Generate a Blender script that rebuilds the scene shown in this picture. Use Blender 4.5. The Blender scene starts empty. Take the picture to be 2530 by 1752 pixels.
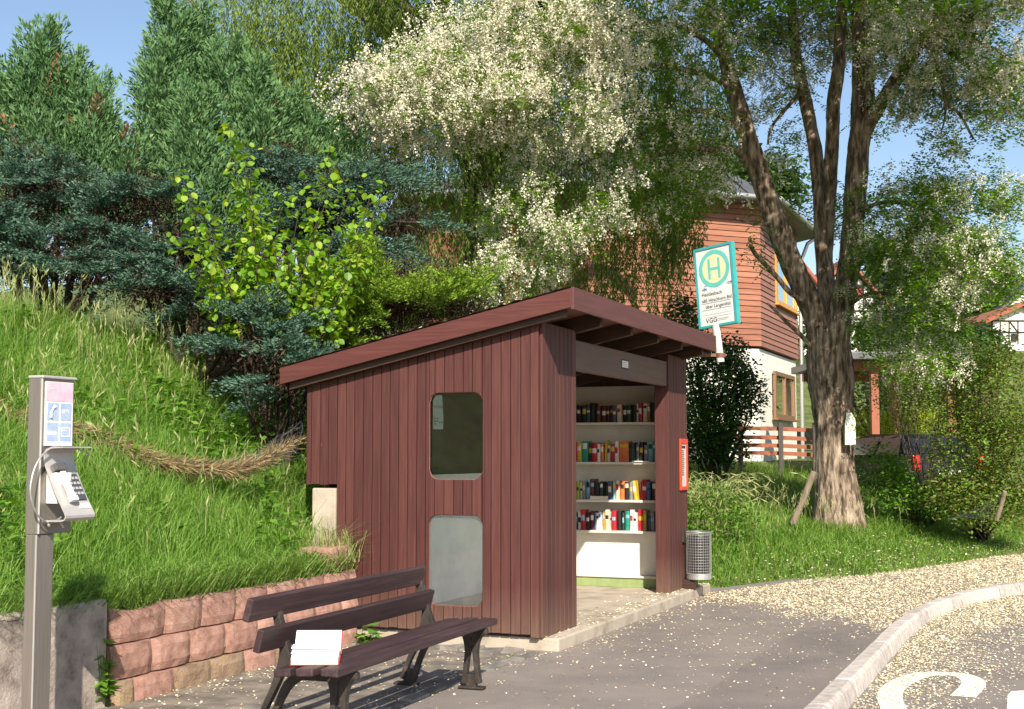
import bpy, bmesh, math, random
import numpy as np
from mathutils import Vector, Matrix

# ------------------------------------------------------------------ camera, sky, sun, exposure
SC = bpy.context.scene
COL = SC.collection
R = math.radians
rng = np.random.default_rng(7)
random.seed(7)

F_PX, CAM_H = 3300.0, 1.55
PITCH = math.atan(249 / 3300)
cam_d = bpy.data.cameras.new('camera')
cam = bpy.data.objects.new('camera', cam_d)
COL.objects.link(cam)
cam_d.sensor_width = 36.0
cam_d.lens = 36.0 * F_PX / 2530.0
cam_d.clip_start = 0.1
cam_d.clip_end = 3000
cam.location = (0, 0, CAM_H)
cam.rotation_euler = (math.pi / 2 + PITCH, 0, 0)
SC.camera = cam

SUN_EL = R(37)
SUN_H = np.array([0.155, -0.988]); SUN_H = SUN_H / np.linalg.norm(SUN_H)      # towards the sun
world = bpy.data.worlds.new('World'); SC.world = world
world.use_nodes = True
wn = world.node_tree
wn.nodes.clear()
w_out = wn.nodes.new('ShaderNodeOutputWorld')
w_bg = wn.nodes.new('ShaderNodeBackground')
w_sky = wn.nodes.new('ShaderNodeTexSky')
w_sky.sky_type = 'NISHITA'
w_sky.sun_disc = False
w_sky.sun_elevation = SUN_EL
w_sky.sun_rotation = math.atan2(SUN_H[0], SUN_H[1])
w_sky.air_density = 1.0
w_sky.dust_density = 1.0
w_sky.ozone_density = 1.2
w_bg.inputs['Strength'].default_value = 0.10
wn.links.new(w_sky.outputs[0], w_bg.inputs['Color'])
wn.links.new(w_bg.outputs[0], w_out.inputs['Surface'])

sun_d = bpy.data.lights.new('sun', 'SUN')
sun = bpy.data.objects.new('sun', sun_d); COL.objects.link(sun)
sun_d.energy = 5.0
sun_d.angle = R(0.5)
sun_d.color = (1.0, 0.91, 0.76)
sv = Vector((SUN_H[0] * math.cos(SUN_EL), SUN_H[1] * math.cos(SUN_EL), math.sin(SUN_EL)))
sun.rotation_euler = sv.to_track_quat('Z', 'Y').to_euler()
sun.location = (6, -20, 25)

SC.view_settings.view_transform = 'Standard'
SC.view_settings.look = 'None'
SC.view_settings.gamma = 1
SC.view_settings.use_curve_mapping = False
SC.view_settings.exposure = 0.74
SC.render.engine = 'CYCLES'
SC.cycles.max_bounces = 8
SC.cycles.transparent_max_bounces = 12

# ------------------------------------------------------------------ measuring helpers
cp, sp = math.cos(PITCH), math.sin(PITCH)


def ray(px, py):
    x = px * 2530 / 2305 - 1265
    y = 876 - py * 2530 / 2305
    return np.array([x, F_PX * cp - y * sp, F_PX * sp + y * cp])


def at_h(px, py, h):
    d = ray(px, py); t = (h - CAM_H) / d[2]
    return d * t + np.array([0, 0, CAM_H])


def at_d(px, py, Y):
    d = ray(px, py); t = Y / d[1]
    return d * t + np.array([0, 0, CAM_H])


def px2m(n, Y):
    return n * 2530 / 2305 / F_PX * Y


ANG = R(22.266)
DU = np.array([math.sin(ANG), math.cos(ANG)])          # along the front of the shelter and the road
DV = np.array([-DU[1], DU[0]])                         # away from the road
C0 = np.array([0.224, 10.75])
RZ = math.atan2(DU[1], DU[0])


def W(u, v, h=0.0):
    q = C0 + u * DU + v * DV
    return np.array([q[0], q[1], h])


def to_uv(x, y):
    rx, ry = x - C0[0], y - C0[1]
    return rx * DU[0] + ry * DU[1], rx * DV[0] + ry * DV[1]


def on_v(px, py, v):
    d = ray(px, py); o = C0 + v * DV
    t = (o @ DV) / (d[:2] @ DV)
    return d * t + np.array([0, 0, CAM_H])


def smooth(a, b, x):
    t = np.clip((x - a) / (b - a), 0, 1)
    return t * t * (3 - 2 * t)


def wave(x, y, s=1.0, k=0.0):
    return (np.sin(x * 1.7 * s + k) * np.cos(y * 1.3 * s + 1.1 * k) + 0.6 * np.sin(x * 3.1 * s + y * 2.3 * s + 2.7 * k)
            + 0.4 * np.cos(x * 5.3 * s - y * 4.1 * s + k)) / 2.0


G0 = np.array([2.17, 14.76]); GD = np.array([0.669, 0.744]); GN = np.array([-0.744, 0.669])


def terrain(x, y):
    x = np.asarray(x, float); y = np.asarray(y, float)
    u, v = to_uv(x, y)
    bank = 0.52 + 0.56 * np.clip(v - 1.75, 0, 3.8) + 0.12 * np.clip(v - 5.55, 0, 40)
    bank = np.where(v < 1.75, -0.25 + 0.77 * smooth(1.62, 1.75, v), bank)
    d = (x - G0[0]) * GN[0] + (y - G0[1]) * GN[1]
    verge = np.where(d < 0, -0.25 + 0.28 * smooth(-0.3, 0.05, d), 0.03 + 0.125 * np.clip(d, 0, 11) + 0.03 * np.clip(d - 11, 0, 60))
    w = smooth(4.6, 8.5, u)
    h = (1 - w) * bank + w * verge
    h = np.where((u > -0.2) & (u < 4.7) & (v < 2.1), -0.25, h)
    far = 0.17 * np.clip(y - 75, 0, 240) * smooth(75, 130, y)
    h = h + far + 0.03 * wave(x, y, 0.9) * smooth(0.3, 1.2, h) 
    return h


def ground_pt(px, py):
    """where the sight line meets the terrain"""
    d = ray(px, py); d = d / d[1]
    lo = 6.0
    for Y in np.arange(6, 120, 0.1):
        p = d * Y + np.array([0, 0, CAM_H])
        if p[2] <= float(terrain(p[0], p[1])):
            lo = Y; break
    return d * lo + np.array([0, 0, CAM_H])


# ------------------------------------------------------------------ materials
def new_mat(name):
    m = bpy.data.materials.new(name); m.use_nodes = True
    nt = m.node_tree; nt.nodes.clear()
    out = nt.nodes.new('ShaderNodeOutputMaterial')
    return m, nt, out


def N(nt, kind, **kw):
    n = nt.nodes.new(kind)
    for k, v in kw.items():
        if k in n.inputs.keys():
            n.inputs[k].default_value = v
        else:
            setattr(n, k, v)
    return n


def ramp(nt, fac, stops):
    r = nt.nodes.new('ShaderNodeValToRGB')
    el = r.color_ramp.elements
    while len(el) < len(stops):
        el.new(0.5)
    for e, (p, c) in zip(el, stops):
        e.position = p; e.color = (c[0], c[1], c[2], 1)
    nt.links.new(fac, r.inputs[0])
    return r.outputs[0]


def surf(name, stops, scale=8.0, rough=0.75, bump=0.3, bscale=60.0, stretch=(1, 1, 1), metal=0.0, spec=0.4, obj_rand=0.0,
         detail=6.0, bdist=0.01):
    """noise coloured opaque surface with fine relief"""
    m, nt, out = new_mat(name)
    tc = N(nt, 'ShaderNodeTexCoord')
    mp = N(nt, 'ShaderNodeMapping'); mp.inputs['Scale'].default_value = stretch
    nt.links.new(tc.outputs['Object'], mp.inputs[0])
    no = N(nt, 'ShaderNodeTexNoise', Scale=scale, Detail=detail, Roughness=0.6)
    nt.links.new(mp.outputs[0], no.inputs['Vector'])
    fac = no.outputs['Fac']
    oi = N(nt, 'ShaderNodeObjectInfo')
    if obj_rand > 0:
        a = N(nt, 'ShaderNodeMath', operation='MULTIPLY_ADD'); a.inputs[1].default_value = obj_rand; a.inputs[2].default_value = -obj_rand / 2
        nt.links.new(oi.outputs['Random'], a.inputs[0])
        b = N(nt, 'ShaderNodeMath', operation='ADD'); nt.links.new(fac, b.inputs[0]); nt.links.new(a.outputs[0], b.inputs[1])
        fac = b.outputs[0]
    col = ramp(nt, fac, stops)
    bs = N(nt, 'ShaderNodeBsdfPrincipled', Roughness=rough, Metallic=metal)
    bs.inputs['Specular IOR Level'].default_value = spec
    nt.links.new(col, bs.inputs['Base Color'])
    if bump > 0:
        n2 = N(nt, 'ShaderNodeTexNoise', Scale=bscale, Detail=5.0, Roughness=0.65)
        nt.links.new(mp.outputs[0], n2.inputs['Vector'])
        bp = N(nt, 'ShaderNodeBump', Strength=bump, Distance=bdist)
        nt.links.new(n2.outputs['Fac'], bp.inputs['Height'])
        nt.links.new(bp.outputs[0], bs.inputs['Normal'])
    nt.links.new(bs.outputs[0], out.inputs[0])
    return m


def plain(name, c, rough=0.5, metal=0.0, spec=0.5):
    v = 0.09
    return surf(name, [(0.3, tuple(x * (1 - v) for x in c)), (0.7, tuple(min(1, x * (1 + v)) for x in c))], scale=14, rough=rough, bump=0.06,
                metal=metal, spec=spec)


def leafmat(name, cols, trans=0.35, rough=0.55, spec=0.25):
    """leaf surface; the colour of each leaf comes from its rnd attribute"""
    m, nt, out = new_mat(name)
    at = N(nt, 'ShaderNodeAttribute', attribute_name='rnd')
    n = len(cols)
    col = ramp(nt, at.outputs['Fac'], [(i / (n - 1), c) for i, c in enumerate(cols)])
    bs = N(nt, 'ShaderNodeBsdfPrincipled', Roughness=rough)
    bs.inputs['Specular IOR Level'].default_value = spec
    nt.links.new(col, bs.inputs['Base Color'])
    tr = N(nt, 'ShaderNodeBsdfTranslucent')
    hs = N(nt, 'ShaderNodeHueSaturation', Hue=0.485, Saturation=1.15, Value=1.25)
    nt.links.new(col, hs.inputs['Color'])
    nt.links.new(hs.outputs[0], tr.inputs['Color'])
    mx = N(nt, 'ShaderNodeMixShader'); mx.inputs[0].default_value = trans
    nt.links.new(bs.outputs[0], mx.inputs[1]); nt.links.new(tr.outputs[0], mx.inputs[2])
    nt.links.new(mx.outputs[0], out.inputs[0])
    return m


def paint_mat(name, stops, chip=(0.5, 0.42, 0.33), chip_at=0.735, rough=0.5, grain=(30, 30, 1.2), obj_rand=0.22, dirt=False):
    """brushed paint on wood: streaks along the grain, a few chips down to pale wood"""
    m, nt, out = new_mat(name)
    tc = N(nt, 'ShaderNodeTexCoord')
    mp = N(nt, 'ShaderNodeMapping'); mp.inputs['Scale'].default_value = grain
    nt.links.new(tc.outputs['Object'], mp.inputs[0])
    oi = N(nt, 'ShaderNodeObjectInfo')
    off = N(nt, 'ShaderNodeVectorMath', operation='SCALE'); off.inputs[0].default_value = (13, 7, 5)
    nt.links.new(oi.outputs['Random'], off.inputs['Scale'])
    ad = N(nt, 'ShaderNodeVectorMath', operation='ADD')
    nt.links.new(mp.outputs[0], ad.inputs[0]); nt.links.new(off.outputs[0], ad.inputs[1])
    n1 = N(nt, 'ShaderNodeTexNoise', Scale=1.6, Detail=6.0, Roughness=0.65)
    nt.links.new(ad.outputs[0], n1.inputs['Vector'])
    a = N(nt, 'ShaderNodeMath', operation='MULTIPLY_ADD'); a.inputs[1].default_value = obj_rand; a.inputs[2].default_value = -obj_rand / 2
    nt.links.new(oi.outputs['Random'], a.inputs[0])
    b = N(nt, 'ShaderNodeMath', operation='ADD'); nt.links.new(n1.outputs['Fac'], b.inputs[0]); nt.links.new(a.outputs[0], b.inputs[1])
    col = ramp(nt, b.outputs[0], stops)
    n3 = N(nt, 'ShaderNodeTexNoise', Scale=9.0, Detail=8.0, Roughness=0.7)
    mp2 = N(nt, 'ShaderNodeMapping'); mp2.inputs['Scale'].default_value = tuple(max(0.6, g * 0.12) for g in grain)
    nt.links.new(tc.outputs['Object'], mp2.inputs[0])
    ad2 = N(nt, 'ShaderNodeVectorMath', operation='ADD')
    nt.links.new(mp2.outputs[0], ad2.inputs[0]); nt.links.new(off.outputs[0], ad2.inputs[1])
    nt.links.new(ad2.outputs[0], n3.inputs['Vector'])
    gt = N(nt, 'ShaderNodeMapRange'); gt.inputs['From Min'].default_value = chip_at; gt.inputs['From Max'].default_value = chip_at + 0.02
    nt.links.new(n3.outputs['Fac'], gt.inputs['Value'])
    mix = N(nt, 'ShaderNodeMix', data_type='RGBA'); mix.inputs[7].default_value = (*chip, 1)
    nt.links.new(gt.outputs[0], mix.inputs[0]); nt.links.new(col, mix.inputs[6])
    bs = N(nt, 'ShaderNodeBsdfPrincipled', Roughness=rough)
    bs.inputs['Specular IOR Level'].default_value = 0.35
    base_out = mix.outputs[2]
    if dirt:      # splashed earth on the lowest hand's breadth of the boards, streaky upper edge
        sx = N(nt, 'ShaderNodeSeparateXYZ'); nt.links.new(tc.outputs['Object'], sx.inputs[0])
        n4 = N(nt, 'ShaderNodeTexNoise', Scale=14.0, Detail=6.0, Roughness=0.7); nt.links.new(ad2.outputs[0], n4.inputs['Vector'])
        hh = N(nt, 'ShaderNodeMapRange'); hh.inputs['From Min'].default_value = 0.10; hh.inputs['From Max'].default_value = 0.50; hh.inputs['To Min'].default_value = 0.62; hh.inputs['To Max'].default_value = 0.0
        nt.links.new(sx.outputs['Z'], hh.inputs['Value'])
        mu = N(nt, 'ShaderNodeMath', operation='MULTIPLY'); nt.links.new(hh.outputs[0], mu.inputs[0]); nt.links.new(n4.outputs['Fac'], mu.inputs[1])
        mix2 = N(nt, 'ShaderNodeMix', data_type='RGBA'); mix2.inputs[7].default_value = (0.22, 0.165, 0.115, 1)
        nt.links.new(mu.outputs[0], mix2.inputs[0]); nt.links.new(base_out, mix2.inputs[6]); base_out = mix2.outputs[2]
    nt.links.new(base_out, bs.inputs['Base Color'])
    bp = N(nt, 'ShaderNodeBump', Strength=0.35, Distance=0.004)
    nt.links.new(n1.outputs['Fac'], bp.inputs['Height']); nt.links.new(bp.outputs[0], bs.inputs['Normal'])
    nt.links.new(bs.outputs[0], out.inputs[0])
    return m


def glass_mat(name, tint=(0.9, 0.95, 0.93), haze=0.05, even=False):
    m, nt, out = new_mat(name)
    tr = N(nt, 'ShaderNodeBsdfTransparent', Color=(*tint, 1))
    gl = N(nt, 'ShaderNodeBsdfGlossy', Roughness=0.03)
    fr = N(nt, 'ShaderNodeFresnel', IOR=1.5)
    df = N(nt, 'ShaderNodeBsdfDiffuse', Color=(0.6, 0.6, 0.56, 1))
    no = N(nt, 'ShaderNodeTexNoise', Scale=7.0, Detail=8.0, Roughness=0.75)
    tc = N(nt, 'ShaderNodeTexCoord'); nt.links.new(tc.outputs['Object'], no.inputs['Vector'])
    mr = N(nt, 'ShaderNodeMapRange'); mr.inputs['From Min'].default_value = 0.4; mr.inputs['From Max'].default_value = 0.8
    mr.inputs['To Min'].default_value = haze * (0.85 if even else 0.3); mr.inputs['To Max'].default_value = haze * (1.5 if even else 3)
    nt.links.new(no.outputs['Fac'], mr.inputs['Value'])
    m1 = N(nt, 'ShaderNodeMixShader'); nt.links.new(mr.outputs[0], m1.inputs[0])
    nt.links.new(tr.outputs[0], m1.inputs[1]); nt.links.new(df.outputs[0], m1.inputs[2])
    m2 = N(nt, 'ShaderNodeMixShader'); nt.links.new(fr.outputs[0], m2.inputs[0])
    nt.links.new(m1.outputs[0], m2.inputs[1]); nt.links.new(gl.outputs[0], m2.inputs[2])
    nt.links.new(m2.outputs[0], out.inputs[0])
    return m


# red brown paint of the shelter
M = {}
M['board'] = paint_mat('red_brown_boards', [(0.25, (0.050, 0.0155, 0.0145)), (0.5, (0.078, 0.025, 0.022)), (0.8, (0.118, 0.043, 0.037))], dirt=True, obj_rand=0.24, rough=0.62, chip_at=0.72)
M['fascia'] = paint_mat('red_brown_fascia', [(0.25, (0.11, 0.03, 0.027)), (0.5, (0.15, 0.041, 0.035)), (0.8, (0.19, 0.06, 0.05))], grain=(1.2, 1.2, 30), chip_at=0.72)
M['lintel'] = paint_mat('lintel_paint', [(0.25, (0.10, 0.05, 0.04)), (0.8, (0.17, 0.085, 0.065))], grain=(1.2, 20, 20), chip_at=0.8)
M['beam'] = paint_mat('dark_beam', [(0.25, (0.03, 0.018, 0.014)), (0.8, (0.07, 0.035, 0.025))], grain=(20, 1.2, 20), chip_at=0.85)
M['soffit'] = paint_mat('soffit_boards', [(0.25, (0.14, 0.06, 0.04)), (0.8, (0.25, 0.11, 0.07))], grain=(1.2, 30, 30), chip_at=0.9)
M['concrete'] = surf('grey_concrete', [(0.3, (0.14, 0.125, 0.11)), (0.5, (0.24, 0.215, 0.19)), (0.72, (0.33, 0.30, 0.26))], scale=5, rough=0.9, bump=0.6, bscale=45)
M['slab'] = surf('slab_concrete', [(0.3, (0.26, 0.22, 0.17)), (0.5, (0.40, 0.345, 0.28)), (0.75, (0.48, 0.42, 0.34))], scale=4, rough=0.9, bump=0.4, bscale=70)
M['dark_concrete'] = surf('weathered_concrete', [(0.28, (0.13, 0.11, 0.10)), (0.45, (0.33, 0.275, 0.24)), (0.6, (0.43, 0.365, 0.32)), (0.76, (0.55, 0.49, 0.43))], scale=6, rough=0.95, bump=0.8, bscale=50)
M['white_paint'] = surf('white_painted_board', [(0.3, (0.62, 0.59, 0.52)), (0.7, (0.72, 0.69, 0.62))], scale=5, rough=0.6, bump=0.1)
M['grey_wall'] = surf('pale_grey_render', [(0.3, (0.70, 0.69, 0.67)), (0.7, (0.80, 0.79, 0.77))], scale=10, rough=0.9, bump=0.5, bscale=90)
M['green_board'] = surf('green_painted_board', [(0.3, (0.20, 0.27, 0.10)), (0.7, (0.29, 0.36, 0.16))], scale=12, rough=0.7, bump=0.2)
M['felt'] = surf('roofing_felt', [(0.35, (0.10, 0.09, 0.08)), (0.55, (0.26, 0.23, 0.19)), (0.7, (0.5, 0.47, 0.38))], scale=18, rough=0.95, bump=0.8, bscale=80)
M['glass'] = glass_mat('scratched_window', haze=0.003)
M['milky_glass'] = glass_mat('milky_scratched_window', haze=0.10, even=True)
M['dark_glass'] = glass_mat('house_window', tint=(0.35, 0.38, 0.38), haze=0.04)
M['tyre'] = plain('black_plastic', (0.02, 0.02, 0.02), 0.6)
M['paper'] = surf('white_paper', [(0.3, (0.70, 0.69, 0.64)), (0.7, (0.78, 0.77, 0.72))], scale=20, rough=0.8, bump=0.05)
M['grey_paper'] = plain('greyed_paper', (0.5, 0.47, 0.43), 0.8)
M['red_paint'] = plain('orange_red_frame', (0.62, 0.06, 0.025), 0.4)
M['black_ink'] = plain('black_ink', (0.02, 0.02, 0.02), 0.7)
M['red_ink'] = plain('red_ink', (0.35, 0.06, 0.04), 0.7)
M['steel'] = surf('galvanised_steel', [(0.3, (0.42, 0.42, 0.42)), (0.7, (0.58, 0.58, 0.57))], scale=30, rough=0.45, bump=0.1, metal=0.7)
M['bench_wood'] = surf('dark_stained_wood', [(0.3, (0.030, 0.017, 0.019)), (0.55, (0.050, 0.028, 0.031)), (0.75, (0.085, 0.05, 0.05))], scale=2.5, rough=0.55, bump=0.25, bscale=25, stretch=(0.7, 16, 16), obj_rand=0.15)
M['cast_iron'] = surf('black_cast_iron', [(0.3, (0.018, 0.015, 0.014)), (0.6, (0.045, 0.035, 0.03)), (0.78, (0.14, 0.10, 0.075))], scale=14, rough=0.6, bump=0.5, bscale=90)

# ------------------------------------------------------------------ mesh helpers


def mesh_arrays(name, verts, loops, totals, rnd=None, smooth_shade=False):
    me = bpy.data.meshes.new(name)
    verts = np.ascontiguousarray(verts, dtype=np.float32)
    loops = np.ascontiguousarray(loops, dtype=np.int32)
    totals = np.ascontiguousarray(totals, dtype=np.int32)
    me.vertices.add(len(verts)); me.vertices.foreach_set('co', verts.ravel())
    me.loops.add(len(loops)); me.loops.foreach_set('vertex_index', loops)
    me.polygons.add(len(totals))
    starts = np.concatenate([[0], np.cumsum(totals)[:-1]]).astype(np.int32)
    me.polygons.foreach_set('loop_start', starts)
    me.polygons.foreach_set('loop_total', totals)
    if smooth_shade:
        me.polygons.foreach_set('use_smooth', np.ones(len(totals), dtype=bool))
    if rnd is not None:
        a = me.attributes.new('rnd', 'FLOAT', 'FACE')
        a.data.foreach_set('value', np.ascontiguousarray(rnd, dtype=np.float32))
    me.update(calc_edges=True)
    return me


def link(name, me, mat=None, parent=None, loc=None, rotz=None):
    o = bpy.data.objects.new(name, me); COL.objects.link(o)
    if mat is not None and me is not None and not len(me.materials):
        me.materials.append(mat)
    if parent is not None:
        o.parent = parent
    if loc is not None:
        o.location = tuple(float(x) for x in loc)
    if rotz is not None:
        o.rotation_euler = (0, 0, rotz)
    return o


def tag(o, label=None, cat=None, group=None, kind=None):
    if label: o['label'] = label
    if cat: o['category'] = cat
    if group: o['group'] = group
    if kind: o['kind'] = kind
    return o


def thing(name, label, cat, loc=(0, 0, 0), rotz=0.0, group=None):
    o = bpy.data.objects.new(name, None); COL.objects.link(o)
    o.empty_display_size = 0.2
    o.location = tuple(float(x) for x in loc); o.rotation_euler = (0, 0, rotz)
    return tag(o, label, cat, group)


class MB:
    """collects simple solids, then builds them as one mesh object"""

    def __init__(s):
        s.v = []; s.f = []; s.sm = []

    def add(s, vs, fs, sm=False):
        o = len(s.v)
        s.v += [tuple(float(c) for c in p) for p in vs]
        s.f += [tuple(i + o for i in f) for f in fs]
        s.sm += [sm] * len(fs)
        return s

    def box(s, x0, x1, y0, y1, z0, z1, jit=0.0):
        v = [(x0, y0, z0), (x1, y0, z0), (x1, y1, z0), (x0, y1, z0), (x0, y0, z1), (x1, y0, z1), (x1, y1, z1), (x0, y1, z1)]
        if jit:
            v = [tuple(c + random.uniform(-jit, jit) for c in p) for p in v]
        return s.add(v, [(3, 2, 1, 0), (4, 5, 6, 7), (0, 1, 5, 4), (1, 2, 6, 5), (2, 3, 7, 6), (3, 0, 4, 7)])

    def hexa(s, v):
        return s.add(v, [(3, 2, 1, 0), (4, 5, 6, 7), (0, 1, 5, 4), (1, 2, 6, 5), (2, 3, 7, 6), (3, 0, 4, 7)])

    def prism(s, outline, vec, flip=False):
        """outline: 3D points of one cap, vec: extrusion"""
        n = len(outline); a = [np.array(p, float) for p in outline]; b = [p + np.array(vec, float) for p in a]
        fs = [tuple(range(n))[::-1], tuple(range(n, 2 * n))] + [(i, (i + 1) % n, n + (i + 1) % n, n + i) for i in range(n)]
        if flip:
            fs = [f[::-1] for f in fs]
        return s.add(a + b, fs)

    def tube(s, pts, rad, n=8, cap=True, sm=True, squash=1.0):
        pts = [np.array(p, float) for p in pts]
        if np.isscalar(rad): rad = [rad] * len(pts)
        prev = None; rings = []
        for i, p in enumerate(pts):
            t = pts[min(i + 1, len(pts) - 1)] - pts[max(i - 1, 0)]
            t = t / (np.linalg.norm(t) + 1e-9)
            if prev is None:
                a = np.array([0, 0, 1.0]) if abs(t[2]) < 0.9 else np.array([1.0, 0, 0])
                prev = np.cross(t, a); prev /= np.linalg.norm(prev)
            prev = prev - t * (prev @ t); prev /= (np.linalg.norm(prev) + 1e-9)
            bn = np.cross(t, prev)
            rings.append([p + rad[i] * (math.cos(2 * math.pi * k / n) * prev + squash * math.sin(2 * math.pi * k / n) * bn) for k in range(n)])
        vs = [q for r in rings for q in r]; fs = []
        for i in range(len(pts) - 1):
            for k in range(n):
                fs.append((i * n + k, i * n + (k + 1) % n, (i + 1) * n + (k + 1) % n, (i + 1) * n + k))
        s.add(vs, fs, sm)
        if cap:
            s.add(rings[0], [tuple(range(n))[::-1]]); s.add(rings[-1], [tuple(range(n))])
        return s

    def sphere(s, c, r, n=10, m=7):
        c = np.array(c, float); r = np.array(r, float) * np.ones(3)
        vs = []
        for i in range(m + 1):
            th = math.pi * i / m
            for k in range(n):
                ph = 2 * math.pi * k / n
                vs.append(c + r * np.array([math.sin(th) * math.cos(ph), math.sin(th) * math.sin(ph), math.cos(th)]))
        fs = [(i * n + k, (i + 1) * n + k, (i + 1) * n + (k + 1) % n, i * n + (k + 1) % n) for i in range(m) for k in range(n)]
        return s.add(vs, fs, True)

    def mesh(s, name):
        me = bpy.data.meshes.new(name)
        me.from_pydata(s.v, [], s.f)
        me.polygons.foreach_set('use_smooth', s.sm)
        me.update()
        return me

    def build(s, name, mat, parent=None, loc=None, rotz=None, origin=None, bevel=0.0):
        if origin is not None:
            o = np.array(origin, float)
            s.v = [(p[0] - o[0], p[1] - o[1], p[2] - o[2]) for p in s.v]
        ob = link(name, s.mesh(name), mat, parent, loc, rotz)
        if bevel > 0:
            b = ob.modifiers.new('bevel', 'BEVEL'); b.width = bevel; b.segments = 2; b.limit_method = 'ANGLE'; b.angle_limit = R(40)
        return ob


def text_mesh(body, size, extrude=0.0015, align='LEFT'):
    c = bpy.data.curves.new('lettering', 'FONT')
    c.body = body; c.size = size; c.extrude = extrude; c.align_x = align
    c.resolution_u = 2
    o = bpy.data.objects.new('lettering', c); COL.objects.link(o)
    dg = bpy.context.evaluated_depsgraph_get()
    me = bpy.data.meshes.new_from_object(o.evaluated_get(dg))
    bpy.data.objects.remove(o); bpy.data.curves.remove(c)
    return me


def xform_mesh(me, mat):
    me.transform(mat); me.update(); return me


def rand_unit(n):
    a = rng.normal(size=(n, 3)); return a / np.linalg.norm(a, axis=1)[:, None]


def norm(a):
    return a / (np.linalg.norm(a, axis=-1, keepdims=True) + 1e-9)


def leaf_quads(P, D, L, Wd, Nrm=None, at=0.45):
    """kite shaped leaves; returns verts (4n,3)"""
    n = len(P); D = norm(D)
    if Nrm is None: Nrm = rand_unit(n)
    S = norm(np.cross(D, Nrm))
    L = np.broadcast_to(np.asarray(L, float).reshape(-1, 1), (n, 1)); Wd = np.broadcast_to(np.asarray(Wd, float).reshape(-1, 1), (n, 1))
    v = np.empty((n, 4, 3))
    v[:, 0] = P; v[:, 1] = P + D * L * at + S * Wd / 2; v[:, 2] = P + D * L; v[:, 3] = P + D * L * at - S * Wd / 2
    return v.reshape(-1, 3)


def quads_obj(name, V, mat, parent=None, origin=(0, 0, 0), rnd=None):
    n = len(V) // 4
    if rnd is None: rnd = rng.random(n)
    me = mesh_arrays(name, V - np.array(origin), np.arange(4 * n), np.full(n, 4), rnd)
    return link(name, me, mat, parent)


def grass_verts(P, Hh, Wd, lean, bend):
    """blades: base pair, middle pair, tip"""
    n = len(P)
    ang = rng.random(n) * 2 * math.pi
    ld = np.stack([np.cos(ang), np.sin(ang), np.zeros(n)], 1)
    sa = rng.random(n) * math.pi
    S = np.stack([np.cos(sa), np.sin(sa), np.zeros(n)], 1)
    up = np.array([0, 0, 1.0])
    Hh = Hh[:, None]; Wd = Wd[:, None]; lean = lean[:, None]; bend = bend[:, None]
    mid = P + up * Hh * 0.55 + ld * Hh * lean * 0.5
    tip = P + up * Hh * (1 - 0.45 * bend) + ld * Hh * (lean + bend * 0.6)
    v = np.empty((n, 5, 3))
    v[:, 0] = P + S * Wd / 2; v[:, 1] = P - S * Wd / 2
    v[:, 2] = mid - S * Wd * 0.4; v[:, 3] = mid + S * Wd * 0.4
    v[:, 4] = tip
    return v.reshape(-1, 3)


def grass_obj(name, P, Hh, Wd, lean, bend, mat, label, cat, rnd=None, parent=None):
    n = len(P)
    V = grass_verts(P, Hh, Wd, lean, bend)
    b = np.arange(n)[:, None] * 5
    loops = np.concatenate([b + np.array([[0, 1, 2, 3]]), b + np.array([[3, 2, 4]])], 1).ravel()
    totals = np.tile([4, 3], n)
    rnd = rng.random(n) if rnd is None else rnd
    me = mesh_arrays(name, V, loops, totals, np.repeat(rnd, 2))
    o = link(name, me, mat, parent)
    if label:
        tag(o, label, cat, kind='stuff')
    return o


# ================================================================== THE SETTING
# ---- ground sheet
xs = np.concatenate([np.linspace(-90, -14, 20), np.linspace(-13, 14, 110), np.linspace(15, 120, 28)])
ys = np.concatenate([np.linspace(-14, 5, 8), np.linspace(5.5, 30, 100), np.linspace(31, 80, 40), np.linspace(85, 420, 48)])
X, Y = np.meshgrid(xs, ys)
Z = terrain(X, Y)
nx, ny = len(xs), len(ys)
V = np.stack([X, Y, Z], -1).reshape(-1, 3)
i, j = np.meshgrid(np.arange(nx - 1), np.arange(ny - 1))
q = (j * nx + i).ravel()
loops = np.stack([q, q + 1, q + nx + 1, q + nx], 1).ravel()
M['soil'] = surf('grassy_soil', [(0.3, (0.05, 0.055, 0.016)), (0.5, (0.10, 0.13, 0.03)), (0.7, (0.16, 0.20, 0.05))], scale=1.2, rough=0.95, bump=0.6, bscale=14, bdist=0.05)
g = link('ground', mesh_arrays('ground', V, loops, np.full(len(q), 4), smooth_shade=True), M['soil'])
tag(g, kind='structure')

# ---- pavement and road sheets; the kerb runs parallel to the shelter, then bends away to the right
KV = -2.375
kerb_uv = [(-9.5, KV), (-6, KV), (-3, KV), (-0.5, KV), (1.2, KV - 0.01)]
kp = [W(u, v)[:2] for u, v in kerb_uv] + [np.array(p) for p in [(3.30, 11.98), (3.95, 13.42), (4.62, 14.62), (5.35, 15.62), (6.35, 16.62), (7.8, 17.75), (9.6, 19.0), (12.5, 20.7), (17, 23)]]


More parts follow.
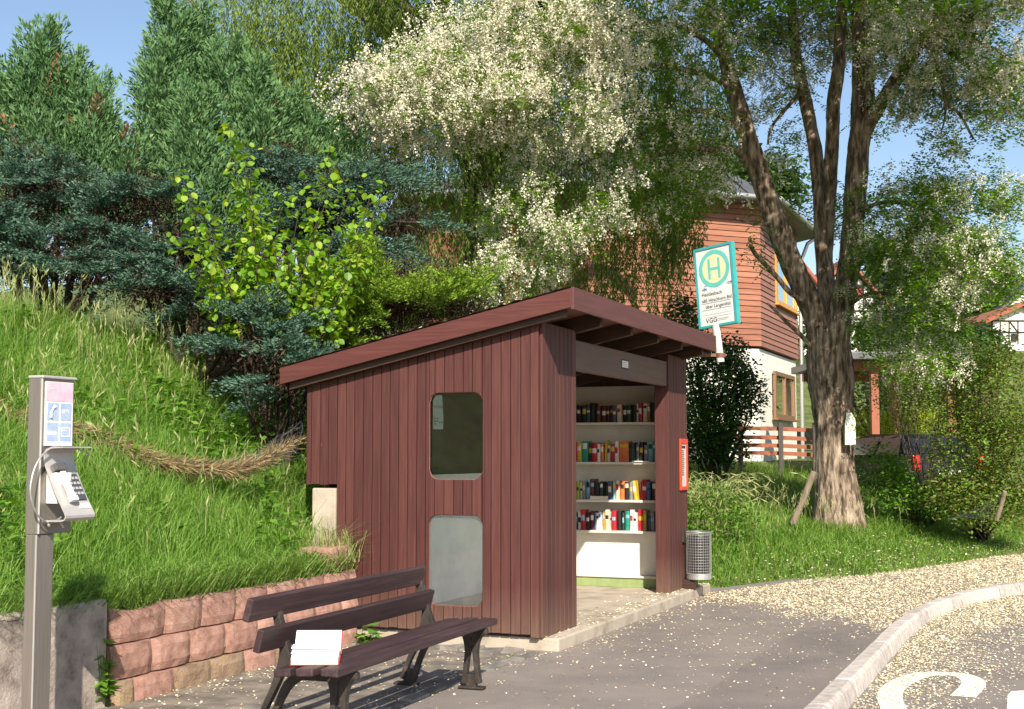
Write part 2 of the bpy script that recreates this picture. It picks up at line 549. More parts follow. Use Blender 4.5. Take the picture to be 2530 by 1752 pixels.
def resample(pts, step):
    pts = [np.array(p, float) for p in pts]
    # Catmull-Rom
    dense = []
    for a in range(len(pts) - 1):
        p0 = pts[max(a - 1, 0)]; p1 = pts[a]; p2 = pts[a + 1]; p3 = pts[min(a + 2, len(pts) - 1)]
        for t in np.linspace(0, 1, 24, endpoint=False):
            dense.append(0.5 * ((2 * p1) + (-p0 + p2) * t + (2 * p0 - 5 * p1 + 4 * p2 - p3) * t ** 2 + (-p0 + 3 * p1 - 3 * p2 + p3) * t ** 3))
    dense.append(pts[-1]); dense = np.array(dense)
    d = np.concatenate([[0], np.cumsum(np.linalg.norm(np.diff(dense, axis=0), axis=1))])
    s = np.arange(0, d[-1], step)
    return np.stack([np.interp(s, d, dense[:, k]) for k in range(dense.shape[1])], 1)


kl = resample(kp, 0.25)                                     # inner (pavement side) line of the kerb
kt = norm(np.gradient(kl, axis=0)); kn = np.stack([kt[:, 1], -kt[:, 0]], 1)   # to the road
gl = np.array([G0 + GD * t for t in np.linspace(-0.5, 22, 60)])
gl = gl + (GN * (0.12 * np.sin(np.arange(60) * 1.3) + 0.08 * np.sin(np.arange(60) * 3.1))[:, None])


def asphalt(name, base, petal_scale=60):
    m, nt, out = new_mat(name)
    tc = N(nt, 'ShaderNodeTexCoord')
    n1 = N(nt, 'ShaderNodeTexNoise', Scale=220.0, Detail=3.0)
    n2 = N(nt, 'ShaderNodeTexNoise', Scale=1.3, Detail=6.0, Roughness=0.6)
    vo = N(nt, 'ShaderNodeTexVoronoi', Scale=170.0)
    for n_ in (n1, n2, vo): nt.links.new(tc.outputs['Object'], n_.inputs['Vector'])
    c1 = ramp(nt, n1.outputs['Fac'], [(0.3, tuple(x * 0.62 for x in base)), (0.7, tuple(x * 1.35 for x in base))])
    c2 = ramp(nt, n2.outputs['Fac'], [(0.3, (0.78, 0.78, 0.78)), (0.7, (1.15, 1.1, 1.05))])
    mx = N(nt, 'ShaderNodeMix', data_type='RGBA', blend_type='MULTIPLY'); mx.inputs[0].default_value = 1
    nt.links.new(c1, mx.inputs[6]); nt.links.new(c2, mx.inputs[7])
    bs = N(nt, 'ShaderNodeBsdfPrincipled', Roughness=0.85)
    bs.inputs['Specular IOR Level'].default_value = 0.3
    nt.links.new(mx.outputs[2], bs.inputs['Base Color'])
    bp = N(nt, 'ShaderNodeBump', Strength=0.5, Distance=0.006)
    nt.links.new(vo.outputs['Distance'], bp.inputs['Height']); nt.links.new(bp.outputs[0], bs.inputs['Normal'])
    nt.links.new(bs.outputs[0], out.inputs[0])
    return m


M['pave'] = asphalt('pavement_asphalt', (0.225, 0.20, 0.188))
M['road'] = asphalt('road_asphalt', (0.235, 0.212, 0.20))
M['old_pave'] = surf('old_dusty_paving', [(0.3, (0.10, 0.088, 0.078)), (0.5, (0.18, 0.155, 0.13)), (0.7, (0.29, 0.25, 0.20))], scale=5, rough=0.95, bump=0.8, bscale=60)

# pavement: strip between the kerb and a back line
back = []
for p in kl:
    u, v = to_uv(*p)
    if u < 4.6:
        back.append(W(u, 1.66)[:2])
    else:
        b = p - kn[0] * 0
        # run to the grass line
        t = (p - G0) @ GD
        back.append(G0 + GD * max(t, -0.4) + GN * 0.5)
back = np.array(back)
# keep the sheet a simple strip where the back line jumps from wall to verge
VV = []; n_row = 10
for a, b in zip(kl, back):
    for k in range(n_row + 1):
        p = a + (b - a) * k / n_row
        VV.append((p[0], p[1], 0.0))
VV = np.array(VV); rows = len(kl)
qi, qj = np.meshgrid(np.arange(n_row), np.arange(rows - 1)); q = (qj * (n_row + 1) + qi).ravel()
lp = np.stack([q, q + n_row + 1, q + n_row + 2, q + 1], 1).ravel()
pv = link('pavement', mesh_arrays('pavement', VV, lp[::1], np.full(len(q), 4)), M['pave'])
tag(pv, kind='structure')
# road
VV = []
for a, nn in zip(kl, kn):
    for k, dist in enumerate((0.05, 1.5, 4, 8, 16)):
        p = a + nn * dist if dist < 3 else a + np.array([DU[1], -DU[0]]) * dist
        VV.append((p[0], p[1], -0.11))
VV = np.array(VV); q = np.array([r * 5 + k for r in range(rows - 1) for k in range(4)])
lp = np.stack([q, q + 1, q + 6, q + 5], 1).ravel()
rd = link('road', mesh_arrays('road', VV, lp, np.full(len(q), 4)), M['road'])
tag(rd, kind='structure')
mb = MB()
edge_px = [(1380, 1690), (1480, 1610), (1597, 1553), (1690, 1488), (1760, 1440), (1830, 1412), (1930, 1405)]
pin = [at_h(*p_, 0.004) for p_ in edge_px]
uk0, uk1 = to_uv(pin[0][0], pin[0][1])[0], to_uv(pin[-1][0], pin[-1][1])[0]
kk_ = [p_ for p_ in kl if uk0 <= to_uv(*p_)[0] <= uk1][::-1]
mb.add([(p_[0], p_[1], 0.004) for p_ in pin] + [(p_[0], p_[1], 0.004) for p_ in kk_], [tuple(range(len(pin) + len(kk_)))[::-1]])
M['new_pave'] = asphalt('newer_asphalt', (0.20, 0.177, 0.168))
o = mb.build('asphalt_patch', M['new_pave'], pv)
# older paving under the bench: a strip 4 mm above the asphalt, against the wall
mb = MB()
outl = [W(-9, 0.06, 0.004), W(-3, 0.05, 0.004), W(-0.05, -0.02, 0.004), W(0.0, 0.35, 0.004), W(0.0, 1.64, 0.004), W(-9, 1.64, 0.004)]
mb.prism(outl, (0, 0, -0.05))
op = mb.build('old_paving', M['old_pave'])
tag(op, kind='structure')
# edging stones between old paving and asphalt, and a second row by the shelter
M['edging'] = surf('edging_stone', [(0.3, (0.13, 0.12, 0.11)), (0.7, (0.26, 0.235, 0.21))], scale=9, rough=0.95, bump=0.7, bscale=60, obj_rand=0.4)
for k in range(22):
    L_ = 0.24 + 0.05 * random.random()
    mb = MB(); mb.box(-L_ / 2, L_ / 2, -0.05, 0.05, -0.05, 0.013 + 0.008 * random.random(), 0.006)
    o = mb.build('edging_stone', M['edging'], op)
    p = W(-6.1 + k * 0.275, 0.0 + 0.012 * random.uniform(-1, 1))
    o.location = (p[0], p[1], 0.0); o.rotation_euler = (0, 0, RZ + random.uniform(-.03, .03))
for k in range(9):
    mb = MB(); mb.box(-0.09, 0.09, -0.07, 0.07, -0.05, 0.02 + 0.012 * random.random(), 0.012)
    o = mb.build('edging_stone', M['edging'], op)
    p = W(-0.17 + random.uniform(-.02, .02), 0.18 + k * 0.165)
    o.location = (p[0], p[1], 0.0); o.rotation_euler = (0, 0, RZ + random.uniform(-.1, .1))

# ---- kerb: each stone a piece
M['kerb'] = surf('kerb_granite', [(0.3, (0.32, 0.28, 0.255)), (0.5, (0.46, 0.41, 0.38)), (0.7, (0.56, 0.51, 0.475))], scale=14, rough=0.85, bump=0.6, bscale=70, obj_rand=0.2)
kerb = bpy.data.objects.new('kerb', None); COL.objects.link(kerb); tag(kerb, kind='structure')
prof = [(0.0, -0.16), (0.0, 0.012), (0.105, 0.014), (0.135, -0.004), (0.158, -0.11), (0.16, -0.16)]
kd = resample(kp, 0.05)
mbk = MB(); vs = []
for a_, n_k in zip(kl, kn):
    for o_, z_ in ((0.012, -0.16), (0.012, -0.004), (0.10, -0.004), (0.140, -0.11), (0.140, -0.16)):
        q_ = a_ + n_k * o_; vs.append((q_[0], q_[1], z_))
mbk.add(vs, [(r_ * 5 + k, (r_ + 1) * 5 + k, (r_ + 1) * 5 + k + 1, r_ * 5 + k + 1) for r_ in range(len(kl) - 1) for k in range(4)])
M['joint_soil'] = surf('mossy_joint', [(0.35, (0.02, 0.018, 0.012)), (0.65, (0.05, 0.06, 0.02))], scale=20, rough=1.0, bump=0.3)
mbk.build('joint_bed', M['joint_soil'], kerb)
kdt = norm(np.gradient(kd, axis=0)); kdn = np.stack([kdt[:, 1], -kdt[:, 0]], 1)
s = 0
while s < len(kd) - 4:
    pl = kd[s]
    ln = 20 if to_uv(*pl)[0] < 2.2 else (11 if s < 480 else 16)
    e = min(s + ln, len(kd) - 1)
    idx = [s, (s + e) // 2, e]
    mb = MB(); vs = []
    jz = random.uniform(-0.006, 0.006); jo = random.uniform(-0.006, 0.006)
    for a_, t in zip(idx, (0.012, 0, -0.012)):
        c = kd[a_] + kdt[a_] * t
        for o_, z_ in prof:
            q_ = c + kdn[a_] * (o_ + jo)
            vs.append((q_[0] - pl[0], q_[1] - pl[1], z_ + jz))
    n = len(prof); fs = []
    for r_ in range(2):
        for k in range(n):
            fs.append((r_ * n + k, (r_ + 1) * n + k, (r_ + 1) * n + (k + 1) % n, r_ * n + (k + 1) % n))
    fs += [tuple(range(n)), tuple(range(2 * n, 3 * n))[::-1]]
    mb.add(vs, fs)
    mb.build('kerb_stone', M['kerb'], kerb, loc=(pl[0], pl[1], 0), bevel=0.006)
    s = e

# ---- painted letters on the road (an S and the stem of the next letter)
M['road_paint'] = surf('worn_road_paint', [(0.30, (0.35, 0.32, 0.29)), (0.40, (0.72, 0.69, 0.64)), (0.7, (0.80, 0.77, 0.72))], scale=26, rough=0.8, bump=0.3, bscale=120)


def stroke(pts, w, name):
    pts = resample(pts, 0.03)
    t = norm(np.gradient(pts, axis=0)); nn = np.stack([t[:, 1], -t[:, 0]], 1)
    mb = MB(); vs = []
    for p, n_ in zip(pts, nn):
        a = p + n_ * w / 2; b = p - n_ * w / 2
        vs += [(a[0], a[1], -0.106), (b[0], b[1], -0.106)]
    mb.add(vs, [(2 * k, 2 * k + 1, 2 * k + 3, 2 * k + 2) for k in range(len(pts) - 1)])
    o = mb.build(name, M['road_paint'], rd)
    return o


def rp(px, py):
    return at_h(px, py, -0.106)[:2]


stroke([rp(2167, 1568), rp(2192, 1538), rp(2168, 1521), rp(2120, 1516), rp(2070, 1520), rp(2022, 1540), rp(2003, 1568), rp(2030, 1620), rp(2110, 1680), rp(2150, 1740)], 0.17, 'painted_letter')
mbp = MB()
q4 = [rp(2262, 1596 + 60), rp(2268, 1565), rp(2276, 1556), rp(2330, 1553), rp(2400, 1700)]
mbp.add([(p[0], p[1], -0.106) for p in q4], [(0, 1, 2, 3, 4)][::-1])
mbp.build('painted_letter', M['road_paint'], rd)

# ================================================================== SHELTER
shed = thing('book_shelter', 'red brown boarded bus shelter with sloping roof, used as an open book exchange', 'shelter', (C0[0], C0[1], 0), RZ)
US, UE = 0.0, 4.50            # side wall planes
VB = 1.857                    # inner face of back wall (lower)
RV0, RV1, RU0, RU1 = -0.35, 2.34, -0.16, 4.56
ZT0, ZT1 = 2.873, 2.30        # roof top front / back


def roof_z(v):
    return ZT0 + (ZT1 - ZT0) * (v - RV0) / (RV1 - RV0)


# slab
mb = MB(); mb.box(0.03, 5.0, -0.145, 1.86, -0.12, 0.10)
mb.build('floor_slab', M['slab'], shed, bevel=0.015)
# concrete back wall, upper timber back wall
mb = MB(); mb.box(-0.02, 4.48, VB, 2.09, -0.2, 1.27); mb.build('back_wall', M['slab'], shed, bevel=0.012)
mb = MB(); mb.box(0.06, 4.42, VB - 0.012, VB - 0.002, 0.1, 1.36); mb.build('wall_lining', M['grey_wall'], shed)
mb = MB(); mb.box(0.04, 4.455, VB + 0.10, VB + 0.14, 1.275, roof_z(VB + 0.14) - 0.075); mb.build('upper_back_wall', M['beam'], shed)

# side wall boards with the two rounded window openings
WV0, WV1 = 0.493, 0.98
WIN = [(1.351, 2.067), (0.323, 1.062)]
RC = 0.085


def win_top(v, z0, z1):
    d = 0.0
    if v < WV0 + RC: x = WV0 + RC - v; d = RC - math.sqrt(max(0, RC * RC - x * x))
    elif v > WV1 - RC: x = v - (WV1 - RC); d = RC - math.sqrt(max(0, RC * RC - x * x))
    return z1 - d, z0 + d


def board_piece(parent, v0, v1, lower, upper, name='board', u0=0.0, th=0.02, proud=0.0):
    """board on the side wall plane between curves lower(v) and upper(v), u from 0 outwards to -th"""
    n = 4
    vs_ = np.linspace(v0 + 0.0034, v1 - 0.0034, n + 1)
    outl = [(u0, v, lower(v)) for v in vs_] + [(u0, v, upper(v)) for v in vs_[::-1]]
    mb = MB(); mb.prism(outl, (-th - proud, 0, 0))
    return mb.build(name, M['board'], parent, bevel=0.0025)


wall = MB()
wall.box(0.001, 0.03, 0.02, WV0 - 0.01, 0.13, 2.62); wall.box(0.001, 0.03, WV1 + 0.01, 1.85, 0.13, 2.42)
wall.box(0.001, 0.03, WV0 - 0.009, WV1 + 0.009, 0.13, WIN[1][0] - 0.002); wall.box(0.001, 0.03, WV0 - 0.009, WV1 + 0.009, WIN[1][1] + 0.002, WIN[0][0] - 0.002)
wall.box(0.001, 0.03, WV0 - 0.009, WV1 + 0.009, WIN[0][1] + 0.002, 2.52)
wall.box(0.001, 0.03, 1.851, 2.14, 1.33, 2.33)
side = wall.build('side_wall', M['beam'], shed)
bw = 0.0845
edges = [0.0, 0.075]
while edges[-1] < 2.14:
    edges.append(edges[-1] + bw + random.uniform(-0.004, 0.004))
edges[-1] = 2.15
# put the window edges on board joints as in the photograph where near
for a, b in zip(edges[:-1], edges[1:]):
    mid = (a + b) / 2
    top = lambda v: roof_z(v) - 0.175
    bot_z = 0.105 if a == 0 else (0.125 + random.uniform(-0.004, 0.004) if mid < VB else 1.30 + random.uniform(-0.004, 0.004))
    bot = lambda v, z=bot_z: z
    pr = random.uniform(0, 0.003) + (0.006 if a == 0 else 0)
    if b <= WV0 or a >= WV1:
        board_piece(side, a, b, bot, top, proud=pr)
    else:
        # clip part of board outside the opening
        if a < WV0:
            board_piece(side, a, WV0 + 0.0034, bot, top, proud=pr); a = WV0
        if b > WV1:
            board_piece(side, WV1 - 0.0034, b, bot, top, proud=pr); b = WV1
        board_piece(side, a, b, lambda v: win_top(v, *WIN[0])[0], top, proud=pr)
        board_piece(side, a, b, lambda v: win_top(v, *WIN[1])[0], lambda v: win_top(v, *WIN[0])[1], proud=pr)
        board_piece(side, a, b, bot, lambda v: win_top(v, *WIN[1])[1], proud=pr)
# window panes with thin rims
for z0, z1 in WIN:
    vs_ = np.linspace(WV0 - 0.006, WV1 + 0.006, 17)
    mb = MB(); outl = [(0.012, v, z0 - 0.006) for v in (vs_[0], vs_[-1])] + [(0.012, v, z1 + 0.006) for v in (vs_[-1], vs_[0])]
    mb.prism(outl, (0.005, 0, 0)); pane = mb.build('window_pane', M['glass'] if z0 > 1 else M['milky_glass'], shed)
    vin = np.linspace(WV0 + 0.0005, WV1 - 0.0005, 25)
    path = [(-0.004, v, win_top(v, z0, z1)[1] + 0.0) for v in vin] + [(-0.004, v, win_top(v, z0, z1)[0]) for v in vin[::-1]]
    path.append(path[0])
    mb = MB(); mb.tube(path, 0.0045, 5); mb.build('window_rim', M['soffit'], pane)

# front: left panel, right panel, lintel
def front_board(u0, u1, z0, z1, parent, th=0.02):
    mb = MB(); mb.box(u0 + 0.003, u1 - 0.003, -th - random.uniform(0, 0.002), 0.0, z0, z1)
    return mb.build('board', M['board'], parent, bevel=0.003)


mb = MB(); mb.box(0.012, 0.81, 0.002, 0.055, 0.10, 2.62); fp = mb.build('front_panel', M['board'], shed)
ub = np.linspace(0.0, 0.815, 9)
for a, b in zip(ub[:-1], ub[1:]): front_board(a, b, 0.104 + random.uniform(-.002, .004), 2.625, fp)
mb = MB(); mb.box(3.76, 4.49, 0.002, 0.10, 0.10, 2.62); rp_ = mb.build('right_panel', M['board'], shed)
ub = np.linspace(3.755, 4.50, 8)
for a, b in zip(ub[:-1], ub[1:]): front_board(a, b, 0.104 + random.uniform(-.002, .004), 2.625, rp_)
mb = MB(); mb.box(3.725, 3.756, -0.03, 0.125, 0.101, 2.53); mb.build('jamb', M['board'], rp_, bevel=0.004)
mb = MB(); mb.box(0.816, 0.845, -0.01, 0.10, 0.101, 2.28); mb.build('jamb', M['board'], fp, bevel=0.004)
mb = MB(); mb.box(0.818, 3.752, -0.012, 0.05, 2.283, 2.545); lint = mb.build('lintel', M['lintel'], shed, bevel=0.005)
mb = MB(); mb.box(2.15, 2.34, -0.017, -0.0125, 2.39, 2.455); pl_ = mb.build('name_plate', M['paper'], lint)
mb = MB(); mb.box(2.135, 2.355, -0.0145, -0.0122, 2.378, 2.467); mb.build('plate_backing', M['black_ink'], lint)
for k in range(3):
    mb = MB(); mb.box(2.17, 2.32 - 0.03 * (k == 2), -0.0178, -0.0172, 2.402 + k * 0.017, 2.408 + k * 0.017); mb.build('plate_lettering', M['grey_paper'], pl_)
# right end wall (boards seen from inside are hidden by the bookcase)
mb = MB(); mb.prism([(4.46, 0.103, 0.101), (4.46, 2.14, 0.101), (4.46, 2.14, roof_z(2.14) - 0.08), (4.46, 0.103, roof_z(0.103) - 0.08)], (0.03, 0, 0)); mb.build('end_wall', M['board'], shed)
# roof
roof = MB()
t0, t1 = 0.055, 0.0
roof.hexa([(RU0 + .02, RV0 + .02, roof_z(RV0 + .02) - 0.05), (RU1 - .02, RV0 + .02, roof_z(RV0 + .02) - 0.05), (RU1 - .02, RV1 - .02, roof_z(RV1 - .02) - 0.05), (RU0 + .02, RV1 - .02, roof_z(RV1 - .02) - 0.05),
           (RU0 + .02, RV0 + .02, roof_z(RV0 + .02) - 0.012), (RU1 - .02, RV0 + .02, roof_z(RV0 + .02) - 0.012), (RU1 - .02, RV1 - .02, roof_z(RV1 - .02) - 0.012), (RU0 + .02, RV1 - .02, roof_z(RV1 - .02) - 0.012)])
rf = roof.build('roof', M['beam'], shed)
# soffit boards under the front overhang and ceiling (run along u)
vs_ = np.linspace(RV0 + 0.03, RV1 - 0.03, 18)
for a, b in zip(vs_[:-1], vs_[1:]):
    mb = MB(); a2, b2 = a + 0.003, b - 0.003
    zA, zB = roof_z(a2) - 0.0515, roof_z(b2) - 0.0515
    mb.hexa([(RU0 + .03, a2, zA - 0.016), (RU1 - .03, a2, zA - 0.016), (RU1 - .03, b2, zB - 0.016), (RU0 + .03, b2, zB - 0.016), (RU0 + .03, a2, zA), (RU1 - .03, a2, zA), (RU1 - .03, b2, zB), (RU0 + .03, b2, zB)])
    mb.build('soffit_board', M['soffit'], rf)
# fascias: side, front, far side, back
fh = 0.158


def fascia_side(u0, u1, name='fascia'):
    mb = MB()
    zt0, zt1 = roof_z(RV0) + 0.0, roof_z(RV1)
    mb.hexa([(u0, RV0 + .026, zt0 - fh), (u1, RV0 + .026, zt0 - fh), (u1, RV1, zt1 - fh + 0.015), (u0, RV1, zt1 - fh + 0.015), (u0, RV0 + .026, zt0 - .004), (u1, RV0 + .026, zt0 - .004), (u1, RV1, zt1), (u0, RV1, zt1)])
    return mb.build(name, M['fascia_side'], rf, bevel=0.004)


M['fascia_side'] = paint_mat('red_brown_side_fascia', [(0.25, (0.066, 0.020, 0.018)), (0.5, (0.095, 0.029, 0.025)), (0.8, (0.135, 0.046, 0.038))], grain=(20, 1.2, 30), chip_at=0.69)
M['fascia'] = paint_mat('red_brown_front_fascia', [(0.25, (0.078, 0.026, 0.025)), (0.5, (0.105, 0.036, 0.034)), (0.8, (0.14, 0.052, 0.046))], grain=(1.0, 20, 26), chip_at=0.74)
fascia_side(RU0, RU0 + 0.025); fascia_side(RU1 - 0.025, RU1)
mb = MB(); mb.box(RU0 - 0.004, RU1 + 0.004, RV0, RV0 + 0.025, ZT0 - 0.175, ZT0 + 0.004); mb.build('fascia', M['fascia'], rf, bevel=0.004)
mb = MB(); mb.box(RU0 + .03, RU1 - .03, RV1 - 0.025, RV1 - .001, ZT1 - fh, ZT1 + 0.004); mb.build('fascia', M['fascia'], rf)
# worn felt lapping over the edges, uneven and strewn with petals
fm = MB(); nu, nv = 40, 60
us_ = np.linspace(RU0 - 0.012, RU1 + 0.012, nu); vv_ = np.linspace(RV0 + 0.03, RV1 + 0.02, nv)
fv = []
for a in us_:
    for b in vv_:
        edge = a < RU0 + 0.05
        fv.append((a, b, roof_z(b) + 0.010 + 0.006 * math.sin(b * 23 + a * 3) * random.random() + (0.022 * random.random() if 0.0 < b < 1.5 else 0.008 * random.random())))
fm.add(fv, [(x * nv + y, (x + 1) * nv + y, (x + 1) * nv + y + 1, x * nv + y + 1) for x in range(nu - 1) for y in range(nv - 1)])
fm.build('roofing_felt', M['felt'], rf)
# rafters ending under the front overhang
for u1 in (-0.03, 0.86, 1.74, 2.62, 3.50, 4.38):
    mb = MB(); a, b = RV0 + 0.10, RV1 - 0.06
    zA, zB = roof_z(a) - 0.07, roof_z(b) - 0.07
    u0 = u1 - 0.07
    mb.hexa([(u0, a, zA - 0.13), (u1, a, zA - 0.13), (u1, b, zB - 0.13), (u0, b, zB - 0.13), (u0, a, zA), (u1, a, zA), (u1, b, zB), (u0, b, zB)])
    mb.build('rafter', M['beam'], rf, bevel=0.004)

# bookcase against the far end wall
SH = [1.917, 1.476, 1.056, 0.716]        # top faces of shelves
SU = 4.19                                 # shelf front edge
mb = MB(); mb.box(4.43, 4.455, 0.13, 1.82, 0.102, 2.33); case = mb.build('bookcase', M['white_paint'], shed)
for k, z in enumerate(SH):
    sag = 0.0
    mb = MB(); mb.box(SU + 0.0, 4.428, 0.132, 1.82, z - 0.026, z); mb.build('shelf', M['white_paint'], case, bevel=0.003)
mb = MB(); mb.box(SU - 0.005, 4.427, 0.10, 0.129, 0.103, 2.33); mb.build('side_board', M['white_paint'], case)
mb = MB(); mb.box(SU - 0.02, 4.42, 0.135, 1.81, 0.205, 0.225); mb.build('ledge', M['white_paint'], case, bevel=0.004)
mb = MB(); mb.box(SU, 4.42, 0.135, 1.81, 0.102, 0.203); mb.build('plinth', M['green_board'], case)
mb = MB(); mb.box(SU + 0.13, 4.428, 0.135, 1.81, 0.227, 0.688); mb.build('lower_panel', M['white_paint'], case)

# ------------------------------------------------------------------ books, one by one
BC = {'r': ('red', (0.42, 0.02, 0.03)), 'dr': ('dark red', (0.13, 0.012, 0.015)), 'w': ('white', (0.72, 0.70, 0.65)), 'k': ('black', (0.018, 0.018, 0.02)),
      'dg': ('dark green', (0.02, 0.045, 0.035)), 'g': ('teal', (0.02, 0.27, 0.20)), 'y': ('yellow', (0.62, 0.44, 0.04)), 'b': ('blue', (0.05, 0.16, 0.36)),
      'lb': ('light blue', (0.22, 0.45, 0.55)), 'br': ('brown', (0.11, 0.05, 0.035)), 'o': ('orange', (0.62, 0.17, 0.04)), 'gr': ('grey', (0.22, 0.22, 0.23)),
      'p': ('pink', (0.55, 0.05, 0.16)), 'c': ('cream', (0.62, 0.54, 0.38)), 'sl': ('slate blue', (0.06, 0.09, 0.13)), 'lg': ('lime green', (0.30, 0.42, 0.06)), 'og': ('ochre', (0.42, 0.24, 0.05))}
BM = {}
for kx, (nm, c) in BC.items():
    BM[kx] = surf('book_' + nm.replace(' ', '_'), [(0.35, tuple(x * 0.8 for x in c)), (0.7, tuple(min(0.8, x * 1.15) for x in c))], scale=25, rough=0.5, bump=0.08)
ROWS = [
    [('br', 46, .20), ('k', 40, .19), ('dg', 48, .21), ('sl', 40, .21), ('k', 46, .21), ('br', 40, .20), ('dr', 50, .20), ('k', 36, .19), ('dr', 34, .19), ('sl', 36, .19), ('c', 46, .205), ('k', 40, .19), ('dg', 44, .20), ('k', 44, .205), ('w', 20, .205), ('r', 36, .215), ('w', 40, .215), ('og', 30, .20), ('k', 46, .215), ('sl', 42, .20)],
    [('p', 42, .215), ('y', 48, .225), ('g', 60, .225), ('br', 40, .215), ('r', 56, .22), ('w', 28, .20), ('o', 32, .20), ('y', 18, .23), ('c', 36, .19), ('r', 46, .215), ('w', 38, .22), ('o', 104, .225), ('dg', 58, .21), ('gr', 30, .21), ('k', 42, .215), ('gr', 40, .20), ('lb', 46, .22), ('g', 50, .23), ('dg', 46, .225)],
    [('y', 40, .185), ('lg', 30, .205), ('w', 28, .195), ('gr', 28, .20), ('lb', 40, .22), ('br', 44, .225), ('k', 58, .195), ('dg', 36, .195), ('k', 42, .19), ('sl', 44, .20), ('lb', 34, .205), ('c', 36, .215), ('o', 46, .22), ('k', 50, .20), ('gr', 32, .205), ('y', 36, .215), ('r', 18, .20), ('r', 52, .23), ('b', 36, .205), ('br', 54, .215), ('dr', 44, .215), ('k', 40, .21)],
    [('dg', 46, .19), ('w', 38, .20), ('r', 50, .22), ('k', 38, .205), ('dr', 40, .205), ('b', 20, .20), ('w', 30, .20), ('w', 28, .205), ('og', 26, .205), ('c', 46, .22), ('w', 26, .215), ('r', 46, .225), ('k', 44, .22), ('dg', 24, .20), ('g', 54, .21), ('w', 34, .235), ('w', 36, .20), ('r', 58, .235), ('og', 34, .22), ('sl', 44, .21), ('gr', 36, .21), ('br', 42, .21), ('b', 34, .205)],
]
ORD = ['first', 'second', 'third', 'fourth', 'fifth', 'sixth', 'seventh', 'eighth', 'ninth', 'tenth', 'eleventh', 'twelfth', 'thirteenth', 'fourteenth', 'fifteenth', 'sixteenth', 'seventeenth', 'eighteenth', 'nineteenth', 'twentieth', 'twenty-first', 'twenty-second', 'twenty-third', 'twenty-fourth']
SHN = ['top', 'second', 'third', 'lowest']
M['pages'] = surf('page_edges', [(0.3, (0.55, 0.50, 0.40)), (0.7, (0.70, 0.66, 0.56))], scale=60, rough=0.9, bump=0.2, stretch=(1, 1, 1))


def book(loc_u, v_left, th, hgt, z, key, label, tilt=0.0, depth=None):
    """book standing with its spine to the room (towards -u)"""
    depth = depth or random.uniform(0.125, 0.15)
    p = W(loc_u, v_left - th / 2, z)
    b = thing('book', label, 'book', p, RZ, 'books on the shelter shelves')
    mb = MB()
    h2 = th / 2 - 0.0006
    # cover: rounded spine plus two boards
    outl = [(depth, h2), (0.012, h2), (0.004, h2 * 0.75), (0.0, 0), (0.004, -h2 * 0.75), (0.012, -h2), (depth, -h2), (depth, -h2 + 0.003), (0.014, -h2 + 0.003), (0.014, h2 - 0.003), (depth, h2 - 0.003)]
    mb.prism([(x, y, 0.0005) for x, y in outl], (0, 0, hgt))
    mb.build('cover', BM[key], b)
    mb = MB(); mb.box(0.0145, depth - 0.006, -h2 + 0.0032, h2 - 0.0032, 0.004, hgt - 0.004); mb.build('page_block', M['pages'], b)
    if th > 0.024:
        mb = MB(); zc = hgt * random.uniform(0.55, 0.8); hh = hgt * random.uniform(0.06, 0.16)
        mb.prism([(0.0035, h2 * 0.7, zc - hh), (-0.0012, 0, zc - hh), (0.0035, -h2 * 0.7, zc - hh)], (0, 0, 2 * hh))
        mb.build('spine_title', random.choice([BM['w'], BM['c'], BM['y'], BM['k'], BM['lb'], BM['w']]) if key not in ('w', 'c') else random.choice([BM['k'], BM['r'], BM['b']]), b)
    if tilt:
        b.rotation_euler = (tilt, 0, RZ)
    return b


for r_, row in enumerate(ROWS):
    v = 1.24
    tot = sum(b_[1] for b_ in row) / 1000
    sc_ = min(1.25, (1.24 - 0.14) / (tot + 0.012 * len(row) * 0.2))
    for n_, (kx, th, hg) in enumerate(row):
        th = th / 1000 * sc_ * 0.985
        lab = f"{BC[kx][0]} book, {ORD[n_]} from the left on the {SHN[r_]} shelf of the shelter"
        tilt = 0.0
        if r_ == 2 and n_ == 15: tilt = -0.16
        if r_ == 0 and n_ == 6: tilt = 0.05
        if r_ == 3 and n_ == 12: tilt = -0.03
        if v - th < 0.136: break
        tilt = tilt or random.choice((0, 0, 0, 0.0, 0.025, -0.03))
        book(SU + 0.022 + random.uniform(0, 0.05), v - (0.012 if abs(tilt) > .1 else 0), th, hg * random.uniform(0.93, 1.04), SH[r_] + 0.001, kx, lab, tilt)
        v -= th + (0.006 * random.random() ** 3) + (0.035 if tilt < -0.1 else 0)
# the book that lies flat on the third shelf in front of the others
fb = thing('book', 'white book lying flat at the front of the third shelf', 'book', W(SU + 0.016, 1.02, SH[2] + 0.001), RZ, 'books on the shelter shelves')
mb = MB(); mb.box(0, 0.13, -0.21, 0, 0.0005, 0.003); mb.box(0, 0.13, -0.21, 0, 0.036, 0.039); mb.box(0.127, 0.13, -0.21, 0, 0.0032, 0.0358); mb.build('cover', BM['w'], fb)
mb = MB(); mb.box(0.004, 0.1265, -0.205, -0.005, 0.0033, 0.0357); mb.build('page_block', M['pages'], fb)
fb.location.x -= 0.018 * DU[0]; fb.location.y -= 0.018 * DU[1]
# flat leaflet on the edge of the second shelf
mb = MB(); mb.box(0, 0.12, -0.2, 0, 0.0006, 0.012)
o = mb.build('leaflet', M['paper'], None, loc=W(SU - 0.02, 0.52, SH[1]), rotz=RZ)
tag(o, 'white leaflet lying on the edge of the second shelf', 'leaflet')

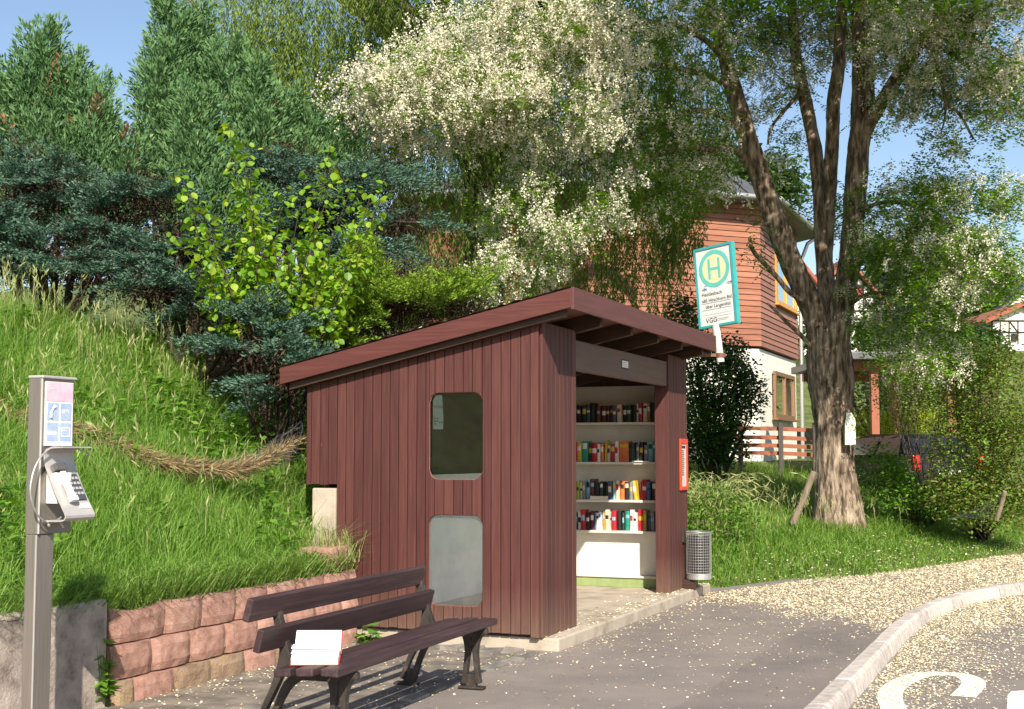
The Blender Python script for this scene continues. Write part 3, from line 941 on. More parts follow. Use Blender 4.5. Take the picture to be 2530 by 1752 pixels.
# ------------------------------------------------------------------ things fixed to the shelter
# orange red notice frame on the right panel
nf = thing('notice_frame', 'narrow orange red frame holding a printed notice on the right post', 'notice', W(4.16, -0.023, 1.17), RZ)
fw, fhh = 0.30, 0.56
mb = MB()
for b_ in ((0, fw, 0, 0.04), (0, fw, fhh - 0.05, fhh), (0, 0.045, 0.04, fhh - 0.05), (fw - 0.045, fw, 0.04, fhh - 0.05)):
    mb.box(b_[0], b_[1], -0.02, 0, b_[2], b_[3])
mb.build('frame', M['red_paint'], nf, bevel=0.003)
mb = MB(); mb.box(0.044, fw - 0.044, -0.008, -0.001, 0.039, fhh - 0.049); pg = mb.build('notice_sheet', M['grey_paper'], nf)
mb = MB(); mb.box(0.075, fw - 0.075, -0.0095, -0.0085, fhh - 0.105, fhh - 0.075); mb.build('heading', M['black_ink'], pg)
for k in range(13):
    mb = MB(); mb.box(0.075, 0.15 + 0.03 * random.random(), -0.0095, -0.0085, fhh - 0.135 - 0.022 * k, fhh - 0.125 - 0.022 * k); mb.build('text_line', M['black_ink'], pg)

# poster stuck to the upper window, inside
po = thing('window_poster', 'pale printed poster strip stuck inside the upper side window', 'poster', W(0.020, WV1 - 0.012, 1.765), RZ)
mb = MB(); mb.prism([(0.002, -0.005, 0.0), (0.002, -0.100, 0.0), (0.002, -0.100, 0.10), (0.002, -0.088, 0.285), (0.002, -0.03, 0.285), (0.002, -0.005, 0.24)], (0.001, 0, 0))
mb.build('sheet', M['grey_paper'], po)
Mt = Matrix(((0, 0, -1, 0), (-1, 0, 0, 0), (0, 1, 0, 0), (0, 0, 0, 1)))
for body, size, yy, zz, mt in (('MUSIC', 0.034, -0.010, 0.175, 'red_ink'), ('So 14', 0.018, -0.015, 0.085, 'black_ink'), ('20.00', 0.018, -0.015, 0.062, 'black_ink'), ('Uhr', 0.018, -0.015, 0.04, 'black_ink'), ('JUNI', 0.022, -0.062, 0.05, 'black_ink')):
    me = text_mesh(body, size, 0.0003)
    me.transform(Mt); me.transform(Matrix.Translation((0.0012, yy, zz)))
    link('lettering', me, M[mt], po)

# wire litter basket
bx = thing('litter_basket', 'round galvanised wire mesh litter basket hung beside the right post', 'litter basket', W(4.35, -0.18, 0.205), RZ)
rb, hb = 0.135, 0.51
mb = MB()
for k in range(30):
    a = 2 * math.pi * k / 30
    mb.tube([(rb * math.cos(a), rb * math.sin(a), 0.06), (rb * 1.02 * math.cos(a), rb * 1.02 * math.sin(a), hb)], 0.0021, 4, cap=False)
for k in range(16):
    z_ = 0.06 + k * (hb - 0.06) / 15
    rr = rb * (1 + 0.02 * k / 15)
    mb.tube([(rr * math.cos(a), rr * math.sin(a), z_) for a in np.linspace(0, 2 * math.pi, 31)], 0.0021 if k not in (0, 15) else 0.005, 4, cap=False)
wm = mb.build('wire_mesh', M['steel'], bx); wm['kind'] = 'stuff'
mb = MB(); ring = [(rb * 1.015 * math.cos(a), rb * 1.015 * math.sin(a)) for a in np.linspace(0, 2 * math.pi, 30, endpoint=False)]
mb.prism([(x, y, 0.0) for x, y in ring], (0, 0, 0.065)); mb.build('base_pan', M['steel'], bx, bevel=0.004)
mb = MB(); mb.box(-0.10, -0.05, 0.135, 0.16, 0.40, 0.56); mb.build('bracket', M['cast_iron'], bx)
mb = MB(); mb.box(-0.10, 0.04, 0.02, 0.155, -0.10, -0.004); mb.build('bracket_foot', M['beam'], bx)
mb = MB(); vs = []
for k in range(15):
    a = R(40) + R(230) * k / 14
    for z_, rr in ((0.07, 0.112), (0.2, 0.118), (0.35, 0.121), (0.47, 0.124 + 0.004 * (k % 2))):
        vs.append((rr * math.cos(a) * (1 + 0.03 * math.sin(k * 2.1 + z_ * 20)), rr * math.sin(a), z_ + 0.01 * math.sin(k * 1.7)))
mb.add(vs, [(k * 4 + j, (k + 1) * 4 + j, (k + 1) * 4 + j + 1, k * 4 + j + 1) for k in range(14) for j in range(3)])
o = mb.build('bin_bag', M['tyre'], None, loc=W(4.35, -0.18, 0.205), rotz=RZ); tag(o, 'torn black bag lining the wire litter basket', 'bag')
mb = MB()
for k in range(7):
    c = (0.03 + 0.05 * random.random(), -0.05 + 0.06 * random.random(), 0.11 + 0.03 * k)
    mb.sphere(c, (0.035 + 0.02 * random.random(), 0.04, 0.026), 7, 5)
for k in range(len(mb.v)):
    p = mb.v[k]; mb.v[k] = tuple(x + random.uniform(-.006, .006) for x in p)
mb.sm = [False] * len(mb.sm)
o = mb.build('litter', M['paper'], None, loc=W(4.35, -0.18, 0.205), rotz=RZ); tag(o, 'crumpled white paper rubbish inside the wire basket', 'rubbish')
mb = MB(); mb.sphere((0.03, -0.06, 0.09), (0.06, 0.05, 0.022), 8, 6)
for k in range(len(mb.v)):
    p = mb.v[k]; mb.v[k] = tuple(x + random.uniform(-.005, .005) for x in p)
o = mb.build('wrapper', M['red_paint'], None, loc=W(4.35, -0.18, 0.205), rotz=RZ); tag(o, 'red wrapper at the bottom of the wire basket', 'rubbish')

# ---- bus stop sign on a short pole at the end of the roof
M['teal'] = plain('teal_frame', (0.04, 0.32, 0.32), 0.4)
M['teal_ink'] = plain('teal_print', (0.11, 0.46, 0.40), 0.6)
M['yellow_ink'] = plain('pale_yellow_print', (0.68, 0.60, 0.36), 0.6)
M['sign_white'] = surf('faded_sign_face', [(0.35, (0.58, 0.58, 0.56)), (0.7, (0.70, 0.70, 0.68))], scale=6, rough=0.5, bump=0.05)
M['pole'] = surf('pale_grey_pole', [(0.3, (0.42, 0.42, 0.38)), (0.55, (0.60, 0.60, 0.55)), (0.75, (0.33, 0.34, 0.26))], scale=9, rough=0.6, bump=0.2)
YS = 15.05
ps = at_d(1622, 815, YS); pt_ = at_d(1611, 735, YS)
sg = thing('bus_stop_sign', 'leaning teal framed bus stop sign with a large H on a short pole', 'bus stop sign', ps, 0)
mb = MB(); mb.tube([(0, 0, 0), tuple(pt_ - ps + np.array([0, 0, 0.02]))], px2m(9, YS), 12); mb.build('pole', M['pole'], sg)
mb = MB(); mb.tube([(0.0, 0, 0.055), (0.0, 0, 0.10)], px2m(11.5, YS), 12); mb.box(-0.35, 0.0, -0.02, 0.02, 0.06, 0.095); mb.build('clamp', M['soffit'], sg)
sd = norm(np.array([0.70, -0.714, 0.0])); sn = np.array([-sd[1] * -1, 0, 0])
snv = np.array([sd[1], -sd[0], 0.0])          # facing the camera: (-.714,-.70)
up_ = np.array([0, 0, 1.0])
lean = R(-4.5)
ex = sd * math.cos(lean) - up_ * math.sin(lean) * 1.0
ex = norm(ex); ey = norm(np.cross(snv * -1, ex)); 
if ey[2] < 0: ey = -ey
SW, SHh = 0.535, 0.93
bl = at_d(1575, 742, YS + 0.17)
Ms = Matrix((( ex[0], ey[0], snv[0], bl[0] - ps[0]), (ex[1], ey[1], snv[1], bl[1] - ps[1]), (ex[2], ey[2], snv[2], bl[2] - ps[2]), (0, 0, 0, 1)))


def sign_part(mb, name, mat, parent):
    me = mb.mesh(name); me.transform(Ms); return link(name, me, mat, parent)


mb = MB()
fr_ = 0.026
for b_ in ((0, SW, 0, fr_), (0, SW, SHh - fr_, SHh), (0, fr_, fr_, SHh - fr_), (SW - fr_, SW, fr_, SHh - fr_)):
    mb.box(b_[0], b_[1], b_[2], b_[3], -0.055, 0.012)
sign_part(mb, 'frame', M['teal'], sg)
mb = MB(); mb.box(fr_ - .001, SW - fr_ + .001, fr_ - .001, SHh - fr_ + .001, -0.04, 0.0); face = sign_part(mb, 'sign_face', M['sign_white'], sg)
cx_, cy_ = SW * 0.50, SHh * 0.715


def disc(r0, r1, z, name, mat):
    mb = MB(); n = 40; vs = []
    for k in range(n):
        a = 2 * math.pi * k / n
        vs += [(cx_ + r1 * math.cos(a), cy_ + r1 * math.sin(a), z), (cx_ + r0 * math.cos(a), cy_ + r0 * math.sin(a), z)]
    mb.add(vs, [(2 * k, (2 * k + 2) % (2 * n), (2 * k + 3) % (2 * n), 2 * k + 1) for k in range(n)])
    return sign_part(mb, name, mat, face)


disc(0.0, 0.168, 0.002, 'emblem_disc', M['yellow_ink']); disc(0.165, 0.215, 0.003, 'emblem_ring', M['teal_ink'])
mb = MB(); mb.box(cx_ - 0.085, cx_ - 0.052, cy_ - 0.115, cy_ + 0.115, 0.003, 0.004); mb.box(cx_ + 0.052, cx_ + 0.085, cy_ - 0.115, cy_ + 0.115, 0.003, 0.004); mb.box(cx_ - 0.0519, cx_ + 0.0519, cy_ - 0.016, cy_ + 0.016, 0.003, 0.004)
sign_part(mb, 'emblem_letter', M['teal_ink'], face)
for body, size, x, y in (('VRN', 0.034, 0.075, 0.428), ('Heddesbach', 0.058, 0.065, 0.365), ('685 Hirschhorn Bhf.', 0.052, 0.065, 0.295), ('über Langenthal', 0.054, 0.11, 0.222), ('VGG', 0.075, 0.10, 0.055), ('109', 0.05, 0.42, 0.455)):
    me = text_mesh(body, size, 0.0005); me.transform(Matrix.Translation((x, y, 0.002))); me.transform(Ms); link('lettering', me, M['black_ink'], face)
M['line_ink'] = plain('grey_ink', (0.28, 0.27, 0.26), 0.7)
for y, x0, x1, hh in ((0.278, 0.06, 0.46, 0.006), (0.20, 0.06, 0.46, 0.006), (0.145, 0.06, 0.46, 0.003), (0.115, 0.10, 0.46, 0.003), (0.082, 0.24, 0.42, 0.005), (0.066, 0.24, 0.40, 0.004)):
    mb = MB(); mb.box(x0, x1, y, y + hh, 0.0015, 0.002); sign_part(mb, 'printed_line', M['line_ink'], face)
M['blue_ink'] = plain('blue_print', (0.15, 0.32, 0.6), 0.6)
mb = MB(); mb.tube([(0.13 + 0.018 * math.cos(a), 0.468 + 0.018 * math.sin(a), 0.002) for a in np.linspace(0.6, 5.6, 12)], 0.004, 5); sign_part(mb, 'logo_swirl', M['blue_ink'], face)

# ================================================================== BENCH, BOOK, PHONE
bd = norm(np.array([0.343, 0.939])); brz = math.atan2(bd[1], bd[0])
bo = at_h(760, 1508, 0.45)
bench = thing('park_bench', 'dark brown slatted park bench with black cast iron legs', 'bench', (bo[0], bo[1], 0), brz)
BL = 2.33
# local x along the bench, local y to the back
def slat(x0, x1, c, size, ang, name):
    """c = (y,z) centre, size = (depth along tilted axis, thickness)"""
    mb = MB(); a = np.array([math.cos(ang), math.sin(ang)]); b = np.array([-a[1], a[0]])
    pts = [np.array(c) + a * sx * size[0] / 2 + b * sy * size[1] / 2 for sx, sy in ((-1, -1), (1, -1), (1, 1), (-1, 1))]
    mb.prism([(x0, p[0], p[1]) for p in pts], (x1 - x0, 0, 0))
    return mb.build(name, M['bench_wood'], bench, bevel=0.007)


slat(0.0, BL, (0.050, 0.430), (0.10, 0.042), 0.03, 'seat_slat')
slat(-0.02, BL - 0.01, (0.184, 0.428), (0.10, 0.042), -0.05, 'seat_slat')
slat(-0.015, BL - 0.02, (0.318, 0.418), (0.10, 0.042), -0.08, 'seat_slat')
tb = R(68)
slat(-0.05, BL - 0.13, (0.440, 0.580), (0.125, 0.04), R(105), 'back_slat')
slat(-0.085, BL - 0.17, (0.485, 0.742), (0.125, 0.04), R(105), 'back_slat')


def extr(mb, outl, x, t):
    mb.prism([(x - t / 2, p[0], p[1]) for p in outl], (t, 0, 0))


def strip(pts, w):
    """outline polygon of a band along 2D points with widths w"""
    pts = resample(pts, 0.02); n = len(pts)
    t = norm(np.gradient(pts, axis=0)); nn = np.stack([-t[:, 1], t[:, 0]], 1)
    ww = np.interp(np.linspace(0, 1, n), np.linspace(0, 1, len(w)), w)[:, None]
    return list(pts + nn * ww / 2) + list((pts - nn * ww / 2)[::-1])


def band(mb, pts, w, x, t):
    pts = resample(pts, 0.03); n = len(pts)
    tt = norm(np.gradient(pts, axis=0)); nn = np.stack([-tt[:, 1], tt[:, 0]], 1)
    ww = np.interp(np.linspace(0, 1, n), np.linspace(0, 1, len(w)), w)[:, None]
    a = pts + nn * ww / 2; b = pts - nn * ww / 2
    vs = []
    for k in range(n):
        for p in (a[k], b[k]):
            vs += [(x - t / 2, p[0], p[1]), (x + t / 2, p[0], p[1])]
    fs = []
    for k in range(n - 1):
        o = 4 * k
        fs += [(o, o + 4, o + 5, o + 1), (o + 2, o + 3, o + 7, o + 6), (o, o + 2, o + 6, o + 4), (o + 1, o + 5, o + 7, o + 3)]
    fs += [(0, 1, 3, 2), (4 * n - 4, 4 * n - 2, 4 * n - 1, 4 * n - 3)]
    mb.add(vs, fs)


for x in (0.24, BL - 0.19):
    # front leg: bracket under the seat flaring into two struts, foot plate
    mb = MB()
    band(mb, [(0.015, 0.40), (0.06, 0.37), (0.085, 0.30), (0.075, 0.15), (0.055, 0.015)], [0.05, 0.06, 0.032, 0.03, 0.034], x, 0.05)
    band(mb, [(0.20, 0.40), (0.155, 0.37), (0.135, 0.30), (0.15, 0.15), (0.165, 0.015)], [0.05, 0.06, 0.032, 0.03, 0.034], x, 0.05)
    mb.box(x - 0.018, x + 0.018, 0.07, 0.15, 0.30, 0.40); mb.box(x - 0.016, x + 0.016, 0.075, 0.15, 0.015, 0.10)
    mb.build('front_leg', M['cast_iron'], bench, bevel=0.004)
    mb = MB(); mb.box(x - 0.035, x + 0.035, 0.02, 0.20, 0.005, 0.022); mb.build('foot_plate', M['cast_iron'], bench, bevel=0.006)
    mb = MB()
    band(mb, [(0.32, 0.385), (0.36, 0.36), (0.43, 0.30), (0.50, 0.15), (0.54, 0.015)], [0.05, 0.05, 0.034, 0.03, 0.034], x, 0.05)
    band(mb, [(0.44, 0.52), (0.455, 0.42), (0.50, 0.30), (0.575, 0.15), (0.62, 0.015)], [0.05, 0.045, 0.034, 0.03, 0.034], x, 0.05)
    mb.box(x - 0.016, x + 0.016, 0.52, 0.60, 0.015, 0.11)
    mb.build('rear_leg', M['cast_iron'], bench, bevel=0.004)
    mb = MB(); mb.box(x - 0.035, x + 0.035, 0.50, 0.67, 0.005, 0.022); mb.build('foot_plate', M['cast_iron'], bench, bevel=0.006)
    mb = MB()
    band(mb, [(0.0, 0.385), (0.12, 0.372), (0.25, 0.37), (0.37, 0.38), (0.42, 0.44), (0.457, 0.56), (0.485, 0.66), (0.515, 0.80)], [0.035, 0.05, 0.05, 0.055, 0.06, 0.05, 0.045, 0.035], x, 0.045)
    mb.build('back_support', M['cast_iron'], bench, bevel=0.004)

# open book on the seat, spine across, upper pages leaning back
ob = at_h(655, 1496, 0.455)
obk = thing('open_book', 'open white paged book with red cover lying on the bench seat', 'book', (ob[0], ob[1], 0.452), R(2.0))
bwid = 0.245
M['page'] = surf('bright_book_pages', [(0.3, (0.76, 0.74, 0.66)), (0.7, (0.80, 0.79, 0.72))], scale=6, rough=0.8, bump=0.05)


def page_block(p0, p1, thick, name, mat, x0=0.0, x1=bwid, arch=0.0, n=6):
    """slab over the section p0 -> p1 (y,z), thickness outwards to the front-up side"""
    p0 = np.array(p0); p1 = np.array(p1); d = norm(p1 - p0); nn = np.array([d[1], -d[0]])
    if nn[0] > 0: nn = -nn
    lo = [p0 + (p1 - p0) * t for t in np.linspace(0, 1, n + 1)]
    hi = [p + nn * (thick + arch * math.sin(math.pi * min(1, t * 1.0))) for p, t in zip(lo, np.linspace(0, 1, n + 1))]
    outl = lo + hi[::-1]
    mb = MB(); mb.prism([(x0, p[0], p[1]) for p in outl], (x1 - x0, 0, 0))
    return mb.build(name, mat, obk)


# lower half lies on the seat and tips up towards the gutter, upper half leans back
lo0, gut, hi1 = (0.0, 0.002), (0.118, 0.036), (0.195, 0.140)
page_block(lo0, gut, 0.030, 'lower_pages', M['page'], arch=0.008)
page_block((0.121, 0.042), hi1, 0.030, 'upper_pages', M['page'], x0=0.008, x1=bwid + 0.004, arch=0.012)
for k, (dy, dz, x0_) in enumerate(((0.088, 0.056, -0.004), (0.094, 0.068, 0.0), (0.100, 0.081, -0.004))):
    mb = MB(); mb.prism([(x0_, dy - 0.062, dz - 0.002), (x0_, dy + 0.03, dz + 0.006), (x0_, dy + 0.03, dz + 0.010), (x0_, dy - 0.062, dz + 0.004)], (bwid - 0.02 - x0_, 0, 0)); mb.build('loose_leaves', M['page'], obk)
page_block((-0.004, -0.001), (0.121, 0.034), -0.0035, 'cover', BM['r'], x0=-0.006, x1=bwid + 0.006)
page_block((0.125, 0.040), (0.200, 0.143), -0.0035, 'cover', BM['r'], x0=0.003, x1=bwid + 0.008)

# ---- pay phone
M['phone_metal'] = surf('brushed_steel', [(0.3, (0.23, 0.205, 0.185)), (0.7, (0.30, 0.268, 0.245))], scale=4, rough=0.42, bump=0.05, stretch=(30, 30, 1), metal=0.55)
M['phone_light'] = surf('pale_steel', [(0.3, (0.50, 0.47, 0.46)), (0.7, (0.58, 0.55, 0.54))], scale=6, rough=0.4, bump=0.05, metal=0.35)
M['pink_ink'] = surf('faded_pink_print', [(0.35, (0.66, 0.42, 0.55)), (0.65, (0.74, 0.58, 0.66))], scale=14, rough=0.5, bump=0.0)
M['pale_blue'] = surf('faded_blue_print', [(0.35, (0.30, 0.40, 0.62)), (0.65, (0.42, 0.52, 0.70))], scale=20, rough=0.5, bump=0.0)
M['keypad'] = plain('keypad_grey', (0.06, 0.065, 0.08), 0.5)
M['handset'] = plain('handset_grey', (0.10, 0.095, 0.10), 0.4)
pb = W(-4.517, 1.05, 0)
ph = thing('pay_phone', 'grey steel pay phone on a post with hood, keypad and cord', 'pay phone', pb, RZ)
# local: x along the front, y to the back (away from the road), z up
mb = MB(); mb.box(0.0, 0.255, 0.0, 0.082, 1.14, 1.955); mb.build('housing', M['phone_metal'], ph, bevel=0.004)
mb = MB(); mb.box(-0.004, 0.259, -0.016, 0.084, 1.953, 1.968); mb.build('housing_cap', M['phone_light'], ph, bevel=0.005)
mb = MB(); mb.box(-0.002, 0.008, -0.010, -0.0005, 1.142, 1.951); mb.build('corner_highlight', M['phone_light'], ph, bevel=0.003)  # paler strip added as the highlight along the housing's ridge
mb = MB(); mb.box(-0.002, 0.133, 0.006, 0.075, 0.0, 1.139); mb.build('post', M['phone_metal'], ph, bevel=0.006)
mb = MB(); mb.box(-0.004, 0.003, 0.001, 0.0058, 0.0, 1.137); mb.build('post_highlight', M['phone_light'], ph)  # pale sliver painting the bright highlight on the post's ridge
mb = MB(); mb.box(-0.06, 0.19, -0.05, 0.13, 0.0, 0.012); mb.build('base_plate', M['phone_metal'], ph)
mb = MB(); mb.box(0.030, 0.238, -0.008, -0.0005, 1.60, 1.938); inf = mb.build('info_panel', M['paper'], ph)
mb = MB(); mb.box(0.033, 0.235, -0.0095, -0.0083, 1.835, 1.935); mb.build('pink_field', M['pink_ink'], inf)
for x0, x1, z0, z1 in ((0.042, 0.128, 1.735, 1.825), (0.142, 0.226, 1.735, 1.825), (0.042, 0.128, 1.625, 1.722), (0.142, 0.226, 1.625, 1.722)):
    mb = MB(); mb.box(x0, x1, -0.0095, -0.0083, z0, z1); mb.build('blue_field', M['pale_blue'], inf)
Mp = Matrix(((1, 0, 0, 0), (0, 0, -1, 0), (0, 1, 0, 0), (0, 0, 0, 1)))
for body, size, x, z in (('SMS', 0.032, 0.153, 1.772), ('0800', 0.034, 0.046, 1.655)):
    me = text_mesh(body, size, 0.0004); me.transform(Mp); me.transform(Matrix.Translation((x, -0.0101, z))); link('lettering', me, M['paper'], inf)
me = text_mesh('T', 0.06, 0.0004); me.transform(Mp); me.transform(Matrix.Translation((0.06, -0.0101, 1.862))); link('lettering', me, M['sign_white'], inf)
mb = MB(); mb.tube([(0.068, -0.0102, 1.748), (0.072, -0.0102, 1.775), (0.084, -0.0102, 1.797), (0.098, -0.0102, 1.808)], [0.009, 0.005, 0.005, 0.010], 6); mb.build('handset_symbol', M['paper'], inf)
mb = MB()
for b_ in ((0.152, 0.216, 1.648, 1.654), (0.152, 0.216, 1.692, 1.698), (0.152, 0.157, 1.6545, 1.6915), (0.211, 0.216, 1.6545, 1.6915), (0.165, 0.19, 1.68, 1.684)):
    mb.box(b_[0], b_[1], -0.0106, -0.0097, b_[2], b_[3])
mb.build('card_symbol', M['paper'], inf)
for k in range(14):
    mb = MB(); x_ = 0.05 + 0.17 * random.random(); z_ = 1.70 + 0.13 * random.random(); r_ = 0.002 + 0.003 * random.random()
    mb.box(x_, x_ + r_, -0.0112, -0.0108, z_, z_ + r_ * 1.4); mb.build('dirt_speck', M['line_ink'], inf)
# hood and face plate: one bent sheet
def sheet(profile, x0, x1, t, name, mat, taper=None):
    pts = resample(profile, 0.012); n = len(pts)
    tt = norm(np.gradient(pts, axis=0)); nn = np.stack([-tt[:, 1], tt[:, 0]], 1)
    mb = MB(); vs = []
    for k in range(n):
        a = pts[k] + nn[k] * t / 2; b = pts[k] - nn[k] * t / 2
        vs += [(x0, a[0], a[1]), (x1, a[0], a[1]), (x1, b[0], b[1]), (x0, b[0], b[1])]
    fs = []
    for k in range(n - 1):
        o = 4 * k
        fs += [(o, o + 1, o + 5, o + 4), (o + 1, o + 2, o + 6, o + 5), (o + 2, o + 3, o + 7, o + 6), (o + 3, o, o + 4, o + 7)]
    fs += [(0, 3, 2, 1), (4 * n - 4, 4 * n - 3, 4 * n - 2, 4 * n - 1)]
    mb.add(vs, fs)
    return mb.build(name, mat, ph)


hx0, hx1 = 0.020, 0.245
sheet([(-0.135, 1.592), (-0.06, 1.588), (-0.022, 1.575), (-0.014, 1.545), (-0.022, 1.50), (-0.05, 1.44), (-0.09, 1.36), (-0.15, 1.262), (-0.163, 1.238), (-0.155, 1.218), (-0.13, 1.211), (-0.01, 1.209)], hx0, hx1, 0.006, 'hood', M['phone_light'])
fd = norm(np.array([-0.10, -0.178])); fn = np.array([-fd[1] * -1, fd[0]])


def face_pt(s_, off):
    """point on the sloping face, s_ metres down from (-.05,1.44), off metres in front of it"""
    p = np.array([-0.05, 1.44]) + fd * s_ + np.array([fd[1], -fd[0]]) * off
    return p


def face_box(x0, x1, s0, s1, o0, o1, name, mat, parent=None):
    a, b, c, d = face_pt(s0, o0), face_pt(s1, o0), face_pt(s1, o1), face_pt(s0, o1)
    mb = MB(); mb.prism([(x0, *a), (x0, *b), (x0, *c), (x0, *d)], (x1 - x0, 0, 0))
    return mb.build(name, mat, parent or ph, bevel=0.002)


kpad = face_box(0.135, 0.225, -0.01, 0.145, 0.004, 0.010, 'keypad', M['keypad'])
for r_ in range(4):
    for c_ in range(3):
        face_box(0.145 + c_ * 0.027, 0.163 + c_ * 0.027, 0.01 + r_ * 0.03, 0.026 + r_ * 0.03, 0.0101, 0.013, 'key', M['phone_light'], kpad)
face_box(0.115, 0.232, -0.10, -0.06, 0.004, 0.007, 'display', M['keypad'])
face_box(0.150, 0.232, 0.165, 0.195, 0.004, 0.006, 'label_plate', M['paper'])
hsb = face_box(0.082, 0.118, -0.015, 0.13, 0.012, 0.034, 'handset', M['paper'])  # white body and mouthpiece paint in the sun's highlight on the handset
face_box(0.045, 0.122, -0.055, -0.018, 0.010, 0.046, 'earpiece', M['handset'], hsb)
face_box(0.078, 0.124, 0.132, 0.16, 0.010, 0.040, 'mouthpiece', M['paper'], hsb)
mb = MB(); mb.box(0.055, 0.16, -0.075, -0.003, 1.30, 1.46); mb.build('mounting_box', M['paper'], ph)
mb = MB(); mb.tube([(0.045, -0.02, 1.209), (0.03, -0.05, 1.185)], 0.007, 6); mb.tube([(0.13, -0.03, 1.205), (0.14, -0.05, 1.17)], 0.007, 6); mb.build('fixing_pins', M['phone_light'], ph)
cd_pts = []
for zx, zy in ((560, 175), (470, 155), (380, 200), (250, 330), (150, 530), (95, 800), (115, 1000), (180, 1180), (280, 1300), (400, 1350), (520, 1310), (600, 1250)):
    p = on_v((60 + zx / 6.38) / 1.0976, (1080 + zy / 6.38) / 1.0976, 1.05 - 0.045)
    u_, v_ = to_uv(p[0], p[1]); cd_pts.append((u_ + 4.517, v_ - 1.05, p[2]))
mb = MB(); mb.tube(resample(cd_pts, 0.02), 0.0055, 7); mb.build('cord', M['steel'], ph)
mb = MB(); mb.tube([(0.26, -0.10, 1.565), (0.285, -0.08, 1.548), (0.30, -0.06, 1.552)], 0.006, 6); mb.tube([(0.245, -0.03, 1.585), (0.26, -0.10, 1.565)], 0.003, 5); mb.build('bag_hook', M['phone_light'], ph)

# ================================================================== LOW WALLS ON THE LEFT
# concrete wall: end at u = -3.24
mb = MB()
n_ = 24; us_ = np.linspace(-9.0, -3.245, n_)
vs = []
for u in us_:
    top = 0.655 + 0.008 * math.sin(u * 9) + 0.006 * random.random()
    for v, z in ((1.62, -0.1), (1.62, top - 0.025), (1.64, top), (1.80, top), (1.81, -0.1)):
        p = W(u, v + 0.003 * random.random(), z); vs.append(p)
fs = []
for k in range(n_ - 1):
    for m_ in range(4):
        fs.append((k * 5 + m_, (k + 1) * 5 + m_, (k + 1) * 5 + m_ + 1, k * 5 + m_ + 1))
fs += [(0, 1, 2, 3, 4)[::-1], tuple((n_ - 1) * 5 + m_ for m_ in range(5))]
mb.add(vs, fs)
o = mb.build('concrete_wall', M['dark_concrete'], None, origin=W(-5, 1.7, 0), loc=W(-5, 1.7, 0))
tag(o, 'weathered dark grey low concrete wall behind the pay phone', 'wall')
# pink block wall
M['pink_block'] = surf('pink_rough_block', [(0.26, (0.20, 0.12, 0.095)), (0.42, (0.37, 0.20, 0.155)), (0.6, (0.46, 0.265, 0.215)), (0.75, (0.52, 0.36, 0.29))], scale=13, rough=0.95, bump=0.9, bscale=110, obj_rand=0.12, bdist=0.012)
M['beige_block'] = surf('mossy_block', [(0.3, (0.15, 0.10, 0.06)), (0.55, (0.32, 0.22, 0.15)), (0.8, (0.36, 0.27, 0.13))], scale=7, rough=0.95, bump=1.0, bscale=60, obj_rand=0.15, bdist=0.012)
bwall = thing('planter_block_wall', 'low retaining wall of pink rough curved planter blocks behind the bench', 'wall', W(-3.2, 1.66, 0), RZ)


def block(u0, u1, z0, z1, v0, mat, bulge=0.028, dip=0.0):
    """rough split face, slightly bowed, chipped edges"""
    n = 8; m_ = 5; w = u1 - u0; vs = []
    for k in range(n):
        t = k / (n - 1); x = u0 + 0.006 + (w - 0.012) * t
        b = -bulge * (1 - (2 * t - 1) ** 4)
        zt = z1 - dip * math.sin(math.pi * t)
        col = [(x, v0 + 0.24, z0 + 0.004)]
        for r_ in range(m_):
            q_ = r_ / (m_ - 1); edge = 0.014 if r_ in (0, m_ - 1) else 0.0
            col.append((x + random.uniform(-.003, .003), v0 + b + edge + random.uniform(-.0022, .0022), z0 + 0.005 + (zt - z0 - 0.010) * q_ + random.uniform(-.002, .002)))
        col.append((x, v0 + 0.24, zt - 0.005))
        vs += col
    c_ = m_ + 2; fs = []
    for k in range(n - 1):
        for r_ in range(c_):
            fs.append((k * c_ + r_, (k + 1) * c_ + r_, (k + 1) * c_ + (r_ + 1) % c_, k * c_ + (r_ + 1) % c_))
    fs += [tuple(range(c_))[::-1], tuple((n - 1) * c_ + r_ for r_ in range(c_))]
    mb = MB(); mb.add(vs, fs)
    return mb.build('block', mat, bwall)


# local u origin is -3.2, v origin 1.66; three courses, each set a little back
for r_, (z0, z1, vb, off, mt) in enumerate(((-0.06, 0.150, -0.07, -0.22, 'beige_block'), (0.150, 0.365, -0.035, 0.0, 'pink_block'), (0.365, 0.60, 0.0, 0.03, 'pink_block'))):
    x = off
    k = 0
    while x < 3.1:
        w = 0.415 if not (r_ == 2 and k == 0) else 0.56
        x1 = min(x + w, 3.18)
        if x1 - x > 0.1:
            block(max(x, 0.0), x1, z0, z1, vb, M[mt] if not (r_ == 0 and k % 3 == 1) else M['pink_block'], dip=(0.035 if k == 0 else 0.012) if r_ == 2 else 0.0)
        x = x1; k += 1
for a, b in ((2.73, 3.18),):
    block(a, b, 0.60, 0.80, 0.03, M['pink_block'])

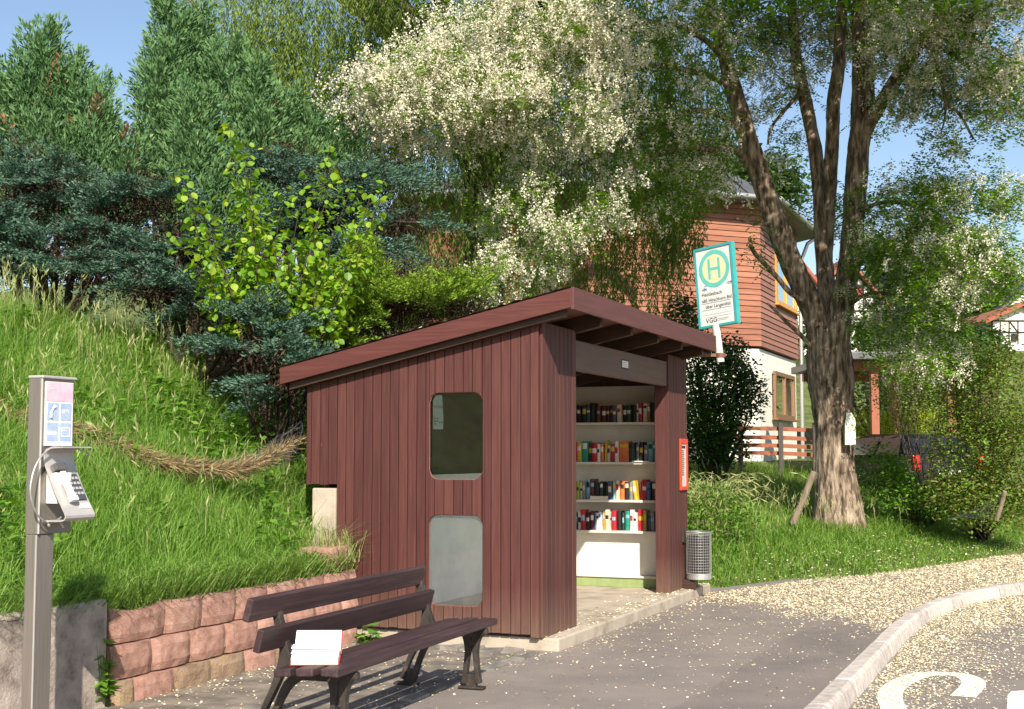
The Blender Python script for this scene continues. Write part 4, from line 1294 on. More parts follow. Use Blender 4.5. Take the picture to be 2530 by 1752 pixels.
# ================================================================== VEGETATION
M['grass'] = leafmat('meadow_grass', [(0.06, 0.14, 0.018), (0.125, 0.26, 0.034), (0.18, 0.34, 0.055), (0.255, 0.40, 0.09), (0.37, 0.44, 0.17)], trans=0.4, rough=0.5)
M['grass_right'] = leafmat('verge_grass', [(0.07, 0.16, 0.02), (0.13, 0.26, 0.035), (0.18, 0.32, 0.05), (0.25, 0.37, 0.08)], trans=0.4, rough=0.5)
M['straw'] = leafmat('dry_stalks', [(0.26, 0.26, 0.10), (0.32, 0.36, 0.14), (0.28, 0.36, 0.11), (0.48, 0.42, 0.25)], trans=0.25, rough=0.7)
M['weed'] = leafmat('weed_leaves', [(0.07, 0.18, 0.02), (0.12, 0.26, 0.03), (0.18, 0.34, 0.045)], trans=0.35)
M['yellow_flower'] = leafmat('yellow_petals', [(0.62, 0.42, 0.01), (0.75, 0.55, 0.02)], trans=0.2)


def scatter_uv(n, u0, u1, v0, v1, dens=None):
    u = rng.uniform(u0, u1, n * 3); v = rng.uniform(v0, v1, n * 3)
    x = C0[0] + u * DU[0] + v * DV[0]; y = C0[1] + u * DU[1] + v * DV[1]
    keep = np.ones(len(u), bool)
    if dens is not None:
        keep = rng.random(len(u)) < dens(u, v, x, y)
    x, y, u, v = x[keep][:n], y[keep][:n], u[keep][:n], v[keep][:n]
    return np.stack([x, y, terrain(x, y)], 1), u, v


def shed_free(u, v, x, y):
    inside = (u > -0.06) & (u < 4.6) & (v < 2.36)
    left = x / np.maximum(y, 1) < -0.46
    return np.where(inside | left, 0.0, 1.0)


def bank_dens(u, v, x, y):
    d = shed_free(u, v, x, y)
    d = d * np.where((u > 1.0) & (v > 5.2), 0.25, 1.0) * np.where(v > 7.2, 0.15, 1.0)
    return d * np.clip(0.75 + 0.4 * wave(x, y, 2.2), 0.2, 1)


NET_PX = [(-60, 905, 10.7), (0, 930, 10.8), (80, 955, 10.8), (190, 978, 10.9), (260, 1000, 10.95), (340, 1035, 11.0), (430, 1052, 11.15), (520, 1056, 11.3), (590, 1035, 11.45), (640, 1008, 11.6), (690, 985, 11.75)]
# meadow bank on the left
P, u, v = scatter_uv(132000, -5.2, 5.5, 1.70, 8.2, bank_dens)
clump = 0.5 + 0.5 * wave(P[:, 0], P[:, 1], 1.9, 2.0)
near_wall = 1 - smooth(1.7, 2.3, v)
hgt = (0.13 + 0.36 * rng.random(len(P)) ** 1.3) * (0.75 + 0.5 * clump) * (1 - 0.35 * near_wall) * (1 + 0.25 * smooth(4.5, 6, v))
P[:, 2] -= 0.02
ln_ = resample([at_d(*p_) for p_ in NET_PX], 0.08)
dmin = np.full(len(P), 9.0)
for q_ in ln_: dmin = np.minimum(dmin, np.hypot(P[:, 0] - q_[0] - 0.03, P[:, 1] - q_[1] + 0.10))
kg = (dmin > 0.10) | (rng.random(len(P)) < 0.25)
P, hgt, clump = P[kg], hgt[kg], clump[kg]
grass_obj('meadow_grass', P, hgt, 0.004 + 0.005 * rng.random(len(P)), 0.05 + 0.65 * rng.random(len(P)) ** 1.5, 0.05 + 0.95 * rng.random(len(P)), M['grass'],
          'long green meadow grass covering the sloping bank', 'grass', rnd=np.clip(0.55 * rng.random(len(P)) + 0.35 * clump + 0.1 * rng.random(len(P)), 0, 1))
# fine fallen blades hanging over the wall tops
P, u, v = scatter_uv(9000, -5.2, 0.0, 1.66, 1.95, lambda u, v, x, y: shed_free(u, v, x, y))
P[:, 2] = 0.52 + 0.12 * rng.random(len(P))
grass_obj('wall_top_grass', P, 0.14 + 0.16 * rng.random(len(P)), 0.004 + 0.005 * rng.random(len(P)), 0.4 + 0.6 * rng.random(len(P)), 0.4 + 0.8 * rng.random(len(P)), M['grass'],
          'grass spilling over the top of the block wall', 'grass')
# flowering grass stalks
def stalk_field(name, P, Hh, label, mat=None):
    n = len(P)
    ang = rng.random(n) * 2 * math.pi; ld = np.stack([np.cos(ang), np.sin(ang), 0 * ang], 1)
    k = rng.random(n)[:, None] * 0.45
    Vs = []
    top = P + np.array([0, 0, 1]) * Hh[:, None] * (1 - 0.25 * k) + ld * Hh[:, None] * k * 0.6
    mid = P + np.array([0, 0, 1]) * Hh[:, None] * 0.55 + ld * Hh[:, None] * k * 0.15
    Vs.append(leaf_quads(P, mid - P, np.linalg.norm(mid - P, axis=1), 0.005, at=0.5))
    Vs.append(leaf_quads(P + (mid - P) * 0.9, top - mid, np.linalg.norm(top - mid, axis=1) * 1.1, 0.005, at=0.5))
    d2 = norm(top - mid + ld * 0.15 * k)
    for r_ in range(4):
        Vs.append(leaf_quads(top - d2 * 0.03 * r_, d2 + rand_unit(n) * 0.35, 0.05 + 0.04 * rng.random(n), 0.012, at=0.5))
    V = np.concatenate(Vs)
    o = quads_obj(name, V, mat or M['straw'], rnd=np.tile(rng.random(n), 6))
    tag(o, label, 'grass', kind='stuff')
    return o


P, u, v = scatter_uv(1500, -5, 3.5, 2.0, 7.6, bank_dens)
keep = rng.random(len(P)) < (0.30 + 0.70 * smooth(3.5, 5.5, v)); P = P[keep]
stalk_field('flowering_grass', P, (0.35 + 0.45 * rng.random(len(P))) * (0.7 + 0.4 * smooth(2.5, 5.5, v[keep])), 'pale flowering grass stalks along the top of the bank')
# a tuft growing by the corner of the shelter on the block wall
pt = W(-0.12, 1.80, 0.66); n = 260
P = pt + np.stack([rng.normal(0, .13, n), rng.normal(0, .10, n), np.zeros(n)], 1)
o = grass_obj('grass_tuft', P, 0.22 + 0.28 * rng.random(n), np.full(n, 0.006), 0.1 + 0.6 * rng.random(n), 0.2 + 0.8 * rng.random(n), M['straw'], None, None)
o['label'] = 'tuft of long seeding grass on the block wall against the shelter corner'; o['category'] = 'grass tuft'

# verge grass on the right, round the tree
def verge_dens(x, y):
    d = (x - G0[0]) * GN[0] + (y - G0[1]) * GN[1]
    u, v = to_uv(x, y)
    k = (d > -0.02 + 0.10 * np.sin(x * 7) * np.sin(y * 5)) & ~((u < 5.05) & (v < 2.3))
    return k, d


n = 150000
y = rng.uniform(14.2, 34, n); x = y * rng.uniform(0.10, 0.42, n)
k, d = verge_dens(x, y); k &= rng.random(n) < np.where(d < 4.5, 1.0, 0.4)
x, y, d = x[k][:60000], y[k][:60000], d[k][:60000]
P = np.stack([x, y, terrain(x, y) - 0.02], 1)
cl = 0.5 + 0.5 * wave(x, y, 1.6, 0.7)
hg = (0.10 + 0.16 * rng.random(len(P))) * (0.6 + 0.8 * cl) * (0.55 + 0.75 * smooth(0.0, 2.0, d))
grass_obj('verge_grass', P, hg, 0.007 + 0.008 * rng.random(len(P)), 0.15 + 0.5 * rng.random(len(P)), 0.2 + 0.7 * rng.random(len(P)), M['grass_right'],
          'green verge grass around the blossoming tree', 'grass')
k = (d > 1.5) & (rng.random(len(d)) < 0.02)
stalk_field('verge_stalks', P[k], 0.35 + 0.35 * rng.random(k.sum()), 'pale grass stalks standing in the verge behind the tree')

# ------------------------------------------------------------------ leaf builders
def leaf_cloud(centers, n_each, spread, L, Wd, flat=0.3, droop=0.3, up=0.2):
    n = len(centers) * n_each
    c = np.repeat(centers, n_each, 0) + rng.normal(size=(n, 3)) * np.asarray(spread)
    D = rand_unit(n); D[:, 2] = D[:, 2] * flat - droop
    Nn = rand_unit(n) + np.array([0, 0, 1.2]) * (1 if up else 0)
    return leaf_quads(c, D, L * (0.7 + 0.6 * rng.random(n)), Wd * (0.7 + 0.6 * rng.random(n)), Nn)


def ellipsoid_pts(n, c, r, shell=0.35):
    d = rand_unit(n); k = rng.random(n) ** (1 / 3)
    k = shell + (1 - shell) * k
    return np.asarray(c) + d * k[:, None] * np.asarray(r)


def weed_patch(name, p, rx, ry, n, hmax, leaf, label, cat='weed', stuff=False, mat='weed'):
    p = np.asarray(p, float)
    cpts = np.stack([rng.normal(0, rx, n), rng.normal(0, ry, n), np.zeros(n)], 1) + p
    cpts[:, 2] = np.maximum(terrain(cpts[:, 0], cpts[:, 1]), p[2] - 0.05)
    stem = np.repeat(cpts, 14, 0); h = rng.random(len(stem)) ** 0.7 * hmax * np.repeat(0.5 + 0.5 * rng.random(n), 14)
    stem[:, 2] += h
    D = rand_unit(len(stem)); D[:, 2] = D[:, 2] * 0.2 - 0.15
    V = leaf_quads(stem, D, leaf * (0.6 + 0.8 * rng.random(len(stem))), leaf * 0.55, rand_unit(len(stem)) * 0.5 + np.array([0, 0, 1]))
    Vs = leaf_quads(cpts, np.tile([0.0, 0.0, 1.0], (n, 1)) + rng.normal(0, .15, (n, 3)), hmax * 0.9, 0.007, at=0.5)
    V = np.concatenate([V, Vs])
    o = quads_obj(name, V, M[mat], origin=p); o.location = tuple(p)
    return tag(o, label, cat, kind='stuff' if stuff else None)


for (px, py, rx, n, hm, lf, lab) in ((440, 985, 0.30, 60, 0.42, 0.10, 'broad leaved nettle patch above the fallen netting'), (640, 930, 0.28, 55, 0.45, 0.09, 'nettle patch beside the roof end of the shelter'),
                                     (400, 850, 0.22, 30, 0.35, 0.08, 'nettle clump in the middle of the bank'), (670, 1060, 0.16, 40, 0.4, 0.085, 'nettles growing against the rear corner of the shelter'),
                                     (40, 1330, 0.16, 40, 0.16, 0.10, 'bright green weeds above the concrete wall behind the phone')):
    gp = ground_pt(px, py)
    weed_patch('nettle_patch', gp, rx, rx, n, hm, lf, lab, stuff=True)
for (u, v, rx, n, hm, lf, lab) in ((-0.22, 1.40, 0.06, 9, 0.22, 0.10, 'small bright weed at the foot of the shelter wall behind the bench'), (-0.33, 0.12, 0.07, 12, 0.06, 0.05, 'small green weed in the paving by the slab corner'),
                                   (-3.27, 1.60, 0.02, 6, 0.42, 0.09, 'creeper in the gap between concrete wall and block wall'), (-1.9, 0.02, 0.05, 8, 0.04, 0.04, 'tiny weed on the pavement edge beneath the bench')):
    weed_patch('weed', W(u, v, 0.0 if v < 1.5 else 0.1), rx, rx, n, hm, lf, lab)
P, u, v = scatter_uv(620, -5, 4.5, 1.9, 5.6, lambda u, v, x, y: bank_dens(u, v, x, y) * (wave(x, y, 1.1, 4.0) > 0.05))
st = np.repeat(P, 9, 0); st[:, 2] += 0.10 + 0.30 * rng.random(len(st))
st[:, :2] += rng.normal(0, .05, (len(st), 2))
D = rand_unit(len(st)); D[:, 2] = D[:, 2] * 0.3 - 0.1
o = quads_obj('broad_leaved_weeds', leaf_quads(st, D, 0.05 + 0.07 * rng.random(len(st)), 0.03 + 0.035 * rng.random(len(st)), rand_unit(len(st)) * 0.6 + np.array([0, 0, 1]), at=0.4), M['weed'])
tag(o, 'broad leaved weeds scattered through the grass of the bank', 'weeds', kind='stuff')
# buttercups
n = 26; pts = [ground_pt(px, py) for px, py in [(140, 815), (150, 800), (180, 808), (120, 825), (135, 812), (160, 820), (275, 985), (300, 980), (185, 975), (60, 835), (90, 850), (15, 1160), (48, 1120), (190, 805), (172, 815), (130, 830), (110, 818), (205, 800), (20, 1145), (520, 1095), (90, 1175), (240, 985), (100, 855), (70, 840), (30, 1168), (145, 806)]]
for k, p in enumerate(sorted(pts[:16], key=lambda q_: q_[0] / q_[1])):
    b = thing('buttercup', f'yellow buttercup in the bank grass, {ORD[k]} from the left of the sixteen', 'flower', p, 0, 'buttercups in the bank grass')
    h = 0.42 + 0.1 * random.random()
    mb = MB(); mb.tube([(0, 0, 0), (0.01, 0, h)], 0.002, 4); mb.build('stem', M['grass'], b)
    V = leaf_quads(np.tile([0.01, 0, h], (5, 1)), np.array([[math.cos(a), math.sin(a), 0.35] for a in np.arange(5) * 1.2566]), 0.022, 0.02, np.tile([0, 0, 1.0], (5, 1)), at=0.6)
    quads_obj('petals', V, M['yellow_flower'], b)

# ------------------------------------------------------------------ fallen netting with dead grass
M['net_straw'] = leafmat('matted_dead_grass', [(0.16, 0.11, 0.05), (0.30, 0.22, 0.11), (0.42, 0.33, 0.18), (0.22, 0.13, 0.07)], trans=0.15, rough=0.8)
npts = resample([at_d(*p) for p in NET_PX], 0.04)
net = thing('fallen_netting', 'sagging roll of wire netting matted with dead grass across the bank', 'netting', npts[len(npts) // 2])
org = npts[len(npts) // 2]
n = 9000
tpar = rng.random(n) * (len(npts) - 2)
ii = tpar.astype(int); base = npts[ii] + (npts[ii + 1] - npts[ii]) * (tpar - ii)[:, None]
tdir = norm(npts[np.minimum(ii + 3, len(npts) - 1)] - npts[np.maximum(ii - 3, 0)])
right_end = smooth(0.72, 0.95, tpar / len(npts))
kk = rng.random(n) < (1 - 0.9 * right_end)
base, tdir = base[kk], tdir[kk]; n = len(base)
off = rng.normal(size=(n, 3)) * np.array([0.04, 0.035, 0.020])
V = leaf_quads(base + off, tdir + rng.normal(size=(n, 3)) * 0.45, 0.06 + 0.12 * rng.random(n), 0.004 + 0.004 * rng.random(n), at=0.5)
quads_obj('dead_grass', V, M['net_straw'], net, org)['kind'] = 'stuff'
mb = MB()
for k in range(11):
    a = k / 11 * 2 * math.pi
    rad = np.interp(np.arange(len(npts)), [0, len(npts) * 0.7, len(npts) - 1], [0.065, 0.07, 0.17])
    path = [p - org + np.array([0.0, math.cos(a) * r_ + 0.01 * math.sin(j * .7 + k), math.sin(a) * r_ * 0.9 + 0.015 * math.sin(j * 0.9 + 2 * k)]) for j, (p, r_) in enumerate(zip(npts, rad))]
    mb.tube(path[::2], 0.0022, 3, cap=False)
for j in range(0, len(npts), 2):
    r_ = np.interp(j, [0, len(npts) * 0.7, len(npts) - 1], [0.068, 0.072, 0.175])
    c = npts[j] - org
    mb.tube([c + np.array([0.03 * math.sin(a * 2 + j), math.cos(a) * r_, math.sin(a) * r_ * 0.9]) for a in np.linspace(0, 2 * math.pi, 11)], 0.0022, 3, cap=False)
M['net_wire'] = plain('dull_green_wire', (0.06, 0.075, 0.075), 0.6)
o = mb.build('wire_netting', M['net_wire'], net); o['kind'] = 'stuff'

# ------------------------------------------------------------------ conifers
M['cypress'] = leafmat('cypress_foliage', [(0.035, 0.10, 0.042), (0.08, 0.175, 0.07), (0.125, 0.24, 0.09), (0.20, 0.32, 0.125)], trans=0.15, rough=0.6)
M['brown_foliage'] = leafmat('dead_cypress_sprays', [(0.18, 0.09, 0.045), (0.30, 0.16, 0.085), (0.36, 0.22, 0.12)], trans=0.15)
M['bark_dark'] = surf('dark_bark', [(0.3, (0.03, 0.02, 0.015)), (0.7, (0.09, 0.06, 0.045))], scale=6, rough=0.95, bump=0.8, bscale=30, stretch=(3, 3, 0.5))


def plume_tree(name, label, lobes, Yc, base_px, dens=1.0, mat='cypress', brown=0.03, leaf=(0.082, 0.024), group=None):
    """upright cypress: lobes = (px centre, top py, bottom py, radius px, dy)"""
    bp = at_d(base_px[0], base_px[1], Yc)
    bp[2] = float(terrain(bp[0], bp[1]))
    t = thing(name, label, 'tree', bp, 0, group)
    Vs, rn, Vb = [], [], []
    mb = MB()
    for (px, ty, by, rp2, dy) in lobes:
        top = at_d(px, ty, Yc + dy); bot = at_d(px, by, Yc + dy); Rm = px2m(rp2, Yc)
        Hh = top[2] - bot[2]
        mb.tube([bp + np.array([0, 0, 0.0]), (bp * 0.4 + bot * 0.6), np.array([top[0], top[1], bot[2] + Hh * 0.85])], [0.07, 0.05, 0.012], 6)
        npl = int(dens * 105 * Hh * Rm * 2.0)
        z = rng.random(npl) ** 0.85
        prof = np.clip(1.02 - z, 0, 1) ** 0.62 * (0.75 + 0.25 * np.clip(z * 4, 0, 1))
        az = rng.random(npl) * 2 * math.pi
        rr = Rm * prof * np.sqrt(rng.random(npl) * 0.75 + 0.25) * (1 + 0.13 * np.sin(az * 3 + z * 9 + px))
        c = np.stack([top[0] + rr * np.cos(az), top[1] + rr * np.sin(az), bot[2] + Hh * z * 0.97], 1)
        pdir = np.stack([0.46 * np.cos(az), 0.46 * np.sin(az), np.ones(npl)], 1) + rng.normal(0, 0.14, (npl, 3))
        pdir = norm(pdir); pl = (0.38 + 0.38 * rng.random(npl)) * (1 - 0.35 * z)
        m = 66
        s_ = rng.random((npl, m))
        cen = c[:, None, :] + pdir[:, None, :] * (s_ * pl[:, None])[:, :, None]
        wd = (0.078 * np.sin(np.pi * np.clip(s_ * 0.85 + 0.15, 0, 1)) * (pl[:, None] / 0.45))[:, :, None]
        offv = rng.normal(size=(npl, m, 3)) * wd * 0.75
        D = pdir[:, None, :] * 0.9 + norm(offv + 1e-5) * 0.55 + rng.normal(size=(npl, m, 3)) * 0.2
        P = (cen + offv).reshape(-1, 3); D = D.reshape(-1, 3)
        n = len(P)
        V = leaf_quads(P, D, leaf[0] * (0.7 + 0.6 * rng.random(n)), leaf[1] * (0.7 + 0.6 * rng.random(n)), at=0.5)
        isb = np.repeat(rng.random(npl) < brown, m)
        V4 = V.reshape(-1, 4, 3)
        pr = np.repeat(rng.random(npl), m)
        Vs.append(V4[~isb].reshape(-1, 3)); rn.append((0.55 * rng.random(n) + 0.25 * pr + 0.2 * s_.reshape(-1))[~isb]); Vb.append(V4[isb].reshape(-1, 3))  # leaf colour lightens along each plume, painting in lit tips
    mb.build('trunk', M['bark_dark'], t, origin=bp)
    quads_obj('crown', np.concatenate(Vs), M[mat], t, bp, np.concatenate(rn))
    Vb = np.concatenate(Vb)
    if len(Vb): quads_obj('withered_sprays', Vb, M['brown_foliage'], t, bp)
    return t


plume_tree('cypress_tree', 'broad blue green cypress at the left edge with a brown withered top spray',
           [(95, 83, 560, 55.5, 0), (25, 188, 620, 70.3, 0.2), (150, 158, 600, 55.5, 0.1), (205, 203, 600, 51.8, 0), (245, 290, 620, 38, 0.3), (-60, 158, 650, 81.4, 0.3), (285, 350, 640, 30, 0.1)], 16.2, (80, 640), dens=0.92, brown=0.035)
plume_tree('cypress_tree', 'tallest dark green cypress rising beside the sky gap',
           [(385, 13, 520, 50.32, 0), (445, 48, 560, 59.2, 0.3), (515, 113, 600, 62.9, 0.1), (350, 148, 560, 40.7, -0.2), (575, 168, 600, 55.5, 0), (440, 238, 640, 70.3, -0.5)], 17.2, (450, 640), dens=0.9, brown=0.006)
plume_tree('cypress_tree', 'shorter cypress with stepped spires right of the tallest one',
           [(640, 228, 560, 44.4, 0), (690, 278, 580, 40.7, 0.2), (600, 268, 600, 44.4, -0.2), (770, 283, 520, 37, 0.5), (735, 328, 560, 37, 0.3)], 17.6, (660, 640), dens=0.95, brown=0.012)

M['juniper'] = leafmat('blue_juniper', [(0.022, 0.055, 0.036), (0.048, 0.105, 0.07), (0.085, 0.16, 0.11), (0.145, 0.235, 0.18)], trans=0.1, rough=0.6)
M['green_juniper'] = leafmat('yellow_green_juniper', [(0.06, 0.13, 0.012), (0.11, 0.21, 0.018), (0.17, 0.28, 0.026), (0.24, 0.33, 0.045)], trans=0.15, rough=0.6)


def spray_shrub(name, label, blobs, Yc, mat, base_px, nspray, up=0.12, leaf=(0.042, 0.015), m=75, cat='shrub', slen=(0.34, 0.34)):
    """juniper: flat arching sprays radiating from the inside of each blob (px, py, rx, ry, dy)"""
    bp = at_d(base_px[0], base_px[1], Yc); bp[2] = float(terrain(bp[0], bp[1]))
    t = thing(name, label, cat, bp)
    Vs, rn = [], []; mb = MB()
    area = sum(b[2] * b[3] for b in blobs)
    for (px, py, rx, ry, dy) in blobs:
        c = at_d(px, py, Yc + dy); Rx, Rz = px2m(rx, Yc), px2m(ry, Yc)
        npad = max(4, int(nspray / 10 * rx * ry / area)); kf = 11; ns = npad * kf
        mb.tube([bp, bp * 0.5 + c * 0.5 + np.array([0, 0, -0.1]), c], [0.05, 0.03, 0.012], 5)
        d = rand_unit(npad); d[:, 1] -= 0.35; d = norm(d)
        k = 0.45 + 0.5 * np.sqrt(rng.random(npad))
        pb0 = c + d * k[:, None] * np.array([Rx, Rx * 0.8, Rz])
        pd_ = norm(d * np.array([1, 1, 0.15]) + np.array([0, 0, up]) + rng.normal(0, .15, (npad, 3)))
        pl_ = norm(np.cross(pd_, np.array([0, 0, 1.0]) + rng.normal(0, .25, (npad, 3))))
        fan = np.tile(np.linspace(-0.95, 0.95, kf), npad) + rng.normal(0, .12, ns)
        b0 = np.repeat(pb0, kf, 0) + rng.normal(0, .03, (ns, 3))
        sd_ = norm(np.repeat(pd_, kf, 0) * np.cos(fan)[:, None] + np.repeat(pl_, kf, 0) * np.sin(fan)[:, None] + rng.normal(0, .08, (ns, 3)))
        ln = np.repeat(slen[0] + slen[1] * rng.random(npad), kf) * (1 - 0.35 * np.abs(fan)) * (0.8 + 0.4 * rng.random(ns))
        s_ = rng.random((ns, m)) ** 0.9
        lat = norm(np.cross(sd_, np.array([0, 0, 1.0])))
        wdt = (0.045 * (1.15 - s_))[:, :, None]
        cen = b0[:, None, :] + sd_[:, None, :] * (s_ * ln[:, None])[:, :, None] + np.array([0, 0, 1]) * ((0.10 * s_ - 0.26 * s_ ** 2) * ln[:, None])[:, :, None]
        q_ = rng.normal(size=(ns, m, 1))
        P = cen + lat[:, None, :] * q_ * wdt + rng.normal(size=(ns, m, 3)) * np.array([0.014, 0.014, 0.016])
        D = sd_[:, None, :] * 0.8 + lat[:, None, :] * np.sign(q_) * 0.75 + rng.normal(size=(ns, m, 3)) * 0.3 + np.array([0, 0, 0.25])
        P = P.reshape(-1, 3); D = D.reshape(-1, 3); n = len(P)
        Vs.append(leaf_quads(P, D, leaf[0] * (0.7 + 0.7 * rng.random(n)), leaf[1] * (0.7 + 0.6 * rng.random(n)), rand_unit(n) + np.array([0, 0, 0.8]), at=0.5))
        rn.append(0.45 * rng.random(n) + 0.2 * np.repeat(rng.random(ns), m) + 0.35 * s_.reshape(-1))  # colour darkens towards the spray base, painting shaded gaps and lit ends
        for a in range(0, ns, 7):
            mb.tube([c, b0[a], b0[a] + sd_[a] * ln[a] * 0.6], [0.012, 0.008, 0.003], 4, cap=False)
    mb.build('branches', M['bark_dark'], t, origin=bp)
    quads_obj('foliage', np.concatenate(Vs), M[mat], t, bp, np.concatenate(rn))
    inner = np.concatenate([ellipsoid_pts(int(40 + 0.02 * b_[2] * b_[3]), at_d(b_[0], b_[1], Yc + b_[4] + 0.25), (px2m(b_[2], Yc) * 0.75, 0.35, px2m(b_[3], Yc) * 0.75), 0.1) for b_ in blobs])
    quads_obj('dead_twigs', leaf_cloud(inner, 16, 0.12, 0.08, 0.016, flat=1.0, droop=0.1), M['dead_inner'], t, bp)  # dead inner twigs, coloured extra dark to imitate shade between the boughs
    return t


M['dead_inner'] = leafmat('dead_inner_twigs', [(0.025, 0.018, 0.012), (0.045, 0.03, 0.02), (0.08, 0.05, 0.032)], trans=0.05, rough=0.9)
spray_shrub('juniper_shrub', 'dark blue green juniper below the left cypress', [(30, 480, 80, 70, 0), (130, 420, 80, 55, 0.2), (100, 580, 90, 50, -0.2), (240, 500, 70, 70, 0), (0, 600, 70, 45, 0), (210, 610, 80, 45, -0.3), (60, 380, 50, 40, .3)], 14.6, 'juniper', (120, 690), 520)
spray_shrub('juniper_shrub', 'blue juniper between the tall cypress and the hazel bush', [(335, 450, 60, 55, 0), (395, 560, 70, 70, 0), (300, 590, 60, 55, -0.1), (460, 670, 80, 55, -0.2), (560, 760, 70, 55, -0.3), (350, 660, 70, 40, -0.4), (480, 560, 60, 60, 0.2), (590, 610, 70, 60, .2), (660, 680, 80, 60, .2), (560, 680, 60, 50, .1), (580, 790, 70, 50, -1.7), (640, 840, 55, 45, -2.0), (530, 740, 65, 45, -1.4), (610, 740, 60, 40, -1.6)], 14.6, 'juniper', (430, 760), 760)
spray_shrub('juniper_shrub', 'silvery blue juniper with layered sprays reaching right of the hazel bush', [(690, 410, 80, 45, 0), (780, 440, 90, 50, 0), (900, 500, 80, 28, 0), (800, 560, 80, 45, 0), (870, 620, 70, 28, 0.1), (640, 370, 50, 30, 0.1), (720, 520, 100, 70, 0.3), (850, 400, 50, 25, .1)], 15.6, 'juniper', (740, 740), 560, slen=(0.42, 0.40))
spray_shrub('juniper_shrub', 'yellow green feathery juniper rising behind the shelter roof', [(900, 690, 110, 60, 0), (980, 660, 80, 45, 0.1), (820, 700, 110, 70, 0), (740, 760, 110, 60, -0.1), (860, 640, 80, 45, 0.2), (660, 800, 60, 40, -0.2), (1030, 690, 60, 40, 0.2)], 14.0, 'green_juniper', (820, 900), 620, up=0.55, leaf=(0.04, 0.014), slen=(0.32, 0.32))

# ------------------------------------------------------------------ hazel: the 300 largest leaves are single pieces
M['hazel'] = leafmat('hazel_leaves', [(0.11, 0.25, 0.014), (0.17, 0.34, 0.02), (0.25, 0.41, 0.03), (0.36, 0.46, 0.06)], trans=0.42, rough=0.45)
mh, nth, outh = new_mat('hazel_leaf')
oi = N(nth, 'ShaderNodeObjectInfo')
colh = ramp(nth, oi.outputs['Random'], [(0, (0.11, 0.25, 0.014)), (0.4, (0.17, 0.34, 0.02)), (0.8, (0.26, 0.42, 0.03)), (1, (0.38, 0.47, 0.07))])
bsh = N(nth, 'ShaderNodeBsdfPrincipled', Roughness=0.45); nth.links.new(colh, bsh.inputs['Base Color'])
trh = N(nth, 'ShaderNodeBsdfTranslucent'); nth.links.new(colh, trh.inputs['Color'])
mxh = N(nth, 'ShaderNodeMixShader'); mxh.inputs[0].default_value = 0.42
nth.links.new(bsh.outputs[0], mxh.inputs[1]); nth.links.new(trh.outputs[0], mxh.inputs[2]); nth.links.new(mxh.outputs[0], outh.inputs[0])
HY = 13.1
hb = ground_pt(640, 800); hb = at_d(620, 770, HY); hb[2] = float(terrain(hb[0], hb[1]))
hz = thing('hazel_bush', 'bright yellow green hazel bush with large round leaves behind the bank', 'bush', hb)
tips = [(515, 275), (560, 340), (745, 320), (400, 385), (850, 385), (640, 420), (690, 390), (455, 470), (385, 520), (850, 470), (800, 400), (600, 500), (830, 520), (500, 420), (720, 470), (560, 560), (780, 600), (660, 560), (470, 540), (860, 440), (540, 300), (760, 380), (420, 430), (680, 660), (620, 620), (740, 660), (580, 440), (810, 460), (520, 600), (840, 570)]
mb = MB(); LP = []
for k, (tx, ty) in enumerate(tips):
    tip = at_d(tx, ty, HY + random.uniform(-0.5, 0.5)); st = hb + np.array([random.uniform(-.15, .15), random.uniform(-.1, .1), 0])
    midp = st * 0.45 + tip * 0.55 + np.array([random.uniform(-.1, .1), 0, 0.18])
    path = resample([st, st * 0.75 + midp * 0.25 + np.array([0, 0, .05]), midp, tip], 0.06)
    mb.tube(path[::2], list(np.linspace(0.014, 0.003, len(path[::2]))), 5, cap=False)
    n = len(path)
    for j in range(int(n * 0.28), n):
        for r_ in range(6 if j < n * 0.8 else 3):
            if random.random() < 0.88:
                az = random.random() * 2 * math.pi
                ro = random.uniform(0.02, 0.28) * (1 - 0.65 * j / n)
                LP.append((path[j] + np.array([ro * math.cos(az), ro * math.sin(az), random.uniform(-.03, .03)]), az))
mb.build('stems', M['bark_dark'], hz, origin=hb)
zlim = at_d(600, 760, HY)[2]; LP = [q_ for q_ in LP if q_[0][2] > zlim + random.uniform(-.12, .12)]


def hazel_mesh():
    """round leaf with a point, gently cupped along the midrib"""
    pts = [(0, 0), (0.30, 0.16), (0.46, 0.42), (0.42, 0.70), (0.22, 0.92), (0.0, 1.08), (-0.22, 0.92), (-0.42, 0.70), (-0.46, 0.42), (-0.30, 0.16)]
    vs = [(x, y, 0.16 * abs(x) - 0.10 * y * y) for x, y in pts] + [(0, 0.35, -0.02), (0, 0.7, -0.06)]
    fs = [(0, 1, 2, 10), (10, 2, 3, 11), (11, 3, 4, 5), (0, 10, 8, 9), (10, 11, 7, 8), (11, 5, 6, 7)]
    me = bpy.data.meshes.new('leaf'); me.from_pydata(vs, [], fs); me.update(); return me


